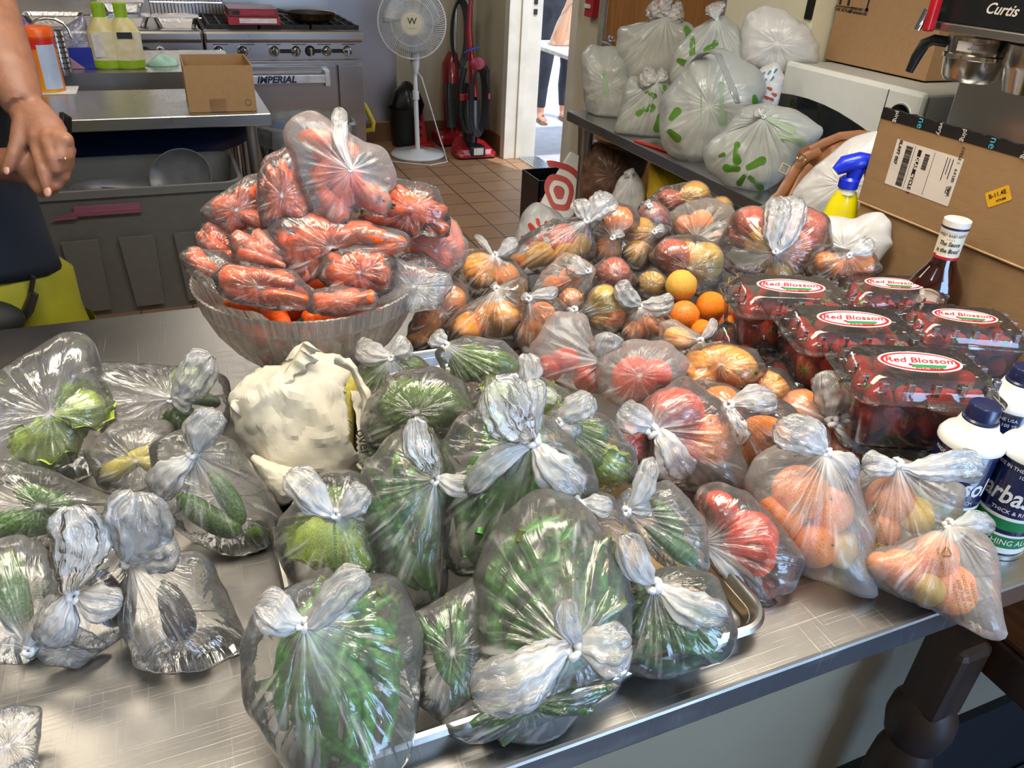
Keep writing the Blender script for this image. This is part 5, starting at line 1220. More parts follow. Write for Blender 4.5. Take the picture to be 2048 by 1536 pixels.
for i in range(n):
    bm.faces.new((lo_[i][0], lo_[i+1][0], hi_[i+1][0], hi_[i][0])); bm.faces.new((lo_[i][1], hi_[i][1], hi_[i+1][1], lo_[i+1][1])); bm.faces.new((hi_[i][0], hi_[i+1][0], hi_[i+1][1], hi_[i][1]))
tp = obj('black_tape', bm, P('black_tape', '#191817', .45), t, smooth=False)
M_CY = P('tape_cyan', '#4fb0cc', .5); M_YEL = P('sticker_yellow', '#dca61c', .5, var=.04); M_OFF = P('address_label_white', '#d9cfc6', .5, var=.03)
Fx = lambda y, z, off=.008: Vector((XB-off, y, z))
for f_, s_, m_ in ((.10, 'ping', M_OFF), (.27, 'ne', M_CY), (.40, 'very', M_OFF), (.55, 'ping', M_OFF), (.72, 'ne', M_CY), (.90, 'ping', M_OFF)):
    text(s_, .013 if m_ is M_OFF else .02, basis(Fx(yL+(yR-yL)*f_*.63, zt-.010), (0, 0, -1), (0, -1, 0)), m_, tp, 'tape_lettering', ext=.0002)
# address label (measured on the flap)
ly0, lz0 = atx(1795, 278, XB-.006).y, atx(1795, 278, XB-.006).z; q = atx(1787, 373, XB-.006); q2 = atx(1927, 320, XB-.006)
ly1, lzb = q2.y, q.z
lb_ = obj('address_label', bx(XB-.0058, XB-.0052, ly1, ly0, lzb, lz0), M_OFF, t, smooth=False)
lw_, lh_ = ly0-ly1, lz0-lzb
def LB(u, v, w, h, m=M_LK, nm='label_bar'): return obj(nm, bx(XB-.0063, XB-.0059, ly0-(u+w)*lw_, ly0-u*lw_, lz0-(v+h)*lh_, lz0-v*lh_), m, lb_, smooth=False)
bm = bmesh.new(); rr = random.Random(3)
def bars(bm, u, w, v0, v1, n):
    v = v0
    while v < v1:
        h = rr.choice((.006, .010, .016)); box(bm, XB-.0063, XB-.0059, ly0-(u+w)*lw_, ly0-u*lw_, lz0-(v+h)*lh_, lz0-v*lh_); v += h+rr.choice((.006, .009, .012))
bars(bm, .17, .10, .07, .95, 30); bars(bm, .47, .07, .12, .45, 12); obj('barcode', bm, M_LK, lb_, smooth=False)
LB(.36, .08, .05, .52); LB(.60, .04, .004, .92); LB(.30, .04, .004, .92); LB(.90, .62, .05, .14)
def LT(s, u, v, sz, m=M_LK, **k): return text(s, sz, basis(Fx(ly0-u*lw_, lz0-v*lh_, .0066), (0, 0, -1), (0, -1, 0)), m, lb_, 'label_lettering', ext=.0002, **k)
LT('DLA9', .385, .36, .010, M_OFF, bold=.0003); LT('CYCLE 1', .385, .80, .011, bold=.0002); LT('DLA9', .925, .69, .008, M_OFF)
LT('0LA9', .07, .12, .010, bold=.0002); LT('T 007', .07, .38, .010, bold=.0002); LT('CYCLE 1    6.4 LBS   03/18', .95, .28, .008); LB(.868, .06, .010, .42); LB(.825, .06, .008, .34); LB(.785, .06, .008, .48)
# yellow sticker
yc = atx(1996, 393, XB-.006)
Ms = basis((XB-.0055, yc.y, yc.z), (0, -math.cos(.62), math.sin(.62)), (0, math.sin(.62), math.cos(.62)))
st_ = obj('yellow_sticker', pr(rrect(.044, .026, .003), .0004, Ms), M_YEL, t, smooth=False)
text('B-11.4E', .0105, Ms @ Matrix.Translation((0, .004, .0008)), M_LK, st_, 'sticker_lettering', ext=.0002, bold=.0001)
text('M7N88', .006, Ms @ Matrix.Translation((.004, -.007, .0008)), M_LK, st_, 'sticker_lettering', ext=.0002)
text('L', .03, basis(atx(1758, 515, XB-.001), (0, 1, 0), (0, 0, -1)), M_LK, t, 'printed_mark', ext=.0004)
# ---- yellow spray bottle standing in an open white bag
SB = CAM + ray(1680, 430)*1.64; sx0, sy0 = SB.x, SB.y
t = thing('spray_bottle', 'yellow cleaner spray bottle with a blue trigger head', 'spray bottle', (sx0, sy0, ZC))
M_YB = P('yellow_bottle', '#e6d60a', .25, var=.04, coat=.4); M_BL = P('blue_trigger', '#0b2fd0', .3, var=.06, coat=.3)
Mf = Matrix.Rotation(math.radians(-24), 4, 'Z') @ Matrix.Diagonal((1.25, .75, 1, 1))
zt_ = atd(1712, 305, 1.62).z-ZC; kk = zt_/.27
obj('bottle', lt([(r, z*kk) for r, z in ((.001, 0), (.040, 0), (.044, .005), (.045, .06), (.043, .09), (.034, .115), (.031, .13), (.024, .17), (.017, .195), (.001, .195))], (sx0, sy0, ZC), 32, M=Mf), M_YB, t)
obj('neck', lt([(r, z*kk) for r, z in ((.001, .19), (.018, .19), (.0165, .205), (.001, .205))], (sx0, sy0, ZC), 24), P('milky_neck', '#e6e6c8', .4), t)
S = Vector((sx0, sy0, ZC)); xr = Vector((math.cos(math.radians(-24)), math.sin(math.radians(-24)), 0))
hd = obj('trigger_head', tube(lt([(r, z*kk) for r, z in ((.001, .203), (.020, .203), (.0205, .222), (.015, .228), (.001, .228))], (sx0, sy0, ZC), 24), [S+xr*.038+V(0, 0, .262*kk), S+xr*.01+V(0, 0, .262*kk), S-xr*.02+V(0, 0, .254*kk), S-xr*.034+V(0, 0, .238*kk)], [.016, .020, .018, .010], 14), M_BL, t)
tube_ = tb([S+xr*.006+V(0, 0, .222*kk), S+xr*.008+V(0, 0, .25*kk)], [.015, .018], 12); obj('head_stem', tube_, M_BL, hd)
obj('nozzle', tb([S+xr*.038+V(0, 0, .262*kk), S+xr*.05+V(0, 0, .262*kk)], [.010, .009], 12), M_CANW, hd)
obj('lever', tb([S+xr*.026+V(0, 0, .25*kk), S+xr*.035+V(0, 0, .228*kk), S+xr*.042+V(0, 0, .205*kk)], [.006, .006, .004], 8), P('milky_lever', '#dfe2e6', .4), hd)
wraptext('ALL PURPOSE', .010, ZC+.088*kk, .040, M_LK, t, base=(sx0, sy0), c=(.0, 0)); 
obj('bottle_label', lt([(.0452, .03*kk), (.0462, .03*kk), (.0448, .082*kk), (.0438, .082*kk)], (sx0, sy0, ZC), 32, M=Mf), P('label_gold', '#9c7a12', .4, c2='#c9b023', sc=40, stretch=(1, 1, 8)), t)
WB = film('white_grocery_film', haze=.62, white=(.93, .93, .93), gloss=.9, rough=.28, mil=.3)
bag('P', [(1618,450),(1650,435),(1700,448),(1745,425),(1770,455),(1762,495),(1720,560),(1680,590),(1620,570),(1600,520)], 'open white plastic bag holding the yellow spray bottle', dep=1.56, mat=WB, name='white_plastic_bag', D=.45, crease=1.3, floor=ZC+.001)
bag('P', [(1590,440),(1600,380),(1650,330),(1700,290),(1755,275),(1765,330),(1750,400),(1700,430),(1640,440)], 'white plastic bag behind the spray bottle beside the brown purse', dep=1.80, mat=WB, name='white_plastic_bag', D=.45, crease=1.5, floor=ZC+.001)
# ================================================================== RIGHT STEEL TABLE AND WHAT IS ON IT
t = thing('steel_side_table', 'long stainless steel table along the right wall below the grocery bags', 'table', (1.85, 2.0, 0))
TX = 1.457
obj('worktop', bx(TX, 2.24, .95, 2.865, ZC-.038, ZC), steel('side_table_steel', (.50, .51, .52), .3, .5), t, smooth=False, bevel=.003)
for x, y in ((TX+.06, 2.80), (TX+.06, 1.75), (2.16, 2.80)):
    lg = obj('leg', tb([(x, y, .001), (x, y, ZC-.10)], .02, 16), M_ST2, t); obj('leg_socket', tb([(x, y, ZC-.16), (x, y, ZC-.039)], [.026, .034], 16), M_ST2, lg)
obj('undershelf', bx(TX+.03, 2.2, 1.0, 2.83, .20, .225), M_ST3, t, smooth=False)
# ---- microwave
t = thing('microwave', 'white microwave oven with a dark curved window on the side table', 'microwave', (2.05, 1.84, ZC))
mz0, mz1, mf, my0, my1 = ZC+.012, 1.172, 1.855, 1.565, 2.125
M_MW = P('microwave_white', '#dfe2df', .3, var=.02); M_MB = P('microwave_black_glass', '#0a0b0d', .07, var=.1, coat=1)
bd = obj('housing', bx(mf+.02, 2.235, my0+.006, my1-.006, mz0, mz1-.004), P('microwave_housing', '#b9bcb8', .4, var=.02), t, smooth=False, bevel=.008)
obj('front_frame', bx(mf, mf+.03, my0, my1, mz0, mz1), M_MW, t, smooth=False, bevel=.012)
wpoly = [(.008, .03), (.40, .03), (.40, .115)]+[(.40-.39*u, .115+.085*math.sin(PI*.5*u)) for u in (.15, .3, .45, .6, .75, .9, 1)]
Wd_, Hd_ = my1-my0, mz1-mz0
top_ = [(0.015, .65), (.12, .67), (.25, .675), (.38, .66), (.50, .63), (.60, .59), (.68, .555), (.735, .52), (.75, .50)]
wp = [(my1-u*Wd_, mz0+v*Hd_) for u, v in [(.015, .05)]+top_+[(.75, .05)]]
bm = bmesh.new(); fa = [bm.verts.new((mf-.003, y, z)) for y, z in wp]; fb_ = [bm.verts.new((mf+.002, y, z)) for y, z in wp]; n = len(wp)
bm.faces.new(fa); bm.faces.new(list(reversed(fb_)))
for i in range(n): bm.faces.new((fa[i], fa[(i+1) % n], fb_[(i+1) % n], fb_[i]))
obj('door_window', bm, M_MB, t, smooth=False)
obj('door_seam', bx(mf-.001, mf+.001, my0+.118, my0+.1205, mz0+.01, mz1-.01), M_LK, t, smooth=False)
kn = obj('control_ring', rotm(lt([(.036, 0), (.040, .002), (.042, 0), (.036, 0)], (0, 0, 0), 40), Matrix.Translation((mf-.0005, my0+.06, mz1-.075)) @ Matrix.Rotation(-PI/2, 4, 'Y')), M_MW, t)
obj('control_dial', rotm(lt([(.001, 0), (.036, 0), (.036, .004), (.001, .004)], (0, 0, 0), 40), Matrix.Translation((mf-.001, my0+.06, mz1-.075)) @ Matrix.Rotation(-PI/2, 4, 'Y')), M_MB, t)
for y in (my0+.05, my1-.05): obj('foot', tb([(mf+.05, y, ZC+.0005), (mf+.05, y, mz0+.001)], .014, 10), M_LK, t)
# ---- perishables carton on the microwave
a = atz(1649, 119, mz1); b = atz(1830, 164, mz1)
M_KR3 = P('cardboard_tan', '#a27f5c', .8, var=.04, sc=70, bump=.1, bsc=300)
t = thing('perishables_box', 'tall brown carton marked this side up standing on the microwave', 'cardboard box', (a.x+.14, (a.y+b.y)/2, mz1))
obj('carton', bx(a.x, 2.22, b.y, a.y, mz1+.001, mz1+.30), M_KR3, t, smooth=False, bevel=.002)
fx = a.x-.0006
def BT(s, px_, py_, sz, **k): 
    q = atx(px_, py_, fx); return text(s, sz, basis((fx, q.y, q.z), (0, -1, 0), (0, 0, 1)), M_LK, t, 'printed_lettering', ext=.0002, **k)
BT('THIS SIDE UP', 1686, 20, .0135, bold=.0003); BT('PERISHABLE', 1714, 18, .010, bold=.0003); BT('KEEP REFRIGERATED', 1714, 26, .010, bold=.0003, sx=.9)
bm = bmesh.new(); q = atx(1687, 13, fx); box(bm, fx-.0003, fx+.0003, q.y-.035, q.y+.035, q.z-.002, q.z+.001)
for d_ in (-.018, .018): box(bm, fx-.0003, fx+.0003, q.y+d_-.005, q.y+d_+.005, q.z+.004, q.z+.05)
box(bm, fx-.0003, fx+.0003, q.y-.102, q.y-.096, q.z-.002, q.z+.03); box(bm, fx-.0003, fx+.0003, q.y-.106, q.y-.092, q.z-.006, q.z+.004)
obj('printed_arrow', bm, M_LK, t, smooth=False)
# ---- cream drinks machine behind the box
t = thing('drinks_dispenser', 'cream coloured drinks dispenser with a black slot behind the carton', 'drinks dispenser', (2.05, 2.42, ZC))
obj('housing', bx(1.95, 2.235, 2.16, 2.62, ZC+.07, 1.62), P('cream_plastic', '#d9d3bb', .4, var=.02), t, smooth=False, bevel=.012)
obj('base', bx(1.93, 2.235, 2.17, 2.61, ZC+.001, ZC+.07), M_LK, t, smooth=False, bevel=.01)
q = atx(1621, 18, 1.949); obj('slot', bx(1.944, 1.9495, q.y-.016, q.y+.016, q.z-.03, q.z+.12), M_MB, t, smooth=False)
q = atx(1612, 70, 1.949); obj('nozzle_recess', bx(1.944, 1.9495, q.y-.03, q.y+.02, q.z-.06, q.z+.006), M_MB, t, smooth=False)
# ---- coffee brewer
dpb = 1.62
def BR(x, y, d=0): return CAM + ray(x, y)*(dpb+d)
t = thing('coffee_brewer', 'stainless coffee brewer with black head, red lever and filter basket', 'coffee brewer', (1.75, 1.28, ZC))
M_BH = P('brewer_black', '#17191b', .35, var=.1)
# body: column behind, head above, aligned with the table
XH = 1.62
h0 = atx(1850, 45, XH); h1 = atx(2048, 85, XH)
obj('column', bx(1.80, 2.1, .86, atx(1925, 140, 1.80).y, ZC+.001, 1.42), steel('brewer_steel', (.62, .61, .60), .25, .2, (1, 1, .02)), t, smooth=False, bevel=.004)
hd = obj('head', bx(XH+.01, 2.1, .86, h0.y-.004, h0.z+.006, h0.z+.22), M_BH, t, smooth=False, bevel=.004)
obj('head_trim', bx(XH, 2.1, .855, h0.y+.012, h0.z-.012, h0.z+.006), M_ST, t, smooth=False, bevel=.003)
q = atx(2003, 20, XH+.009); text('Curtis', .03, basis((XH+.0085, q.y, q.z), (0, -1, 0), (0, 0, 1)), M_OFF, hd, 'brand_lettering', shear=.35, ext=.0003, bold=.0004)
q = BR(1862, 25); q = atx(1868, 28, XH-.012)
lv = obj('faucet', tb([(XH+.02, q.y+.015, q.z), (XH-.02, q.y+.015, q.z), (XH-.03, q.y+.018, q.z-.035)], [.010, .012, .008], 12), P('chrome', (.8, .8, .8), .08, 1), t)
obj('red_lever', bx(XH-.03, XH-.008, q.y-.012, q.y+.006, q.z-.035, q.z+.06), P('lever_red', '#a8141c', .4), t, smooth=False, bevel=.004)
bc = atx(1952, 110, XH+.09); bcz = bc.z
cxb = (XH+.09, bc.y)
obj('filter_basket', lt([(.001, bcz-.055), (.052, bcz-.055), (.060, bcz-.045), (.066, bcz-.008), (.070, bcz-.006), (.070, bcz+.002), (.066, bcz+.004), (.069, bcz+.038), (.001, bcz+.038)], (*cxb, 0), 40), P('basket_steel', (.66, .62, .56), .2, 1), t)
hv = Vector((-.55, .83, 0)).normalized(); B0 = Vector((*cxb, 0))
obj('basket_handle', tb([B0+hv*.066+V(0, 0, bcz+.02), B0+hv*.095+V(0, 0, bcz+.022), B0+hv*.112+V(0, 0, bcz+.012), B0+hv*.122+V(0, 0, bcz-.02), B0+hv*.128+V(0, 0, bcz-.052)], [.012, .012, .013, .012, .009], 12), P('black_handle', '#141414', .4), t)
lb_ = obj('warning_label', lt([(.0668, bcz+.010), (.0682, bcz+.010), (.0694, bcz+.030), (.068, bcz+.030)], (*cxb, 0), 40), M_OFF, t)
bm2 = lb_.data; bmx = bmesh.new(); bmx.from_mesh(bm2)
vv = (Vector((0, 0, 0))-Vector((*cxb, 0))); vv.z = 0; vv.normalize(); og = ORG[lb_.name]
bmesh.ops.delete(bmx, geom=[f for f in bmx.faces if (Vector((f.calc_center_median().x+og.x-cxb[0], f.calc_center_median().y+og.y-cxb[1], 0)).normalized()).dot(vv) < .80], context='FACES'); bmx.to_mesh(bm2); bmx.free()
for s_, dz in (('WARNING', .026), ('HOT LIQUID', .021), ('REMOVE BASKET', .0165), ('SLOWLY', .012)): wraptext(s_, .0055, bcz+dz, .0698, M_LBLR if dz > .02 else M_LK, lb_, base=cxb)
obj('second_basket', lt([(.001, bcz-.055), (.052, bcz-.055), (.066, bcz-.008), (.070, bcz+.0), (.069, bcz+.038), (.001, bcz+.038)], (cxb[0], cxb[1]-.155, 0), 32), MC['basket_steel'], t)
# ---- grocery bags (thin white bags with green prints)
GRO = film('grocery_bag_film', haze=.55, white=(.86, .90, .85), gloss=.9, rough=.25, mil=.3, trl=.4)
M_GRN = P('bag_print_green', '#4f7d26', .45, var=.06); M_PALE = P('bag_print_pale_green', '#93a68a', .5)
def decal(t, polys, m, nm, lift=.0015):
    body = [o for o in t.children if o.name.startswith('bag_body')][0]; og = ORG[body.name]
    vs = [v.co+og for v in body.data.vertices]; bv = BVHTree.FromPolygons(vs, [tuple(p.vertices) for p in body.data.polygons])
    for poly in polys:
        bm = bmesh.new(); n = len(poly); cx = sum(p[0] for p in poly)/n; cy = sum(p[1] for p in poly)/n; prev = None; ok = True
        rings = []
        for s in (0, .34, .67, 1):
            ring = []
            for k in range(n if s else 1):
                x, y = cx+(poly[k][0]-cx)*s, cy+(poly[k][1]-cy)*s; d = ray(x, y).normalized(); h = bv.ray_cast(CAM, d)
                if h[0] is None: ok = False; break
                ring.append(bm.verts.new(h[0]-d*lift))
            if not ok: break
            rings.append(ring)
        if not ok: bm.free(); continue
        for k in range(n): bm.faces.new((rings[0][0], rings[1][k], rings[1][(k+1) % n]))
        for a, b in zip(rings[1:], rings[2:]):
            for k in range(n): bm.faces.new((a[k], b[k], b[(k+1) % n], a[(k+1) % n]))
        obj(nm, bm, m, t, ang=180)
def pill(c, x0, y0, x1, y1, w):
    (a, b), (e, f) = cpx(c, (x0, y0)), cpx(c, (x1, y1)); w = w*CROP[c][2]/2; d = Vector((e-a, f-b)).normalized(); n = Vector((-d.y, d.x)); o = []
    for (cx, cy, sg, ww) in ((a, b, -1, w*.75), (e, f, 1, w*1.1)):
        for i in range(7):
            an = PI*(i/6)-PI/2; q = d*sg*math.cos(an)*ww+n*sg*math.sin(an)*ww; o.append((cx+q.x, cy+q.y))
    return o
def textdecal(t, s, px_, py_, size, ang, m, nm='printed_lettering', lift=.0015):
    """lettering laid on the skin of a bag; size in image pixels"""
    body = [o for o in t.children if o.name.startswith('bag_body')][0]; og = ORG[body.name]
    bv = BVHTree.FromPolygons([v.co+og for v in body.data.vertices], [tuple(p.vertices) for p in body.data.polygons])
    c_ = D2.curves.new('t', 'FONT'); c_.body = s; c_.size = size; c_.align_x = 'CENTER'; c_.resolution_u = 2
    o = D2.objects.new('t', c_); COL.objects.link(o); me = D2.meshes.new_from_object(o.evaluated_get(bpy.context.evaluated_depsgraph_get())); D2.objects.remove(o); D2.curves.remove(c_)
    bm = bmesh.new(); bm.from_mesh(me); D2.meshes.remove(me); ca, sa = math.cos(math.radians(ang)), math.sin(math.radians(ang)); bad = []
    for v in bm.verts:
        x = px_+v.co.x*ca-v.co.y*sa*-1*-1; y = py_-(v.co.x*sa+v.co.y*ca); d = ray(x, y).normalized(); h = bv.ray_cast(CAM, d)
        if h[0] is None: bad.append(v)
        else: v.co = h[0]-d*lift
    if bad: bmesh.ops.delete(bm, geom=bad, context='VERTS')
    if len(bm.verts) > 3: obj(nm, bm, m, t, smooth=False, keep=True)
    else: bm.free()
def recycle(t, px_, py_, s, ang, m):
    ps = []
    for k in range(3):
        a0 = math.radians(90+120*k+ang); a1 = math.radians(90+120*(k+1)+ang)
        p0 = (px_+s*math.cos(a0), py_-s*math.sin(a0)); p1 = (px_+s*math.cos(a1), py_-s*math.sin(a1)); p0 = (p0[0]*.86+p1[0]*.14, p0[1]*.86+p1[1]*.14); p1 = (p1[0]*.84+p0[0]*.16, p1[1]*.84+p0[1]*.16)
        d = Vector((p1[0]-p0[0], p1[1]-p0[1])).normalized(); n = Vector((-d.y, d.x))*s*.09
        ps.append([(p0[0]+n.x, p0[1]+n.y), (p1[0]+n.x, p1[1]+n.y), (p1[0]-n.x, p1[1]-n.y), (p0[0]-n.x, p0[1]-n.y)])
    decal(t, ps, m, 'recycling_mark'); textdecal(t, '2', px_, py_+s*.3, s*.8, ang, m, 'recycling_number')
M_PRT = P('produce_bag_print', '#3b6b58', .6); M_PRD = P('dark_bag_print', '#6b5a40', .6)
def byl(sub): return [o for o in D2.objects if o.get('label') and sub in o['label'] and o.type == 'EMPTY' and o.get('category') == 'bag'][0]
q = byl('frosted bag of apricots'); recycle(q, 1893, 1105, 14, -.2, M_PRD); textdecal(q, 'PLEASE RECYCLE', 1880, 1125, 8, -75, M_PRD)
for i, s_ in enumerate(('WARNING: TO AVOID', 'DANGER OF SUFFOCATION', 'KEEP THIS BAG AWAY', 'FROM CHILDREN')): textdecal(q, s_, 1952-i*13, 1215-i*3, 10, -75, M_PRD)
q = byl('triangular frosted bag')
for i, s_ in enumerate(('TO AVOID DANGER OF SUFFOCATION', 'KEEP THIS BAG AWAY FROM', 'DO NOT USE THIS BAG IN CRIBS')): textdecal(q, s_, 1752-i*8+10, 1065, 7.5, -72, M_PRT)
q = byl('wide misted bag of peaches'); recycle(q, 1812, 872, 13, .2, M_PRT)
q = byl('pale broccoli stalks'); recycle(q, 1213, 863, 9, .3, M_PRT)
q = byl('topmost frosted bag of carrots'); recycle(q, 624, 384, 8, 0, M_PRD)
q = byl('bright oranges'); recycle(q, 1540, 880, 9, 0, M_PRD)
q = byl('printed stripe'); textdecal(q, 'WARNING KEEP AWAY FROM CHILDREN', 668, 1110, 9, -88, M_PRT)
q = byl('cucumbers above the right rim'); 
for i, s_ in enumerate(('WARNING KEEP', 'THIS BAG AWAY', 'FROM CHILDREN')): textdecal(q, s_, 1375, 1122+i*8, 7, 5, M_PRT)
q = byl('green vegetables cut off')
for i, s_ in enumerate(('THIS BAG AWAY', 'FROM BABIES', 'DO NOT USE')): textdecal(q, s_, 95-i*10, 1190, 9, -80, M_PRT)
def gb(o, label, X, marks=(), pale=(), **k):
    c = k.pop('c', 'T'); pts = [cpx(c, p) for p in o]; ax_ = sum(p[0] for p in pts)/len(pts); ay = sum(p[1] for p in pts)/len(pts)
    d = depth(atx(ax_, ay, X)); k.setdefault('mat', GRO); k.setdefault('name', 'grocery_bag')
    t = bag(c, o, label, dep=d, floor=k.pop('floor', ZC+.001), crease=k.pop('crease', 1.1), cat='grocery bag', **k)
    decal(t, [pill(c, *m) for m in marks], M_GRN, 'green_print'); decal(t, [pill(c, *m) for m in pale], M_PALE, 'pale_print')
    return t
gb([(1490,230),(1530,130),(1620,85),(1750,120),(1870,200),(1930,300),(1940,400),(1780,410),(1700,480),(1600,430),(1480,400)], 'puffed plain white bag against the cream dispenser', 1.86, mat=WB, D=.6, crease=1.5)
gb([(655,350),(680,195),(780,200),(900,150),(1000,160),(1130,200),(1110,300),(1020,430),(960,520),(700,540)], 'tall grocery bag with twisted open handles in front of the wooden door', 1.74, ((1100,190,1120,225,55),), knot=(960,130), tails=((900,-10,170,.02),(1080,70,120,.0)), D=.6)
gb([(1000,520),(1050,340),(1150,220),(1250,170),(1340,150),(1420,210),(1470,280),(1490,440),(1400,560),(1200,600)], 'grocery bag with one tall tied ear and green marks, behind the biggest bag', 1.72, ((1140,250,1138,355,38),(1225,330,1290,285,40),(1050,400,1095,420,45)), ((1300,200,1310,300,8),), knot=(1300,150), tails=((1280,20,110,.0),), D=.6)
gb([(420,395),(480,345),(640,350),(700,420),(755,560),(720,700),(640,820),(490,810),(440,680)], 'leftmost grocery bag on the side table corner', 1.60, ((432,545,426,590,26),), ((560,470,565,620,40),), D=.7)
gb([(640,830),(680,700),(700,600),(740,520),(860,560),(960,540),(1005,620),(985,740),(980,905),(830,905),(650,890)], 'small grocery bag with scattered green marks between its two neighbours', 1.56, ((780,750,870,712,50),(925,765,905,850,48),(830,605,890,635,30),(955,565,960,610,34)), ((730,800,730,870,60),), knot=(900,560), tails=((960,460,70,.0),(800,480,120,.0)), D=.65)
gbig = gb([(960,840),(970,660),(1060,540),(1150,420),(1330,380),(1420,450),(1560,520),(1570,640),(1490,760),(1390,920),(1300,1020),(1100,1040),(980,940)], 'biggest grocery bag with grey looped handles in the middle of the table', 1.57, ((1000,780,1040,735,50),(990,870,1040,915,50),(1550,640,1555,670,40)), ((1200,560,1195,820,8),(1330,560,1340,800,60)), D=.7)
def looph(t, c, pts, w, X, m, nm='looped_handle', lift=0):
    P3 = [atx(*cpx(c, p), X) for p in pts]; obj(nm, tb(P3, [w*(.6+.5*math.sin(i*1.7)**2) for i in range(len(P3))], 12, flat=.3), m, t, ang=180); set_attr(t.children[-1], [.4]*len(t.children[-1].data.vertices))
looph(gbig, 'T', [(1060,560),(1110,470),(1150,400),(1200,362),(1260,345),(1310,360),(1330,410),(1370,500),(1410,600),(1440,680)], .014, 1.50, film('grey_handle_film', haze=.5, white=(.5, .53, .53)))
gb([(1235,1010),(1270,950),(1400,860),(1490,745),(1600,705),(1800,780),(1960,900),(1850,980),(1740,1120),(1600,1240),(1400,1210),(1290,1120)], 'slumped grocery bag with a green burst print nearest the purse', 1.52, ((1435,955,1435,1060,55),(1510,1105,1600,1060,52),(1440,1115,1365,1110,50),(1480,1165,1450,1210,40),(1520,1175,1590,1240,44),(1320,1030,1345,1020,26)), ((1640,780,1800,860,50),(1700,900,1860,940,60)), knot=(1605,790), tails=((1560,720,60,.0),), D=.6, peak=.1)
gb([(1500,560),(1600,470),(1690,430),(1730,520),(1690,690),(1600,700),(1560,620)], 'white bag with blue and red printed pattern beside the microwave', 1.74, mat=WB, D=.5)
tq = D2.objects['grocery_bag.007'] if 'grocery_bag.007' in D2.objects else None
if tq:
    decal(tq, [pill('T', x, y, x+14, y-20, 14) for x, y in ((1560,520),(1600,500),(1640,490),(1680,480),(1570,560),(1610,545),(1660,530))], P('print_teal', '#2a6f94', .5), 'teal_print')
    decal(tq, [pill('T', x, y, x+16, y+8, 22) for x, y in ((1600,600),(1640,580),(1670,620),(1650,650),(1620,640))], P('print_brick', '#a04434', .5), 'brick_print')
# resealable bag with a red zip
z0, z1 = atz(*cpx('T', (760, 930)), ZC+.004), atz(*cpx('T', (1090, 1040)), ZC+.004)
t = thing('resealable_bag', 'flat empty resealable bag with a red zip strip on the side table', 'resealable bag', z0)
d_ = (z1-z0).normalized(); n_ = Vector((-d_.y, d_.x, 0)); n_ = n_ if n_.x > 0 else -n_
bm = bmesh.new(); rows = []
for i in range(13):
    rows.append([bm.verts.new(z0+(z1-z0)*(i/12)+n_*(.016*j)+V(0, 0, .001+.005*abs(nz((i*.5, j*.7, 1), 1)))) for j in range(7)])
for a, b in zip(rows, rows[1:]):
    for j in range(6): bm.faces.new((a[j], a[j+1], b[j+1], b[j]))
obj('clear_sheet', bm, clear('zip_bag_film', haze=.12), t, ang=180)
obj('zip_strip', tb([z0, z0*.5+z1*.5+V(0, 0, .002), z1], .0045, 8), P('zip_red', '#d02820', .35), t)
obj('zip_slider', bx(z1.x-.008, z1.x+.008, z1.y-.008, z1.y+.008, z1.z-.004, z1.z+.008), MC['zip_red'], t, smooth=False, bevel=.002)
q = atz(*cpx('T', (1200, 1045)), ZC+.002); tag(obj('paper_slip', bx(q.x-.03, q.x+.04, q.y-.03, q.y+.03, ZC+.0012, ZC+.0022), M_OFF, None, smooth=False), 'small white slip of paper on the side table edge', 'paper')
# ---- brown leather purse
LEA = P('tan_leather', '#7c4a22', .45, var=.15, sc=30, bump=.2, bsc=120)
pts = [(1565,410),(1585,350),(1600,300),(1670,270),(1750,268),(1770,300),(1740,350),(1660,380),(1610,420)]
cxp, cyp = 1665, 340; dP = depth(atz(1640, 400, ZC+.07))
bm, dn, uv, kp, C, vw, mr = film_body(pts, (1660, 330), dP, .07, ZC+.001, 0, .8, 91, peak=0, gath=.01)
t = thing('leather_purse', 'tan leather purse with buckled strap lying beside the slumped grocery bag', 'purse', (C.x, C.y, ZC))
obj('purse_body', bm, LEA, t, ang=180)
def strap(px_, w, off, nm='strap', fl=.18):
    P3 = [CAM+ray(x, y)*(dP-off) for x, y in px_]; return obj(nm, tb(P3, w, 12, flat=fl, up=_fw.cross((P3[-1]-P3[0]).normalized()).cross(P3[-1]-P3[0]).normalized()), LEA, t, ang=60)
st = strap([(1640,300),(1610,315),(1590,340),(1575,365),(1560,390),(1545,402)], .012, .07); strap([(1622,330),(1605,350),(1595,375),(1580,405)], .012, .06); strap([(1765,275),(1720,268),(1680,272),(1650,285),(1620,300)], .010, .07)
Mb = basis(CAM+ray(1568, 338)*(dP-.085), CR-CU*.5, CR*.5+CU)
bm = bmesh.new()
for a_ in ((-.012, -.016, .012, -.013), (-.012, .013, .012, .016), (-.014, -.016, -.011, .016), (.011, -.016, .014, .016)): box(bm, a_[0]*.75, a_[2]*.75, a_[1]*.75, a_[3]*.75, 0, .003)
bm.transform(Mb); obj('buckle', bm, P('brass', (.6, .45, .2), .3, 1), t, smooth=False)
ring = lt([(.010, -.002), (.012, 0), (.010, .002), (.008, 0)], (0, 0, 0), 20, closed=True); ring.transform(basis(CAM+ray(1603, 318)*(dP-.085), CR, CU)); obj('ring', ring, MC['brass'], t)
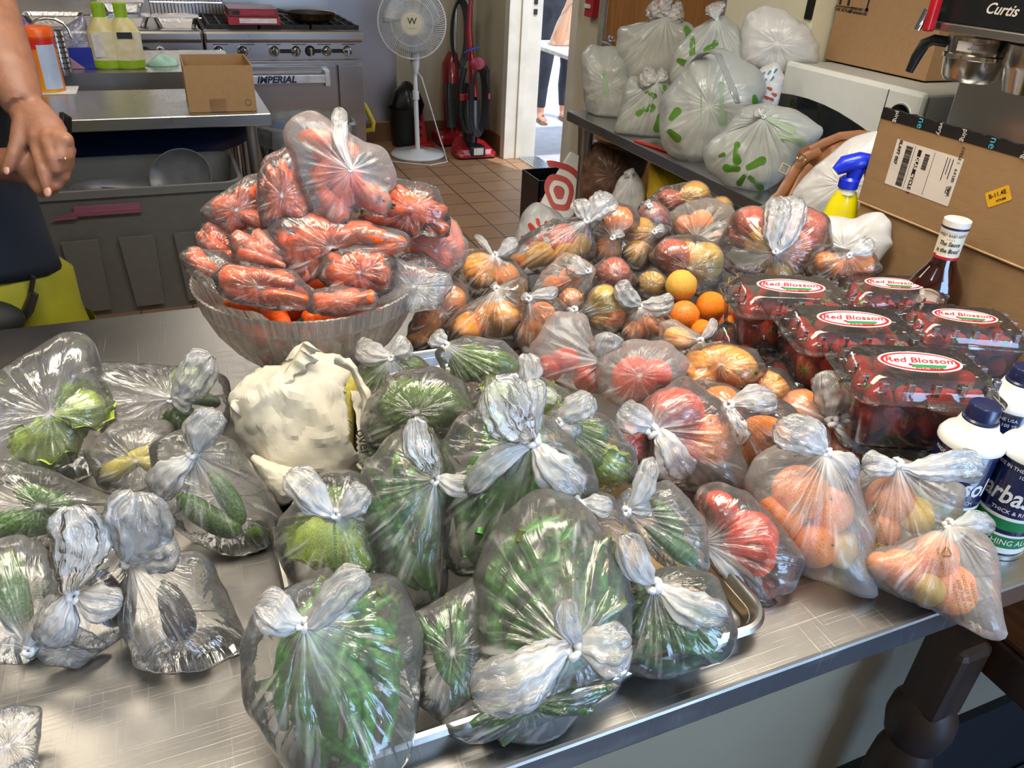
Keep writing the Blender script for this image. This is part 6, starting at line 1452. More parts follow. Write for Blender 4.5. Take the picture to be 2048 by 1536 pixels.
# ---- things below the side table
def lowbag(o, label, Y, m, name='shopping_bag', **k):
    ax_ = sum(p[0] for p in o)/len(o); ay = sum(p[1] for p in o)/len(o); d = depth(aty(ax_, ay, Y))
    return bag('P', o, label, dep=d, mat=m, name=name, floor=k.pop('floor', .002), crease=k.pop('crease', 1.2), cat='shopping bag', **k)
M_RW = P('red_white_bag', '#e6e4de', .4, var=.03, bump=.2, bsc=30)
# folding box with palms
t = thing('palm_tree_box', 'black folding bag with a white palm tree behind the ring-printed bag', 'shopping bag', (1.62, 3.35, 0))
q = atz(1079, 362, .38); x_, y_ = q.x, q.y
bm = bmesh.new(); box(bm, x_, x_+.30, y_, y_+.006, .002, .38); box(bm, x_, x_+.30, y_+.22, y_+.226, .002, .38); box(bm, x_, x_+.006, y_, y_+.22, .002, .38); box(bm, x_+.294, x_+.30, y_, y_+.22, .002, .38); box(bm, x_, x_+.3, y_, y_+.22, .002, .008)
obj('bag_sides', bm, P('black_print_bag', '#101014', .35, var=.2), t, smooth=False)
pw = P('palm_white', '#d8d8d4', .5)
bm = bmesh.new(); box(bm, x_+.055, x_+.061, y_-.002, y_-.0005, .12, .2)
for k in range(7):
    a = PI*(k/6)*.9+.15; tube(bm, [(x_+.058, y_-.0015, .20), (x_+.058+.025*math.cos(a), y_-.0015, .205+.018*math.sin(a)), (x_+.058+.045*math.cos(a), y_-.0015, .19+.012*math.sin(a))], [.003, .003, .001], 4)
lathe(bm, [(.062, -.0005), (.066, -.0005), (.066, .0005), (.062, .0005)], (0, 0, 0), 32); 
obj('palm_print', bm, pw, t, smooth=False)
obj('red_print', bx(x_+.005, x_+.2, y_-.001, y_-.0003, .25, .29), P('print_dark_red', '#7a1a1c', .5), t, smooth=False)
# red and white concentric target bag
c_ = aty(1118, 385, 3.06); t = thing('ring_print_bag', 'white bag printed with red concentric rings leaning on the table leg', 'shopping bag', (c_.x, c_.y, 0))
Mx = basis(c_, CR*.9+CU*.25, CU*.9-CR*.35)
w_ = .13
bm = pr([(-.16, -.16), (.13, -.2), (.15, .12), (.10, .17), (-.02, .06), (-.12, -.05)], .05, Mx @ Matrix.Translation((0, 0, -.05)))
obj('bag_front', bm, M_RW, t, smooth=False, bevel=.01)
for k, (r1, r0) in enumerate(((.028, 0), (.075, .050), (.130, .103))):
    bm = bmesh.new(); n = 40
    for i in range(n):
        a0, a1 = 2*PI*i/n, 2*PI*(i+1)/n; f = lambda a, r: Mx @ Vector((r*math.cos(a)*(.85+.08*math.sin(3*a+1)), r*math.sin(a)*(1.15+.06*math.sin(4*a)), .0015))
        if abs(f(a0, r1).x) < 99:
            if k == 2 and (math.cos(a0) < -.2 or math.cos(a1) < -.2): continue
            bm.faces.new([bm.verts.new(v) for v in ((f(a0, r0), f(a0, r1), f(a1, r1), f(a1, r0)) if r0 else (f(a0, r1), f(a1, r1), Mx @ Vector((0, 0, .0015))))])
    obj('red_ring', bm, P('target_red', '#c0281e', .45), t, smooth=False)
tt = lowbag([(1035,470),(1050,430),(1075,415),(1110,430),(1130,460),(1130,540),(1110,600),(1040,600),(1025,520)], 'crumpled white bag with torn red marks on the floor behind the fruit', 2.55, WB, name='crumpled_bag', floor=.002)
decal(tt, [pill('P', *a) for a in ((1060,450,1068,462,12),(1075,440,1083,470,10),(1062,478,1080,480,14),(1092,445,1098,455,9),(1090,470,1102,472,10),(1045,475,1055,485,10))], MC['target_red'], 'red_print')
lowbag([(1170,330),(1190,285),(1235,295),(1290,320),(1275,370),(1255,400),(1210,415),(1165,390)], 'brown paper and plastic bag hanging low under the side table', 2.75, P('brown_bag_film', '#7a5a48', .3, c2='#5a4036', bump=.4, bsc=20), floor=.226)
lowbag([(1225,400),(1240,360),(1265,345),(1285,370),(1290,420),(1250,430)], 'white knotted bag on the undershelf beside the yellow bag', 2.4, WB, knot=(1262,355), tails=((1255,340,20,0),), floor=.226)
lowbag([(1300,330),(1345,340),(1380,370),(1370,440),(1300,430)], 'yellow bag with a small red logo on the undershelf', 2.3, P('yellow_bag', '#c9a80c', .4, var=.1), floor=.226)
# ================================================================== LEFT TABLE, BINS
t = thing('steel_prep_table', 'stainless prep table at the left carrying a small open carton', 'table', (-.4, 3.25, 0))
lx1, ly0_ = .328, 2.99
obj('worktop', bx(-1.6, lx1, ly0_, 3.50, ZC-.042, ZC), M_ST, t, smooth=False, bevel=.003)
for x, y in ((lx1-.07, ly0_+.06), (lx1-.07, 3.44), (-1.5, ly0_+.06)): obj('leg', tb([(x, y, .001), (x, y, ZC-.04)], .02, 14), M_ST2, t)
t = thing('raised_steel_shelf', 'second stainless worktop with a drop front behind the prep table', 'table', (-.4, 4.1, 0))
obj('worktop', bx(-1.7, .30, 3.90, 4.55, ZC-.003, ZC+.0), M_ST, t, smooth=False)
obj('drop_front', bx(-1.7, .30, 3.895, 3.9, .55, ZC), M_ST2, t, smooth=False)
obj('leg', tb([(.25, 3.95, .001), (.25, 3.95, ZC-.004)], .02, 12), M_ST2, t); obj('leg', tb([(.25, 4.5, .001), (.25, 4.5, ZC-.004)], .02, 12), M_ST2, t); obj('leg', tb([(-1.6, 4.5, .001), (-1.6, 4.5, ZC-.004)], .02, 12), M_ST2, t)
# open carton
ca, cb2, cc = atz(380, 226, ZC), atz(515, 223, ZC), atz(345, 180, ZC)
w_ = cb2.x-ca.x; t = thing('open_carton', 'small open brown carton standing on the left prep table', 'cardboard box', ((ca.x+cb2.x)/2, ca.y+.12, ZC))
ch = .155
bm = bmesh.new(); x0, x1, y0, y1 = ca.x, cb2.x, ca.y, ca.y+.27; th_ = .004
box(bm, x0, x1, y0, y0+th_, ZC+.001, ZC+ch); box(bm, x0, x1, y1-th_, y1, ZC+.001, ZC+ch); box(bm, x0, x0+th_, y0+th_, y1-th_, ZC+.001, ZC+ch); box(bm, x1-th_, x1, y0+th_, y1-th_, ZC+.001, ZC+ch); box(bm, x0+th_, x1-th_, y0+th_, y1-th_, ZC+.001, ZC+.005)
obj('carton', bm, P('carton_kraft', '#9a7850', .8, var=.04, sc=70), t, smooth=False)
obj('tape_strip', bx(x0+.07, x0+.125, y0-.001, y0-.0003, ZC+.002, ZC+.045), P('brown_tape', '#80603c', .4), t, smooth=False)
rg = lt([(.0095, -.0003), (.0108, -.0003), (.0108, .0003), (.0095, .0003)], (0, 0, 0), 28, closed=True); rg.transform(Matrix.Translation((x1-.028, y0-.0008, ZC+.03)) @ Matrix.Rotation(PI/2, 4, 'X')); obj('stamp', rg, M_LK, t, smooth=False)
# grey tote bin
M_TOTE = P('grey_tote_plastic', '#585a5b', .55, var=.05); M_TIN = P('tote_dark_inside', '#0c0e16', .6)
t = thing('storage_tote', 'large grey rectangular bin with pink striped tape under the prep table', 'storage bin', (-.35, 2.85, .25))
bx1 = atz(482, 366, .70).x; by_ = atz(300, 383, .70).y; X0_, X1_ = -1.05, bx1; Yf, Yb = by_, by_+.30+.12
bm = bmesh.new(); ls = []
for z, i in ((.262, .05), (.40, .04), (.60, .015), (.69, .004), (.691, -.006), (.715, -.006), (.716, .006), (.60, .02), (.30, .05)):
    ls.append([bm.verts.new(((X0_+X1_)/2+x, (Yf+Yb)/2+y, z)) for x, y in rrect(X1_-X0_-2*i, Yb-Yf-2*i, .06, 6)])
loft(bm, ls, cap0=True, cap1=True); obj('bin_shell', bm, M_TOTE, t, ang=30)
bm = bmesh.new()
for k in range(6):
    x = X0_+.15+k*.17; vs = [bm.verts.new(v) for v in ((x, Yf+.034, .29), (x+.09, Yf+.034, .29), (x+.10, Yf+.012, .55), (x-.01, Yf+.012, .55), (x, Yf+.028, .29), (x+.09, Yf+.028, .29), (x+.10, Yf+.004, .55), (x-.01, Yf+.004, .55))]
    for f in ((4, 5, 6, 7), (0, 4, 7, 3), (1, 2, 6, 5), (3, 7, 6, 2), (0, 1, 5, 4)): bm.faces.new([vs[i] for i in f])
obj('side_rib', bm, M_TOTE, t, smooth=False)
a_, b_2 = aty(130, 437, Yf), aty(282, 418, Yf)
tp_ = obj('striped_tape', bx(a_.x+.03, b_2.x, Yf-.0035, Yf-.001, b_2.z-.010, b_2.z+.024), P('pink_stripe_tape', '#5c1f3a', .6, c2='#7d4f66', sc=9, stretch=(.2, 1, 14)), t, smooth=False)
obj('torn_tape_end', pr([(0, 0), (.075, .0), (.075, .022), (.03, .016)], .002, basis((a_.x-.04, Yf-.0035, b_2.z-.016), (1, 0, 0), (0, 0, 1))), MC['pink_stripe_tape'], t, smooth=False)
for n_i, (px_, py_, r_, sz) in enumerate(((365, 335, .10, 1), (235, 375, .13, .5), (170, 385, .12, .4))):
    q = aty(px_, py_, (Yf+Yb)/2); d = thing('grey_plastic_bowl', ('grey oval bowl standing on edge inside the grey bin', 'wide grey bowl lying low inside the grey bin', 'grey bowl half hidden by the hand inside the grey bin')[n_i], 'bowl', q)
    obj('shell', rotm(lt([(.001, 0), (.5, .02), (.85, .12), (1, .3), (.96, .3), (.8, .14), (.48, .05), (.001, .03)], (0, 0, 0), 36), Matrix.Translation((q.x, q.y, q.z-.04)) @ Matrix.Rotation(math.radians((62, 20, 15)[n_i]), 4, 'X') @ Matrix.Rotation(math.radians((-25, 5, 0)[n_i]), 4, 'Y') @ Matrix.Diagonal((r_*1.15, r_*sz if n_i else r_, r_, 1))), P('bowl_grey', '#4a4c52', .35), d)
t = thing('low_steel_shelf', 'low stainless shelf the grey bin stands on', 'shelf', (-.4, 2.9, 0))
sf = atz(152, 614, .25).y; obj('shelf', bx(-1.45, .22, sf-.01, 3.40, .215, .258), M_ST, t, smooth=False, bevel=.006)
for x in (-1.42, .16): obj('foot', tb([(x, sf+.09, .001), (x, sf+.09, .216)], .02, 12), M_ST2, t)
# blue lid under the table, trash can with liner
q = aty(300, 275, 3.1); t = thing('blue_lid', 'dark blue plastic lid stored under the prep table', 'tray', (q.x, 3.2, .60)); obj('lid_plate', rotm(lt([(.001, .02), (.26, .02), (.28, .01), (.285, -.02), (.28, -.02), (.26, .0), (.001, .0)], (0, 0, 0), 48), Matrix.Translation((-.13, 3.36, .765)) @ Matrix.Rotation(math.radians(20), 4, 'X') @ Matrix.Diagonal((1.5, .7, 1, 1))), P('navy_plastic', '#14203c', .4), t)
q = atz(610, 238, .78); trx, try_ = q.x+.02, q.y+.16; TR = .205
t = thing('trash_can', 'round grey-blue trash can lined with a clear bag beside the range', 'trash can', (trx, try_, 0))
obj('can_shell', lt([(.001, .002), (TR*.78, .002), (TR*.95, .66), (TR, .66), (TR*1.04, .70), (TR*1.02, .71), (TR*.93, .68), (TR*.76, .02), (.001, .02)], (trx, try_, 0), 48), P('trash_blue_grey', '#5c6c8c', .45, var=.05), t)
lf_ = obj('liner', lt([(TR*.92, .60), (TR*.96, .70), (TR*1.0, .745), (TR*1.06, .735), (TR*1.07, .66)], (trx, try_, 0), 72, fn=lambda a, z: 1+.02*math.sin(13*a)+.02*math.sin(29*a+z*20), closed=True), film('liner_film', haze=.25, white=(.5, .52, .5), gloss=1.5), t); set_attr(lf_, [.1]*len(lf_.data.vertices))
# ================================================================== RANGE LINE
M_RG = steel('range_steel', (.50, .46, .43), .30, .3); M_BLK = P('cast_iron', '#161514', .6, var=.2); M_CHR = MC['chrome']
RY = 4.97
t = thing('gas_range', 'stainless six burner gas range with a nameplate bar on the oven door', 'range', (.67, 5.3, 0))
def rng(x0, x1, t, oven=True):
    obj('body', bx(x0, x1, RY+.03, 5.75, .15, .90), M_RG, t, smooth=False)
    obj('front_ledge', bx(x0-.004, x1+.006, RY-.03, RY+.06, .865, .925), M_RG, t, smooth=False, bevel=.015)
    obj('control_panel', bx(x0+.004, x1-.004, RY+.005, RY+.03, .77, .862), M_RG, t, smooth=False, bevel=.002)
    obj('panel_trim', bx(x0+.01, x1-.03, RY-.012, RY+.006, .745, .763), M_RG, t, smooth=False, bevel=.003)
x0r, x1r = .232, 1.118
rng(x0r, x1r, t)
dr_ = obj('oven_door', bx(x0r+.02, .955, RY+.002, RY+.03, .20, .735), M_RG, t, smooth=False, bevel=.004)
obj('side_panel', bx(.965, x1r, RY+.004, RY+.03, .15, .735), M_RG, t, smooth=False, bevel=.004)
obj('door_handle', bx(x0r+.10, .90, RY-.055, RY-.04, .645, .69), P('satin_bar', (.75, .75, .74), .35, .8), dr_, smooth=False, bevel=.003)
for x in (x0r+.11, .885): obj('handle_bracket', bx(x-.012, x+.018, RY-.058, RY+.004, .625, .715), MC['satin_bar'], dr_, smooth=False, bevel=.003)
q = aty(553, 161, RY-.056); text('IMPERIAL', .052, basis((q.x, RY-.0565, .667), (1, 0, 0), (0, 0, 1)), P('nameplate_blue', '#1c2a4a', .4), dr_, 'nameplate_lettering', shear=.25, bold=.002, sx=1.05)
for k, px_ in enumerate((437, 485, 548, 591, 620, 653, 694)):
    q = aty(px_, 98, RY); z_ = .815
    kb = obj('knob', rotm(lt([(.001, 0), (.030, 0), (.028, .012), (.020, .020), (.019, .04), (.001, .042)], (0, 0, 0), 24), Matrix.Translation((q.x, RY+.004, z_)) @ Matrix.Rotation(PI/2, 4, 'X')), M_CHR if k != 4 else M_BLK, t)
    obj('grip', bx(q.x-.006, q.x+.006, RY-.045, RY-.02, z_-.022, z_+.022), M_CHR, kb, smooth=False, bevel=.002)
for px_ in (570, 632, 674): q = aty(px_, 98, RY); obj('panel_slot', bx(q.x-.03, q.x+.03, RY+.003, RY+.0048, .803, .825), M_BLK, t, smooth=False)
for k in range(6):
    x = x0r+.08+.145*k; obj('vent_slot', bx(x-.04, x+.04, RY+.003, RY+.0048, .848, .852), M_BLK, t, smooth=False)
obj('cooktop', bx(x0r, x1r, RY+.061, 5.75, .902, .915), M_BLK, t, smooth=False)
for k in range(3):
    bm = bmesh.new(); xa = x0r+.02+k*.295
    for j in range(5): box(bm, xa+.01+j*.062, xa+.022+j*.062, RY+.08, 5.66, .93, .945)
    for j in range(4): box(bm, xa, xa+.28, RY+.09+j*.18, RY+.102+j*.18, .916, .945)
    obj('grate', bm, M_BLK, t, smooth=False)
for x in (x0r+.05, x1r-.05): obj('foot', tb([(x, RY+.08, .001), (x, RY+.08, .151)], .018, 12), M_ST2, t)
obj('riser', bx(x0r-1.4, x1r-.05, 5.72, 5.76, .92, 1.45), M_RG, t, smooth=False)
t = thing('griddle_range', 'stainless griddle unit left of the gas range with foil trays on it', 'range', (-.3, 5.3, 0))
rng(-1.6, x0r-.012, t)
obj('griddle_plate', bx(-1.58, x0r-.02, RY+.061, 5.70, .902, .918), M_ST2, t, smooth=False)
for px_ in (290, 320): 
    q = aty(px_, 98, RY); kb = obj('knob', rotm(lt([(.001, 0), (.026, 0), (.024, .012), (.018, .03), (.001, .032)], (0, 0, 0), 24), Matrix.Translation((q.x, RY+.004, .815)) @ Matrix.Rotation(PI/2, 4, 'X')), M_BLK if px_ == 290 else M_CHR, t)
for px_ in (300, 345): q = aty(px_, 93, RY); obj('panel_slot', bx(q.x-.06, q.x+.03, RY+.003, RY+.0048, .80, .826), M_BLK, t, smooth=False)
# foil trays
FOIL = P('aluminium_foil', (.78, .78, .79), .22, 1, var=.05, bump=.9, bsc=70)
def tray(pl, pr_, py_, h, lid, label, zb=.918, ya=5.12):
    a, b = aty(pl, py_, ya), aty(pr_, py_, ya); w = b.x-a.x; cx = (a.x+b.x)/2; cy = ya+w*.38; t = thing('foil_tray', label, 'foil tray', (cx, cy, zb), 'foil trays on the griddle')
    bm = bmesh.new(); ls = []
    for z, s, ex in ((0, .82, 0), (h*.9, .95, 0), (h, .96, 0), (h+.002, 1.02, 0), (h+.006, 1.02, 0), (h+.004, .97, 0), (.01, .82, 0)):
        L_ = [bm.verts.new((cx+x*(1+.012*math.sin(40*k)), cy+y*(1+.012*math.sin(40*k)), zb+.001+z)) for k, (x, y) in enumerate(rrect(w*s, w*.72*s, w*.14, 8))]; ls.append(L_)
    loft(bm, ls, cap0=True, cap1=True); obj('pan', bm, FOIL, t, ang=20)
    if lid:
        bm = bmesh.new(); rings = []
        for i in range(10):
            s = 1.03*i/9; rings.append([bm.verts.new((cx+x, cy+y, zb+h+.008+(1-s)*.012+.008*nz((x*30, y*30, 1), 1))) for x, y in rrect(max(.01, w*s), max(.008, w*.72*s), w*.14*s, 8)])
        loft(bm, rings, cap0=True); obj('foil_lid', bm, FOIL, t, ang=20)
tray(42, 165, 35, .05, 0, 'long shallow foil tray at the left end of the griddle'); tray(182, 300, 38, .045, 1, 'foil tray directly behind the green-capped dressing bottles')
tray(196, 288, 12, .045, 1, 'smaller foil tray stacked on top of another tray', .985, 5.2); tray(305, 398, 40, .05, 1, 'oval lidded foil tray next to the gas range', .918, 5.08)
# wire racks
t = thing('wire_rack', 'chrome wire rack leaning behind the lidded foil tray', 'wire rack', (.1, 5.5, .92))
bm = bmesh.new(); a, b = aty(300, 15, 5.45), aty(445, 15, 5.45)
for k in range(22): x = a.x+(b.x-a.x)*k/21; tube(bm, [(x, 5.45, .935), (x, 5.45, 1.10)], .0025, 6)
for z in (.935, 1.02, 1.1): tube(bm, [(a.x, 5.45, z), (b.x, 5.45, z)], .004, 6)
obj('wires', bm, M_CHR, t); 
# red boxes of frozen food on the range
q = aty(508, 50, RY+.12); M_RB = P('food_box_red', '#9c1c1e', .4, var=.08)
for k in range(2):
    t = thing('frozen_food_box', ('upper red food box with an oval logo on the gas range', 'lower red and white food box on the gas range')[1-k], 'food box', (q.x, RY+.22, .946+.042*k), 'food boxes on the range')
    w = .135+.008*(1-k); obj('carton', bx(q.x-w, q.x+w, RY+.06+.01*k, RY+.34, .946+.042*k, .986+.042*k), M_RB if k == 0 else P('food_box_dark', '#3a1210', .4, c2='#7c1c1c', sc=12), t, smooth=False)
    obj('red_panel', bx(q.x-w+.06, q.x+w-.02, RY+.0585+.01*k, RY+.0598+.01*k, .955+.042*k, .98+.042*k), MC['alarm_red'] if k else MC['alarm_white'], t, smooth=False)
    if k: obj('oval_logo', pr([(.028*math.cos(a*.3), .010*math.sin(a*.3)) for a in range(21)], .001, basis((q.x-.09, RY+.0695, 1.008), (1, 0, 0), (0, 0, 1))), M_BLK, t, smooth=False)
# frying pan
q = aty(612, 45, RY+.20); t = thing('frying_pan', 'brass-coloured frying pan with a black interior on the right burner', 'frying pan', (q.x, RY+.26, .946))
FP = (q.x+.045, RY+.26, .947)
obj('pan', lt([(.001, 0), (.10, 0), (.13, .02), (.145, .05), (.148, .052), (.142, .05), (.126, .024), (.10, .006), (.001, .006)], FP, 40), P('brass_pan', (.42, .28, .13), .3, 1, var=.2), t)
obj('pan_interior', lt([(.001, .0065), (.10, .0065), (.1255, .0245), (.141, .0495), (.140, .0495), (.124, .0255), (.099, .008), (.001, .008)], FP, 40), M_BLK, t)
obj('handle', tb([(FP[0]-.14, FP[1], FP[2]+.048), (FP[0]-.24, FP[1]+.02, FP[2]+.065), (FP[0]-.33, FP[1]+.04, FP[2]+.07)], [.010, .012, .010], 10), M_BLK, t)
# items on the raised worktop
sq = lambda x, y: atz(x, y, ZC)
for k, (px_, lb) in enumerate(((220, 'left one of the two lime-capped salad dressing bottles'), (262, 'right one of the two lime-capped salad dressing bottles'))):
    q = sq(px_, 136); t = thing('dressing_bottle', lb, 'dressing bottle', (q.x, q.y, ZC), 'salad dressing bottles'); hh = .27; w = .052
    Md = Matrix.Diagonal((1.25, .8, 1, 1)); L = lambda p: lt(p, (q.x, q.y, ZC), 32, M=Md)
    obj('bottle', L([(.001, .001), (.046, .001), (.05, .008), (.05, .14), (.044, .165), (.026, .195), (.018, .21), (.001, .21)]), P('creamy_dressing', '#d8c98c', .3, var=.04), t)
    obj('cap', L([(.001, .205), (.021, .205), (.021, .26), (.018, .262), (.001, .262)]), P('lime_cap', '#8fb818', .45), t)
    obj('green_base', L([(.0502, .006), (.0508, .006), (.0508, .035), (.0502, .035)]), MC['lime_cap'], t)
    obj('label', L([(.0503, .036), (.0507, .036), (.0507, .15), (.0503, .15)]), P('dressing_label', '#dccf9f', .4, c2='#e6e2c8', sc=30), t)
    if k: obj('logo_panel', bx(q.x-.03, q.x+.03, q.y-.044, q.y-.0415, ZC+.125, ZC+.15), M_LK, t, smooth=False)
    else: obj('nutrition_panel', bx(q.x-.045, q.x-.005, q.y-.042, q.y-.0405, ZC+.05, ZC+.14), MC['alarm_white'], t, smooth=False)
# wipes tub
q = atz(100, 188, ZC); t = thing('wipes_tub', 'orange and yellow tub of cleaning wipes behind the raised hand', 'wipes tub', (q.x, q.y+.05, ZC)); r_ = .052; L = lambda p: lt(p, (q.x, q.y+.05, ZC+.004), 40)
obj('tub', L([(.001, .001), (r_, .001), (r_, .19), (.001, .19)]), P('tub_yellow', '#e09a10', .35, c2='#e8601c', sc=6, stretch=(1, 1, .6)), t)
obj('lid', L([(r_+.001, .188), (r_+.003, .19), (r_+.003, .21), (r_-.004, .222), (.001, .222)]), P('tub_orange_lid', '#f0641c', .35), t)
obj('red_band', L([(r_+.0003, .15), (r_+.0008, .15), (r_+.0008, .185), (r_+.0003, .185)]), P('tub_red', '#c8281c', .35), t)
lb_ = obj('back_label', L([(r_+.0010, .012), (r_+.0015, .012), (r_+.0015, .165), (r_+.0010, .165)]), P('tub_label_blue', '#b6c6e0', .4, var=.05), t)
bmx = bmesh.new(); bmx.from_mesh(lb_.data); og = ORG[lb_.name]
bmesh.ops.delete(bmx, geom=[f for f in bmx.faces if (lambda v: not (-.1 < math.atan2(v.x, -v.y) < 1.15))(f.calc_center_median()+og-Vector((q.x, q.y+.05, 0)))], context='FACES'); bmx.to_mesh(lb_.data); bmx.free()
obj('white_tray', bx(q.x-.09, q.x+.09, q.y-.02, q.y+.13, ZC+.001, ZC+.0045), M_CANW, t, smooth=False)
# small blue box, bags of sweets, tap, perforated caddy, mint cloth
q = sq(168, 138); t = thing('blue_snack_box', 'small blue and pink snack box left of the dressing bottles', 'snack box', (q.x, q.y, ZC)); obj('carton', bx(q.x-.045, q.x+.05, q.y, q.y+.06, ZC+.001, ZC+.085), P('snack_blue', '#2030a0', .4, var=.06), t, smooth=False); obj('pink_corner', pr([(0, 0), (.05, 0), (0, .045)], .001, basis((q.x-.044, q.y-.0008, ZC+.002), (1, 0, 0), (0, 0, 1))), P('snack_pink', '#c89aa8', .4), t, smooth=False)
for o_, lb, m in (([(110,125),(115,70),(140,55),(165,35),(170,60),(185,80),(190,125),(150,120)], 'clear and pink bag of sweets behind the wipes tub', film('candy_bag_film', haze=.35, white=(.62, .60, .82))), ([(8,90),(12,45),(40,38),(65,60),(60,100),(20,110)], 'blue and pink packet at the far left of the worktop', P('packet_blue', '#3a4fb0', .35, c2='#b04a80', sc=14))):
    ax_ = sum(p[0] for p in o_)/len(o_); ay = sum(p[1] for p in o_)/len(o_); bag('P', o_, lb, dep=depth(atz(ax_, 140, ZC))+.02, mat=m, name='snack_bag', floor=ZC+.001, D=.5)
q = sq(128, 150); t = thing('steel_caddy', 'perforated steel cutlery cylinder behind the wipes tub', 'cutlery holder', (q.x, q.y, ZC)); obj('cylinder', lt([(.001, .001), (.035, .001), (.035, .17), (.033, .17), (.033, .006), (.001, .006)], (q.x, q.y, ZC), 32), P('perforated_steel', (.55, .55, .55), .25, 1), t)
bm = bmesh.new()
for i in range(7):
    for j in range(7):
        a = -PI/2+(j-3)*.33; p_ = Vector((q.x+.0352*math.cos(a), q.y+.0352*math.sin(a), ZC+.03+.02*i)); tube(bm, [p_, p_+Vector((math.cos(a), math.sin(a), 0))*.0006], .004, 8)
obj('hole_pattern', bm, M_LK, t)
q = sq(112, 150); t = thing('swan_neck_tap', 'thin chrome swan neck tap beside the sweets bag', 'tap', (q.x, q.y+.05, ZC)); obj('spout', tb([(q.x-.06, q.y+.05, ZC+.001), (q.x-.06, q.y+.05, ZC+.12)]+[(q.x-.06+.07*(1-math.cos(a)), q.y+.05, ZC+.16+.05*math.sin(a)) for a in (.2, .6, 1.0, 1.5, 2.0, 2.5, 2.9)]+[(q.x+.085, q.y+.05, ZC+.13)], .006, 10), M_CHR, t)
q = sq(325, 130); tag(obj('mint_cloth', rotm(ball(lambda a, p: Vector((math.sin(a)*math.cos(p)*.07, math.sin(a)*math.sin(p)*.05, max(0, math.cos(a))*.03*(1+.5*math.cos(3*p)))), 30, 12), Matrix.Translation((q.x, q.y, ZC+.001))), P('mint_fabric', '#9ec4b8', .8), None), 'pale mint cloth crumpled behind the open carton', 'cloth')
# ================================================================== FAN, CONE, VACUUMS, DUSTPAN
fbx = Vector((1.644, 5.62, 0)); fz = aty(824, 45, 5.55).z
t = thing('pedestal_fan', 'white pedestal fan with a round wire cage and cream centre cap', 'fan', fbx)
M_FW = P('fan_white', '#d6dade', .35, var=.02)
obj('base', lt([(.001, .002), (.195, .002), (.20, .012), (.19, .022), (.06, .034), (.045, .045), (.001, .05)], fbx, 48), M_FW, t)
obj('pole', tb([fbx+V(0, 0, .04), fbx+V(-.01, 0, .42), fbx+V(-.012, 0, fz-.28)], [.017, .017, .013], 14), M_FW, t)
obj('height_collar', tb([fbx+V(-.008, 0, .40), fbx+V(-.01, 0, .46)], .024, 14), M_FW, t)
obj('control_box', tb([fbx+V(-.012, -.01, fz-.33), fbx+V(-.014, -.015, fz-.28), fbx+V(-.016, -.015, fz-.16), fbx+V(-.018, 0, fz-.1)], [.018, .030, .032, .02], 14), M_FW, t)
fc = Vector((aty(824, 45, 5.55).x, 5.55, fz)); fr = .228
fax = (CAM-fc); fax.z *= .2; fax.normalize(); fu, fv = frame_at(fax); fu = fax.cross(V(0, 0, 1)).normalized(); fv = fu.cross(fax)
MF = Matrix((fu, fv, fax)).transposed().to_4x4(); MF.translation = fc
for side, nm in ((1, 'front_cage'), (-1, 'rear_cage')):
    bm = bmesh.new(); n = 90
    for k in range(n):
        a = 2*PI*k/n; pts = []
        for s in (.32, .55, .8, .93, 1): pts.append(MF @ Vector((fr*s*math.cos(a+.25*(1-s)), fr*s*math.sin(a+.25*(1-s)), side*(.055*math.sqrt(max(0, 1-s**3))+.006))))
        tube(bm, pts, .0013, 4, caps=False)
    for s, w in ((1, .005), (.62, .0016), (.33, .002)):
        tube(bm, [MF @ Vector((fr*s*math.cos(2*PI*k/48), fr*s*math.sin(2*PI*k/48), side*(.055*math.sqrt(max(0, 1-s**3))+.006))) for k in range(49)], w, 6, caps=False)
    obj(nm, bm, M_FW, t)
cc_ = obj('centre_cap', rotm(lt([(.001, .062), (.070, .060), (.075, .052), (.070, .045), (.001, .045)], (0, 0, 0), 40), MF), P('fan_cream', '#cfc9b0', .4, var=.02), t)
text('W', .06, MF @ Matrix.Translation((0, .012, .0635)), M_LK, cc_, 'logo_letter'); text('WESTINGHOUSE'[:0] or '_______', .014, MF @ Matrix.Translation((0, -.025, .0635)), M_LK, cc_, 'logo_line')
M_BLD = clear('fan_blade_plastic', (.75, .78, .82), 1, .2, .35)
for k in range(3):
    bm = bmesh.new(); g = []
    for i in range(8):
        u = i/7; r_ = .03+.165*u; w0 = -.10-.35*math.sin(PI*u*.6); w1 = .5+.35*math.sin(PI*u*.8)
        g.append([bm.verts.new(MF @ Matrix.Rotation(2*PI*k/3+.4, 4, 'Z') @ Vector((r_*math.cos(a), r_*math.sin(a), .02-.03*(a+.2)))) for a in [w0+(w1-w0)*j/6 for j in range(7)]])
    for a, b in zip(g, g[1:]):
        for j in range(6): bm.faces.new((a[j], a[j+1], b[j+1], b[j]))
    o = obj('blade', bm, M_BLD, t); o.modifiers.new('t', 'SOLIDIFY').thickness = .002
obj('motor', rotm(lt([(.001, -.14), (.05, -.13), (.065, -.06), (.06, -.02), (.001, -.02)], (0, 0, 0), 28), MF), M_FW, t)
obj('power_cord', tb([fbx+V(-.01, .02, fz-.3), fbx+V(.03, -.02, .55), fbx+V(.09, -.04, .35), fbx+V(.15, -.05, .15), fbx+V(.19, -.06, .03), fbx+V(.15, -.24, .005), fbx+V(.0, -.30, .005), fbx+V(-.1, -.24, .005), fbx+V(-.3, -.1, .005)], .0045, 8), M_FW, t)
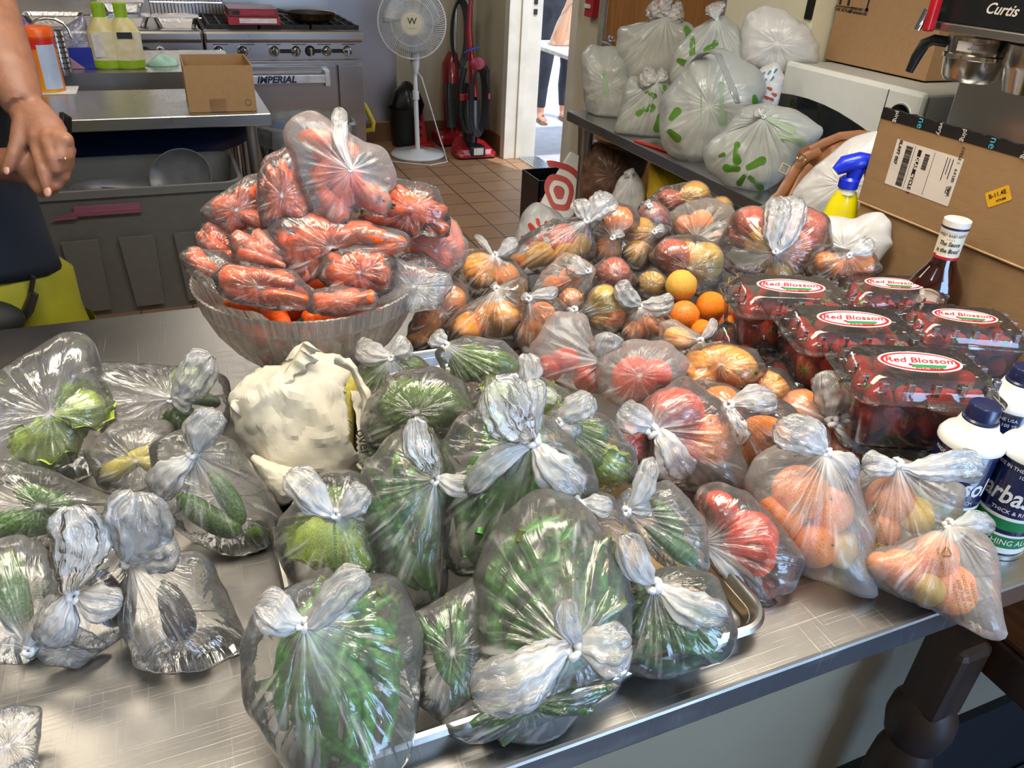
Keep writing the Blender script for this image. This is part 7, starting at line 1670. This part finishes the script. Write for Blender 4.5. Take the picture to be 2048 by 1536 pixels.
# dustpan bin + cone
t = thing('black_wastebasket', 'small black bin standing behind the fan pole', 'bin', (1.62, 5.92, 0))
q = aty(808, 245, 5.93); obj('bin_shell', lt([(.001, .002), (.09, .002), (.115, .28), (.12, .285), (.11, .28), (.085, .01), (.001, .01)], (q.x, 5.94, 0), 28), P('black_bin_plastic', '#1a1b1e', .4), t); obj('black_liner', lt([(.10, .2), (.125, .30), (.09, .40), (.03, .46), (.001, .47)], (q.x+.03, 5.95, 0), 24, fn=lambda a, z: 1+.08*math.sin(5*a+z*9)), P('bin_liner_black', '#0e0e10', .3, bump=.5, bsc=30), t)
q = aty(857, 300, 5.62); cx_, cy_ = q.x+.02, 5.955
t = thing('safety_cone', 'small red folded floor cone between the fan and the vacuum cleaners', 'cone', (cx_, cy_, 0))
obj('cone_body', rotm(lt([(.085, .015), (.03, .33), (.022, .36), (.001, .362)], (0, 0, 0), 4), Matrix.Translation((cx_, cy_, 0)) @ Matrix.Rotation(PI/4, 4, 'Z')), P('cone_red', '#b81c22', .45), t, smooth=False, bevel=.006)
obj('cone_base', bx(cx_-.10, cx_+.11, cy_-.10, cy_+.10, .001, .016), MC['cone_red'], t, smooth=False, bevel=.004)
for z in (.08, .14, .2): obj('hole', tb([(cx_, cy_-.09, z), (cx_, cy_-.03, z)], .008, 8), M_BLK, t)
# vacuums
M_VR = P('vacuum_red', '#8c1622', .25, var=.08, coat=.5); M_VB = P('vacuum_black', '#16171b', .35, var=.1); M_VG = P('vacuum_clear_grey', '#3c4448', .15, coat=.5)
def vac(bx_, by_, k, label):
    o = V(bx_, by_, 0); s = 1.0; t = thing('upright_vacuum', label, 'vacuum cleaner', o, 'upright vacuum cleaners')
    hd = bmesh.new(); ls = []
    for y, w, h in ((-.15, .13, .035), (-.12, .155, .07), (0, .16, .085), (.10, .12, .12)):
        ls.append([hd.verts.new(o+V(x, y, max(.006, z))) for x, z in ((-w, .012), (w, .012), (w, h*.6), (w*.75, h), (-w*.75, h), (-w, h*.6))])
    loft(hd, ls, True, True); obj('floor_head', hd, M_VR, t, smooth=False, bevel=.012)
    obj('head_cover', bx(o.x-.06, o.x+.06, o.y-.152, o.y-.04, .02, .095), M_VB, t, smooth=False, bevel=.01)
    obj('rating_label', bx(o.x-.035, o.x+.04, o.y-.155, o.y-.1535, .035, .085), MC['alarm_white'], t, smooth=False)
    for sx in (-.12, .12): obj('wheel', tb([o+V(sx-.012, -.10, .022), o+V(sx+.012, -.10, .022)], .02, 14), M_VB, t)
    obj('body', tb([o+V(0, .02, .08), o+V(0, .05, .2), o+V(0, .07, .42), o+V(0, .08, .50)], [.07, .085, .08, .05], 18, flat=.7), M_VB if k else M_VG, t)
    obj('dust_bin', tb([o+V(-.01, -.03, .17), o+V(-.01, -.01, .40)], [.055, .06], 18), M_VG, t)
    obj('red_spine', tb([o+V(0, -.03, .42), o+V(.0, .02, .60), o+V(0, .05, .72)], [.05, .04, .03], 14, flat=.6), M_VR, t)
    obj('handle_tube', tb([o+V(0, .05, .66), o+V(-.01, .07, .86), o+V(.0, .08, 1.02), o+V(.02, .08, 1.10)], [.03, .024, .016, .014], 14), M_VR, t)
    obj('handle_grip', tb([o+V(.0, .08, 1.02), o+V(.02, .08, 1.13), o+V(-.02, .08, 1.2), o+V(-.06, .08, 1.13)], .014, 10), M_VB, t)
    obj('hose', tb([o+V(-.07, -.02, .62), o+V(-.10, -.03, .5), o+V(-.10, -.03, .3), o+V(-.07, -.04, .2), o+V(-.04, -.06, .17)], .02, 12), P('hose_black', '#1c1e24', .4, c2='#0c0d10', sc=10, stretch=(1, 1, 30)), t)
    obj('hose', tb([o+V(.05, -.02, .66), o+V(.10, -.02, .6), o+V(.11, -.01, .42), o+V(.10, -.02, .3)], .02, 12), MC['hose_black'], t)
    obj('wand', tb([o+V(.115, 0, .18), o+V(.115, 0, .50)], .014, 10), M_VB, t)
    for z in (.40,): obj('red_clip', bx(o.x-.115, o.x-.05, o.y-.055, o.y-.02, z, z+.05), M_VR, t, smooth=False, bevel=.006); obj('red_clip', bx(o.x+.09, o.x+.135, o.y-.03, o.y+.02, z, z+.045), M_VR, t, smooth=False, bevel=.006)
    bm = bmesh.new()
    for j in range(7):
        w = .035+.006*j; tube(bm, [o+V(w*math.cos(a)+.01, -.085-.004*j, .40+(.21+.006*j)*math.sin(a)) for a in [2*PI*i/24 for i in range(25)]], .004, 6, caps=False)
    obj('coiled_cord', bm, M_VB, t)
    obj('cord_hook', rotm(ball(lambda a, p: Vector((.06*math.sin(a)*math.cos(p), .02*math.sin(a)*math.sin(p), .045*math.cos(a))), 20, 12), Matrix.Translation(o+V(.0, -.10, .66))), P('hook_pink_red', '#8a2436', .35), t)
    obj('blue_strap', tb([o+V(-.065, .0, .72), o+V(-.02, -.03, .745), o+V(.04, -.02, .755)], .012, 10, flat=.5), P('strap_blue', '#1f5fd0', .5), t)
vac(2.045, 5.56, 1, 'front red and black upright vacuum with a blue strap and coiled cord')
t = thing('upright_vacuum', 'rear dark red upright vacuum half hidden behind the front one', 'vacuum cleaner', (2.02, 5.93, 0), 'upright vacuum cleaners')
o = V(2.02, 5.93, 0)
obj('floor_head', bx(o.x-.15, o.x+.15, o.y-.14, o.y+.1, .012, .10), M_VR, t, smooth=False, bevel=.03)
obj('body', tb([o+V(0, .02, .08), o+V(0, .04, .3), o+V(0, .06, .58), o+V(0.02, .07, .66)], [.09, .10, .09, .05], 18, flat=.7), M_VR, t)
obj('dust_bin', tb([o+V(-.03, -.07, .14), o+V(-.03, -.05, .46)], .045, 16), M_VG, t)
obj('handle_tube', tb([o+V(.04, .07, .6), o+V(.05, .08, 1.15)], .011, 10), M_CHR, t)
bm = bmesh.new()
for j in range(8):
    w = .045+.005*j; tube(bm, [o+V(w*math.cos(a)+.05, .02-.006*j, .80+(.20+.006*j)*math.sin(a)) for a in [2*PI*i/24 for i in range(25)]], .0045, 6, caps=False)
obj('coiled_cord', bm, P('cord_grey', '#3a3c40', .4), t)
q = aty(738, 238, 5.6); t = thing('yellow_gas_hose', 'yellow coated gas hose looping out beside the range', 'hose', (q.x, 5.6, 0)); obj('hose', tb([(1.10, 5.66, .45), (q.x-.06, 5.65, .42), (q.x-.02, 5.6, .36), (q.x+.025, 5.58, .26), (q.x+.02, 5.58, .21), (q.x-.05, 5.62, .19), (q.x-.12, 5.66, .25), (1.10, 5.66, .30)], .018, 12), P('hose_yellow', '#c8b428', .45), t)
# ================================================================== OUTSIDE: table, orange bag, standing person
t = thing('folding_table', 'white folding table outside the doorway with an orange bag on it', 'table', (3.2, 5.9, 0))
obj('tabletop', bx(2.62, 4.4, 5.1, 6.0, .715, .745), P('folding_table_white', '#e4e8f0', .4), t, smooth=False, bevel=.006)
q1 = atz(1110, 250, 0)
obj('leg', tb([(2.95, 5.55, -.015), (2.95, 5.55, .715)], .013, 10), P('table_leg_grey', '#8a8e96', .4, .3), t)
obj('foot_bar', tb([(2.78, 5.35, -.005), (2.95, 5.55, .02), (3.10, 5.9, -.005)], .014, 10), MC['table_leg_grey'], t)
obj('cross_bar', tb([(2.95, 5.55, .42), (3.5, 5.62, .45)], .011, 10), MC['table_leg_grey'], t)
bag('P', [(1095,95),(1110,60),(1130,20),(1150,-20),(1165,0),(1160,70),(1150,88),(1125,95)], 'translucent orange shopping bag on the outdoor folding table', dep=depth(aty(1130, 60, 5.7)), mat=film('orange_bag_film', haze=.55, white=(1, .62, .42), gloss=.6), name='shopping_bag', floor=.746, D=.6, knot=(1145,10), items=(('orange',1120,75,12),), ilabel='orange inside the translucent orange bag outdoors')
# ================================================================== PEOPLE
def remesh(o, vox, it=6, fac=.5):
    r = o.modifiers.new('r', 'REMESH'); r.mode = 'VOXEL'; r.voxel_size = vox; r.use_smooth_shade = True
    s = o.modifiers.new('s', 'SMOOTH'); s.iterations = it; s.factor = fac
SKIN = P('skin', '#96664c', .5, c2='#875a44', sc=40, sub=.15, bump=.25, bsc=260)
SKN2 = P('fingernail', '#b58474', .3, var=.02)
d0 = depth(aty(70, 300, 1.48)); mpp = d0/F
def H(x, y, dd=0): return atd(x, y, d0-dd)
t = thing('person', 'person in navy shirt and yellow shorts cut off by the left edge, hand hanging', 'person', (-.42, 1.68, 0))
bm = bmesh.new()
tx, ty = -.43, 1.68
# trunk, legs, neck and head as one figure
def loft_e(bm, rows, seg=28):
    ls = []
    for cx, cy, z, rx, ry in rows: ls.append([bm.verts.new((cx+rx*math.cos(2*PI*k/seg), cy+ry*math.sin(2*PI*k/seg), z)) for k in range(seg)])
    loft(bm, ls, True, True)
loft_e(bm, [(tx, ty, .84, .155, .10), (tx, ty, .92, .158, .105), (tx, ty, 1.05, .14, .095), (tx, ty, 1.18, .15, .10), (tx, ty, 1.32, .165, .10), (tx, ty, 1.40, .15, .085), (tx, ty, 1.44, .07, .06), (tx, ty, 1.50, .055, .055), (tx, ty, 1.53, .06, .065)])
lathe(bm, [(.001, 1.50), (.05, 1.51), (.075, 1.56), (.083, 1.62), (.078, 1.68), (.05, 1.725), (.001, 1.735)], (tx, ty, 0), 24)
tube(bm, [(tx, ty-.075, 1.64), (tx, ty-.10, 1.60), (tx, ty-.08, 1.59)], [.008, .014, .01], 8)
for s in (-1, 1):
    tube(bm, [(tx+s*.085, ty, .88), (tx+s*.09, ty, .70), (tx+s*.09, ty, .48), (tx+s*.09, ty+.01, .30), (tx+s*.09, ty+.015, .08)], [.088, .078, .055, .052, .038], 18)
    tube(bm, [(tx+s*.09, ty+.04, .035), (tx+s*.09, ty-.06, .03), (tx+s*.095, ty-.15, .018)], [.032, .034, .018], 12, flat=.8)
    tube(bm, [(tx+s*.082, ty-.01, 1.60), (tx+s*.086, ty, 1.63)], [.016, .018], 8)
# left arm resting (far side)
tube(bm, [(tx-.15, ty, 1.38), (tx-.20, ty, 1.18), (tx-.21, ty-.04, 1.0), (tx-.12, ty-.12, .98)], [.045, .04, .033, .028], 14)
# near arm reaching forward with the hand hanging from the wrist
sh = Vector((tx+.14, ty-.01, 1.38)); el = H(-46, -60, -.03)
tube(bm, [sh, (sh+el)*.5+V(.02, 0, .0), el, H(-14, 60, -.01), H(16, 140), H(36, 186), H(48, 212)], [.05, .047, .046, .047, .043, .036, .031], 18)
bk = [(44, 205, .027), (62, 232, .034), (82, 262, .039), (92, 282, .040)]
tube(bm, [H(x, y, .004) for x, y, r in bk], [r for x, y, r in bk], 18, flat=.55, up=_fw)
for pts in ([(66,268,.0125,.012),(73,292,.0115,.018),(80,322,.0105,.022),(86,345,.0108,.022),(91,366,.0095,.018),(95,387,.0072,.012)],
            [(90,266,.0125,.014),(97,290,.0115,.024),(106,318,.0108,.026),(111,338,.0105,.018),(110,350,.0092,.004)],
            [(112,268,.012,.012),(119,290,.011,.022),(124,312,.0102,.022),(126,332,.0098,.010),(122,340,.009,-.004)],
            [(131,272,.011,.006),(137,292,.0098,.014),(140,310,.009,.010),(138,326,.0085,-.002)],
            [(48,238,.017,.008),(40,262,.0145,.014),(33,288,.0118,.018),(27,306,.0115,.020),(20,326,.0105,.018),(12,343,.0082,.016)]):
    tube(bm, [H(x, y, d) for x, y, r, d in pts], [r for x, y, r, d in pts], 12)
    e = pts[-1]; bmesh.ops.create_icosphere(bm, subdivisions=2, radius=e[2], matrix=Matrix.Translation(H(e[0], e[1], e[3])))
for x, y in ((72, 274), (95, 271), (116, 274), (133, 280)): bmesh.ops.create_icosphere(bm, subdivisions=2, radius=.0125, matrix=Matrix.Translation(H(x, y, .020)))
# the other hand cupped below: palm and four curled fingers joined to its forearm
tube(bm, [(tx-.12, ty-.12, .98), H(-20, 330, -.04), H(40, 330, -.03), H(75, 335, -.025), H(100, 330, -.02)], [.028, .028, .030, .036, .030], 16)
for k, (a, b, c) in enumerate((((60,350),(84,382),(112,372)), ((72,340),(106,378),(128,352)), ((84,330),(120,360),(137,328)), ((92,318),(128,340),(140,300)))):
    tube(bm, [H(*a, -.02), H(*b, -.012), H(*c, -.002)], [.014, .0125, .0105], 12); bmesh.ops.create_icosphere(bm, subdivisions=2, radius=.0105, matrix=Matrix.Translation(H(*c, -.002)))
b = obj('body', bm, SKIN, t); remesh(b, .0042, 5)
nb = ball(lambda a, p: Vector((.0062*math.sin(a)*math.cos(p), .0085*math.sin(a)*math.sin(p), .003*math.cos(a))), 16, 8); nb.transform(basis(H(95, 384, .0195), CR, CU)); obj('fingernail', nb, SKN2, t)
nb = ball(lambda a, p: Vector((.005*math.sin(a)*math.cos(p), .007*math.sin(a)*math.sin(p), .0025*math.cos(a))), 16, 8); nb.transform(basis(H(13, 341, .0235), CR, CU+CR*.5)); obj('fingernail', nb, SKN2, t)
rg = lt([(.0102, -.0009), (.0112, 0), (.0102, .0009)], (0, 0, 0), 28, closed=True); pz = H(122, 318, .020); ax_ = (H(126, 332, .010)-H(119, 290, .022)).normalized(); u_, w_ = frame_at(ax_)
rg.transform(basis(pz, u_, ax_.cross(u_))); q = H(131, 317, .028); lathe(rg, [(.001, -.002), (.0028, 0), (.001, .002)], q, 8); obj('gold_ring', rg, P('gold', (.8, .58, .3), .2, 1), t)
wt = bmesh.new(); box(wt, -.004, .004, -.018, .018, -.014, .014); wt.transform(basis(H(131, 250, -.012), CR, CU-CR*.35)); obj('wristwatch', wt, M_MB, t, smooth=False, bevel=.003)
# shirt, shorts, belt bag
M_SH = P('navy_shirt', '#121c2c', .85, c2='#0c131f', sc=6, bump=.4, bsc=30)
hz = aty(118, 548, 1.58).z; rx_ = aty(118, 545, ty-.06).x-tx
bm = bmesh.new(); ls = []; sg = 64
for i in range(34):
    u = i/33; z = hz+.01+(1.44-hz)*u; rxx = rx_*(1-.10*math.sin(PI*min(1, u*1.6))*1)*(1 if u < .85 else 1-(u-.85)*1.4); ryy = .125*(1-.05*math.sin(PI*u))*(1 if u < .85 else 1-(u-.85)*1.2)
    ls.append([bm.verts.new((tx+(rxx+.006*nz((math.cos(a)*3, math.sin(a)*3, u*5), 1.3))*math.cos(a), ty+(ryy+.010*nz((math.cos(a)*3+9, math.sin(a)*3, u*5), 1.3))*math.sin(a), z-(.03*math.cos(a) if i < 3 else .0)*(1-i/3))) for a in [2*PI*k/sg for k in range(sg)]])
loft(bm, ls); 
o = obj('navy_shirt', bm, M_SH, t, ang=180); o.modifiers.new('t', 'SOLIDIFY').thickness = .003
bm = bmesh.new(); tube(bm, [sh-V(.05, 0, -.03), sh, (sh+el)*.5+V(.02, 0, .0)], [.07, .068, .062], 20, caps=False); obj('sleeve', bm, M_SH, t)
bm = bmesh.new(); ls = []
for z, rx, ry in ((hz+.03, rx_-.03, .095), (hz-.01, rx_-.006, .118), (.86, rx_+.012, .132), (.78, rx_+.022, .138), (.70, rx_+.026, .14)):
    ls.append([bm.verts.new((tx+(rx+.006*math.sin(5*a+z*30))*math.cos(a), ty+(ry+.006*math.sin(4*a+z*20))*math.sin(a), z)) for a in [2*PI*k/48 for k in range(48)]])
loft(bm, ls, False, True)
for s in (-1, 1): tube(bm, [(tx+s*.105, ty, .74), (tx+s*.115, ty, .60), (tx+s*.12, ty, .48)], [.108, .112, .115], 24, caps=False)
obj('yellow_shorts', bm, P('yellow_shorts_cloth', '#8f8e10', .75, c2='#7a790b', sc=8, bump=.3, bsc=40), t, ang=60)
def sf(x, y, off=0): 
    p = aty(x, y, 1.55); a = math.atan2((p.y-ty)/.132, (p.x-tx)/(rx_+.012)); return Vector((tx+(rx_+.022+off)*math.cos(a), ty+(.140+off)*math.sin(a), p.z))
obj('belt_strap', tb([sf(-60, 690), sf(0, 668), sf(40, 645), sf(75, 618), sf(100, 585), sf(118, 560)], .013, 10, flat=.3), P('black_webbing', '#131416', .7), t)
bk_ = obj('belt_buckle', tb([sf(48, 642, .006), sf(72, 620, .008), sf(98, 590, .008)], [.015, .020, .017], 10, flat=.45), P('black_buckle_plastic', '#1a1b1d', .35), t)
obj('belt_pouch', ball(lambda a, p: Vector((tx+.02, ty-.155, .835))+Vector((.10*math.sin(a)*math.cos(p), .05*math.sin(a)*math.sin(p), .045*math.cos(a))), 30, 18), MC['black_webbing'], t)
obj('hair', ball(lambda a, p: Vector((tx, ty+.012, 1.665))+Vector((.09*math.sin(a)*math.cos(p), .092*math.sin(a)*math.sin(p), .085*math.cos(a) if a < 1.7 else .085*math.cos(1.7)-.02*(a-1.7))), 30, 18), P('dark_hair', '#1e1512', .6), t)
# person outside the doorway
ox, oy = 3.22, 6.62; OZ = -.02
t = thing('person', 'person outside the doorway in dark leggings and tan sandals behind the white table', 'person', (ox, oy, OZ))
bm = bmesh.new()
loft_e(bm, [(ox, oy, .86, .16, .11), (ox, oy, .95, .17, .12), (ox, oy, 1.1, .13, .10), (ox, oy, 1.3, .16, .10), (ox, oy, 1.4, .14, .08), (ox, oy, 1.45, .05, .05), (ox, oy, 1.5, .05, .05)])
lathe(bm, [(.001, 1.47), (.06, 1.50), (.08, 1.6), (.07, 1.67), (.001, 1.72)], (ox, oy, 0), 20)
fl_, fr_ = atz(1082, 245, OZ), atz(1127, 240, OZ)
for s, f_ in ((-1, fl_), (1, fr_)):
    tube(bm, [(ox+s*.09, oy, .92), ((ox+s*.09)*.6+f_.x*.4, oy*.6+f_.y*.4, .68), ((ox+s*.09)*.3+f_.x*.7, oy*.3+f_.y*.7, .46), (f_.x+.01, f_.y+.06, .28), (f_.x+.01, f_.y+.05, .05)], [.09, .075, .052, .052, .032], 16)
    tube(bm, [(f_.x+.01, f_.y+.07, .02), (f_.x, f_.y, .025), (f_.x-.015, f_.y-.10, .006)], [.028, .034, .02], 12, flat=.8)
    tube(bm, [(ox+s*.16, oy, 1.38), (ox+s*.22, oy-.02, 1.15), (ox+s*.16, oy-.15, 1.05), (ox+s*.08, oy-.22, 1.08)], [.04, .036, .028, .024], 12)
b = obj('body', bm, P('skin_light', '#c98f78', .5), t); remesh(b, .010, 4)
bm = bmesh.new()
for s, f_ in ((-1, fl_), (1, fr_)):
    tube(bm, [(ox+s*.085, oy, .94), ((ox+s*.09)*.6+f_.x*.4, oy*.6+f_.y*.4, .68), ((ox+s*.09)*.3+f_.x*.7, oy*.3+f_.y*.7, .46), (f_.x+.01, f_.y+.06, .28), (f_.x+.01, f_.y+.052, .10)], [.105, .085, .062, .060, .042], 18)
loft_e(bm, [(ox, oy, .84, .165, .12), (ox, oy, .95, .185, .13), (ox, oy, 1.04, .155, .12)])
b = obj('dark_leggings', bm, P('dark_leggings_cloth', '#2c2f3a', .7), t); remesh(b, .010, 4)
bm = bmesh.new(); loft_e(bm, [(ox, oy, 1.0, .175, .13), (ox, oy, 1.15, .15, .12), (ox, oy, 1.3, .18, .12), (ox, oy, 1.42, .15, .09)]); obj('pale_top', bm, P('pale_top_cloth', '#9ab0d0', .8), t)
obj('hair', ball(lambda a, p: Vector((ox, oy+.01, 1.62))+Vector((.09*math.sin(a)*math.cos(p), .09*math.sin(a)*math.sin(p), .11*math.cos(a) if a < 1.7 else -.05)), 24, 14), MC['dark_hair'], t)
for f_ in (fl_, fr_):
    obj('sandal', tb([(f_.x+.012, f_.y+.09, -.008), (f_.x, f_.y, -.008), (f_.x-.018, f_.y-.12, -.008)], [.03, .036, .03], 14, flat=.3), P('sandal_tan', '#8a6440', .6), t)
    obj('sandal_strap', tb([(f_.x-.036, f_.y-.03, .0), (f_.x, f_.y-.035, .055), (f_.x+.036, f_.y-.03, .0)], .007, 8), MC['sandal_tan'], t)
# ================================================================== WOODEN TABLE AT THE LOWER RIGHT
WD = P('walnut_stained_wood', '#33200f', .5, c2='#1f120a', sc=7, stretch=(4, 4, .5), coat=.1); WD2 = P('varnished_wood_top', '#5f3414', .3, c2='#3c200c', sc=9, stretch=(6, .6, 1), coat=.5)
zt2 = .735; lx = aty(1915, 1290, .41).x
t = thing('wooden_table', 'dark wooden table with a thick turned leg below the counter corner', 'table', (1.3, 0, 0))
obj('tabletop', bx(lx+.045, 1.9, -.7, .48, zt2-.012, zt2), WD2, t, smooth=False, bevel=.003)
obj('edge_board', bx(lx+.04, lx+.06, -.7, .48, zt2-.075, zt2-.013), WD, t, smooth=False, bevel=.003)
obj('apron', bx(lx+.06, 1.88, .44, .46, zt2-.10, zt2-.013), WD, t, smooth=False)
pf = [(.001, 0), (.026, .0), (.030, .05), (.022, .09), (.034, .16), (.040, .30), (.043, .42), (.040, .46), (.034, .485), (.030, .495), (.040, .505), (.046, .535), (.044, .56), (.034, .58), (.030, .59), (.001, .592)]
obj('leg', lt(pf, (lx, .41, .0125), 36), WD, t, label='thick turned leg')
obj('leg_block', rotm(bx(-.031, .031, -.031, .031, 0, .14), Matrix.Translation((lx, .41, .585))), WD, t, smooth=False, bevel=.012)
for x, y in ((1.82, -.6), (1.82, .41), (lx+.05, -.62)): obj('leg', lt(pf, (x, y, .0125), 20), WD, t)
M_FW2 = P('tint_mat_blue_grey', '#47536b', .6)  # mat added in blue-grey so the steel counter edge reflects a bluish tone
tag(obj('tint_mat', bx(-1.2, 2.1, -1.6, .48, .001, .012), M_FW2, None, smooth=False), 'added blue-grey floor mat that tints the counter front edge', 'mat')
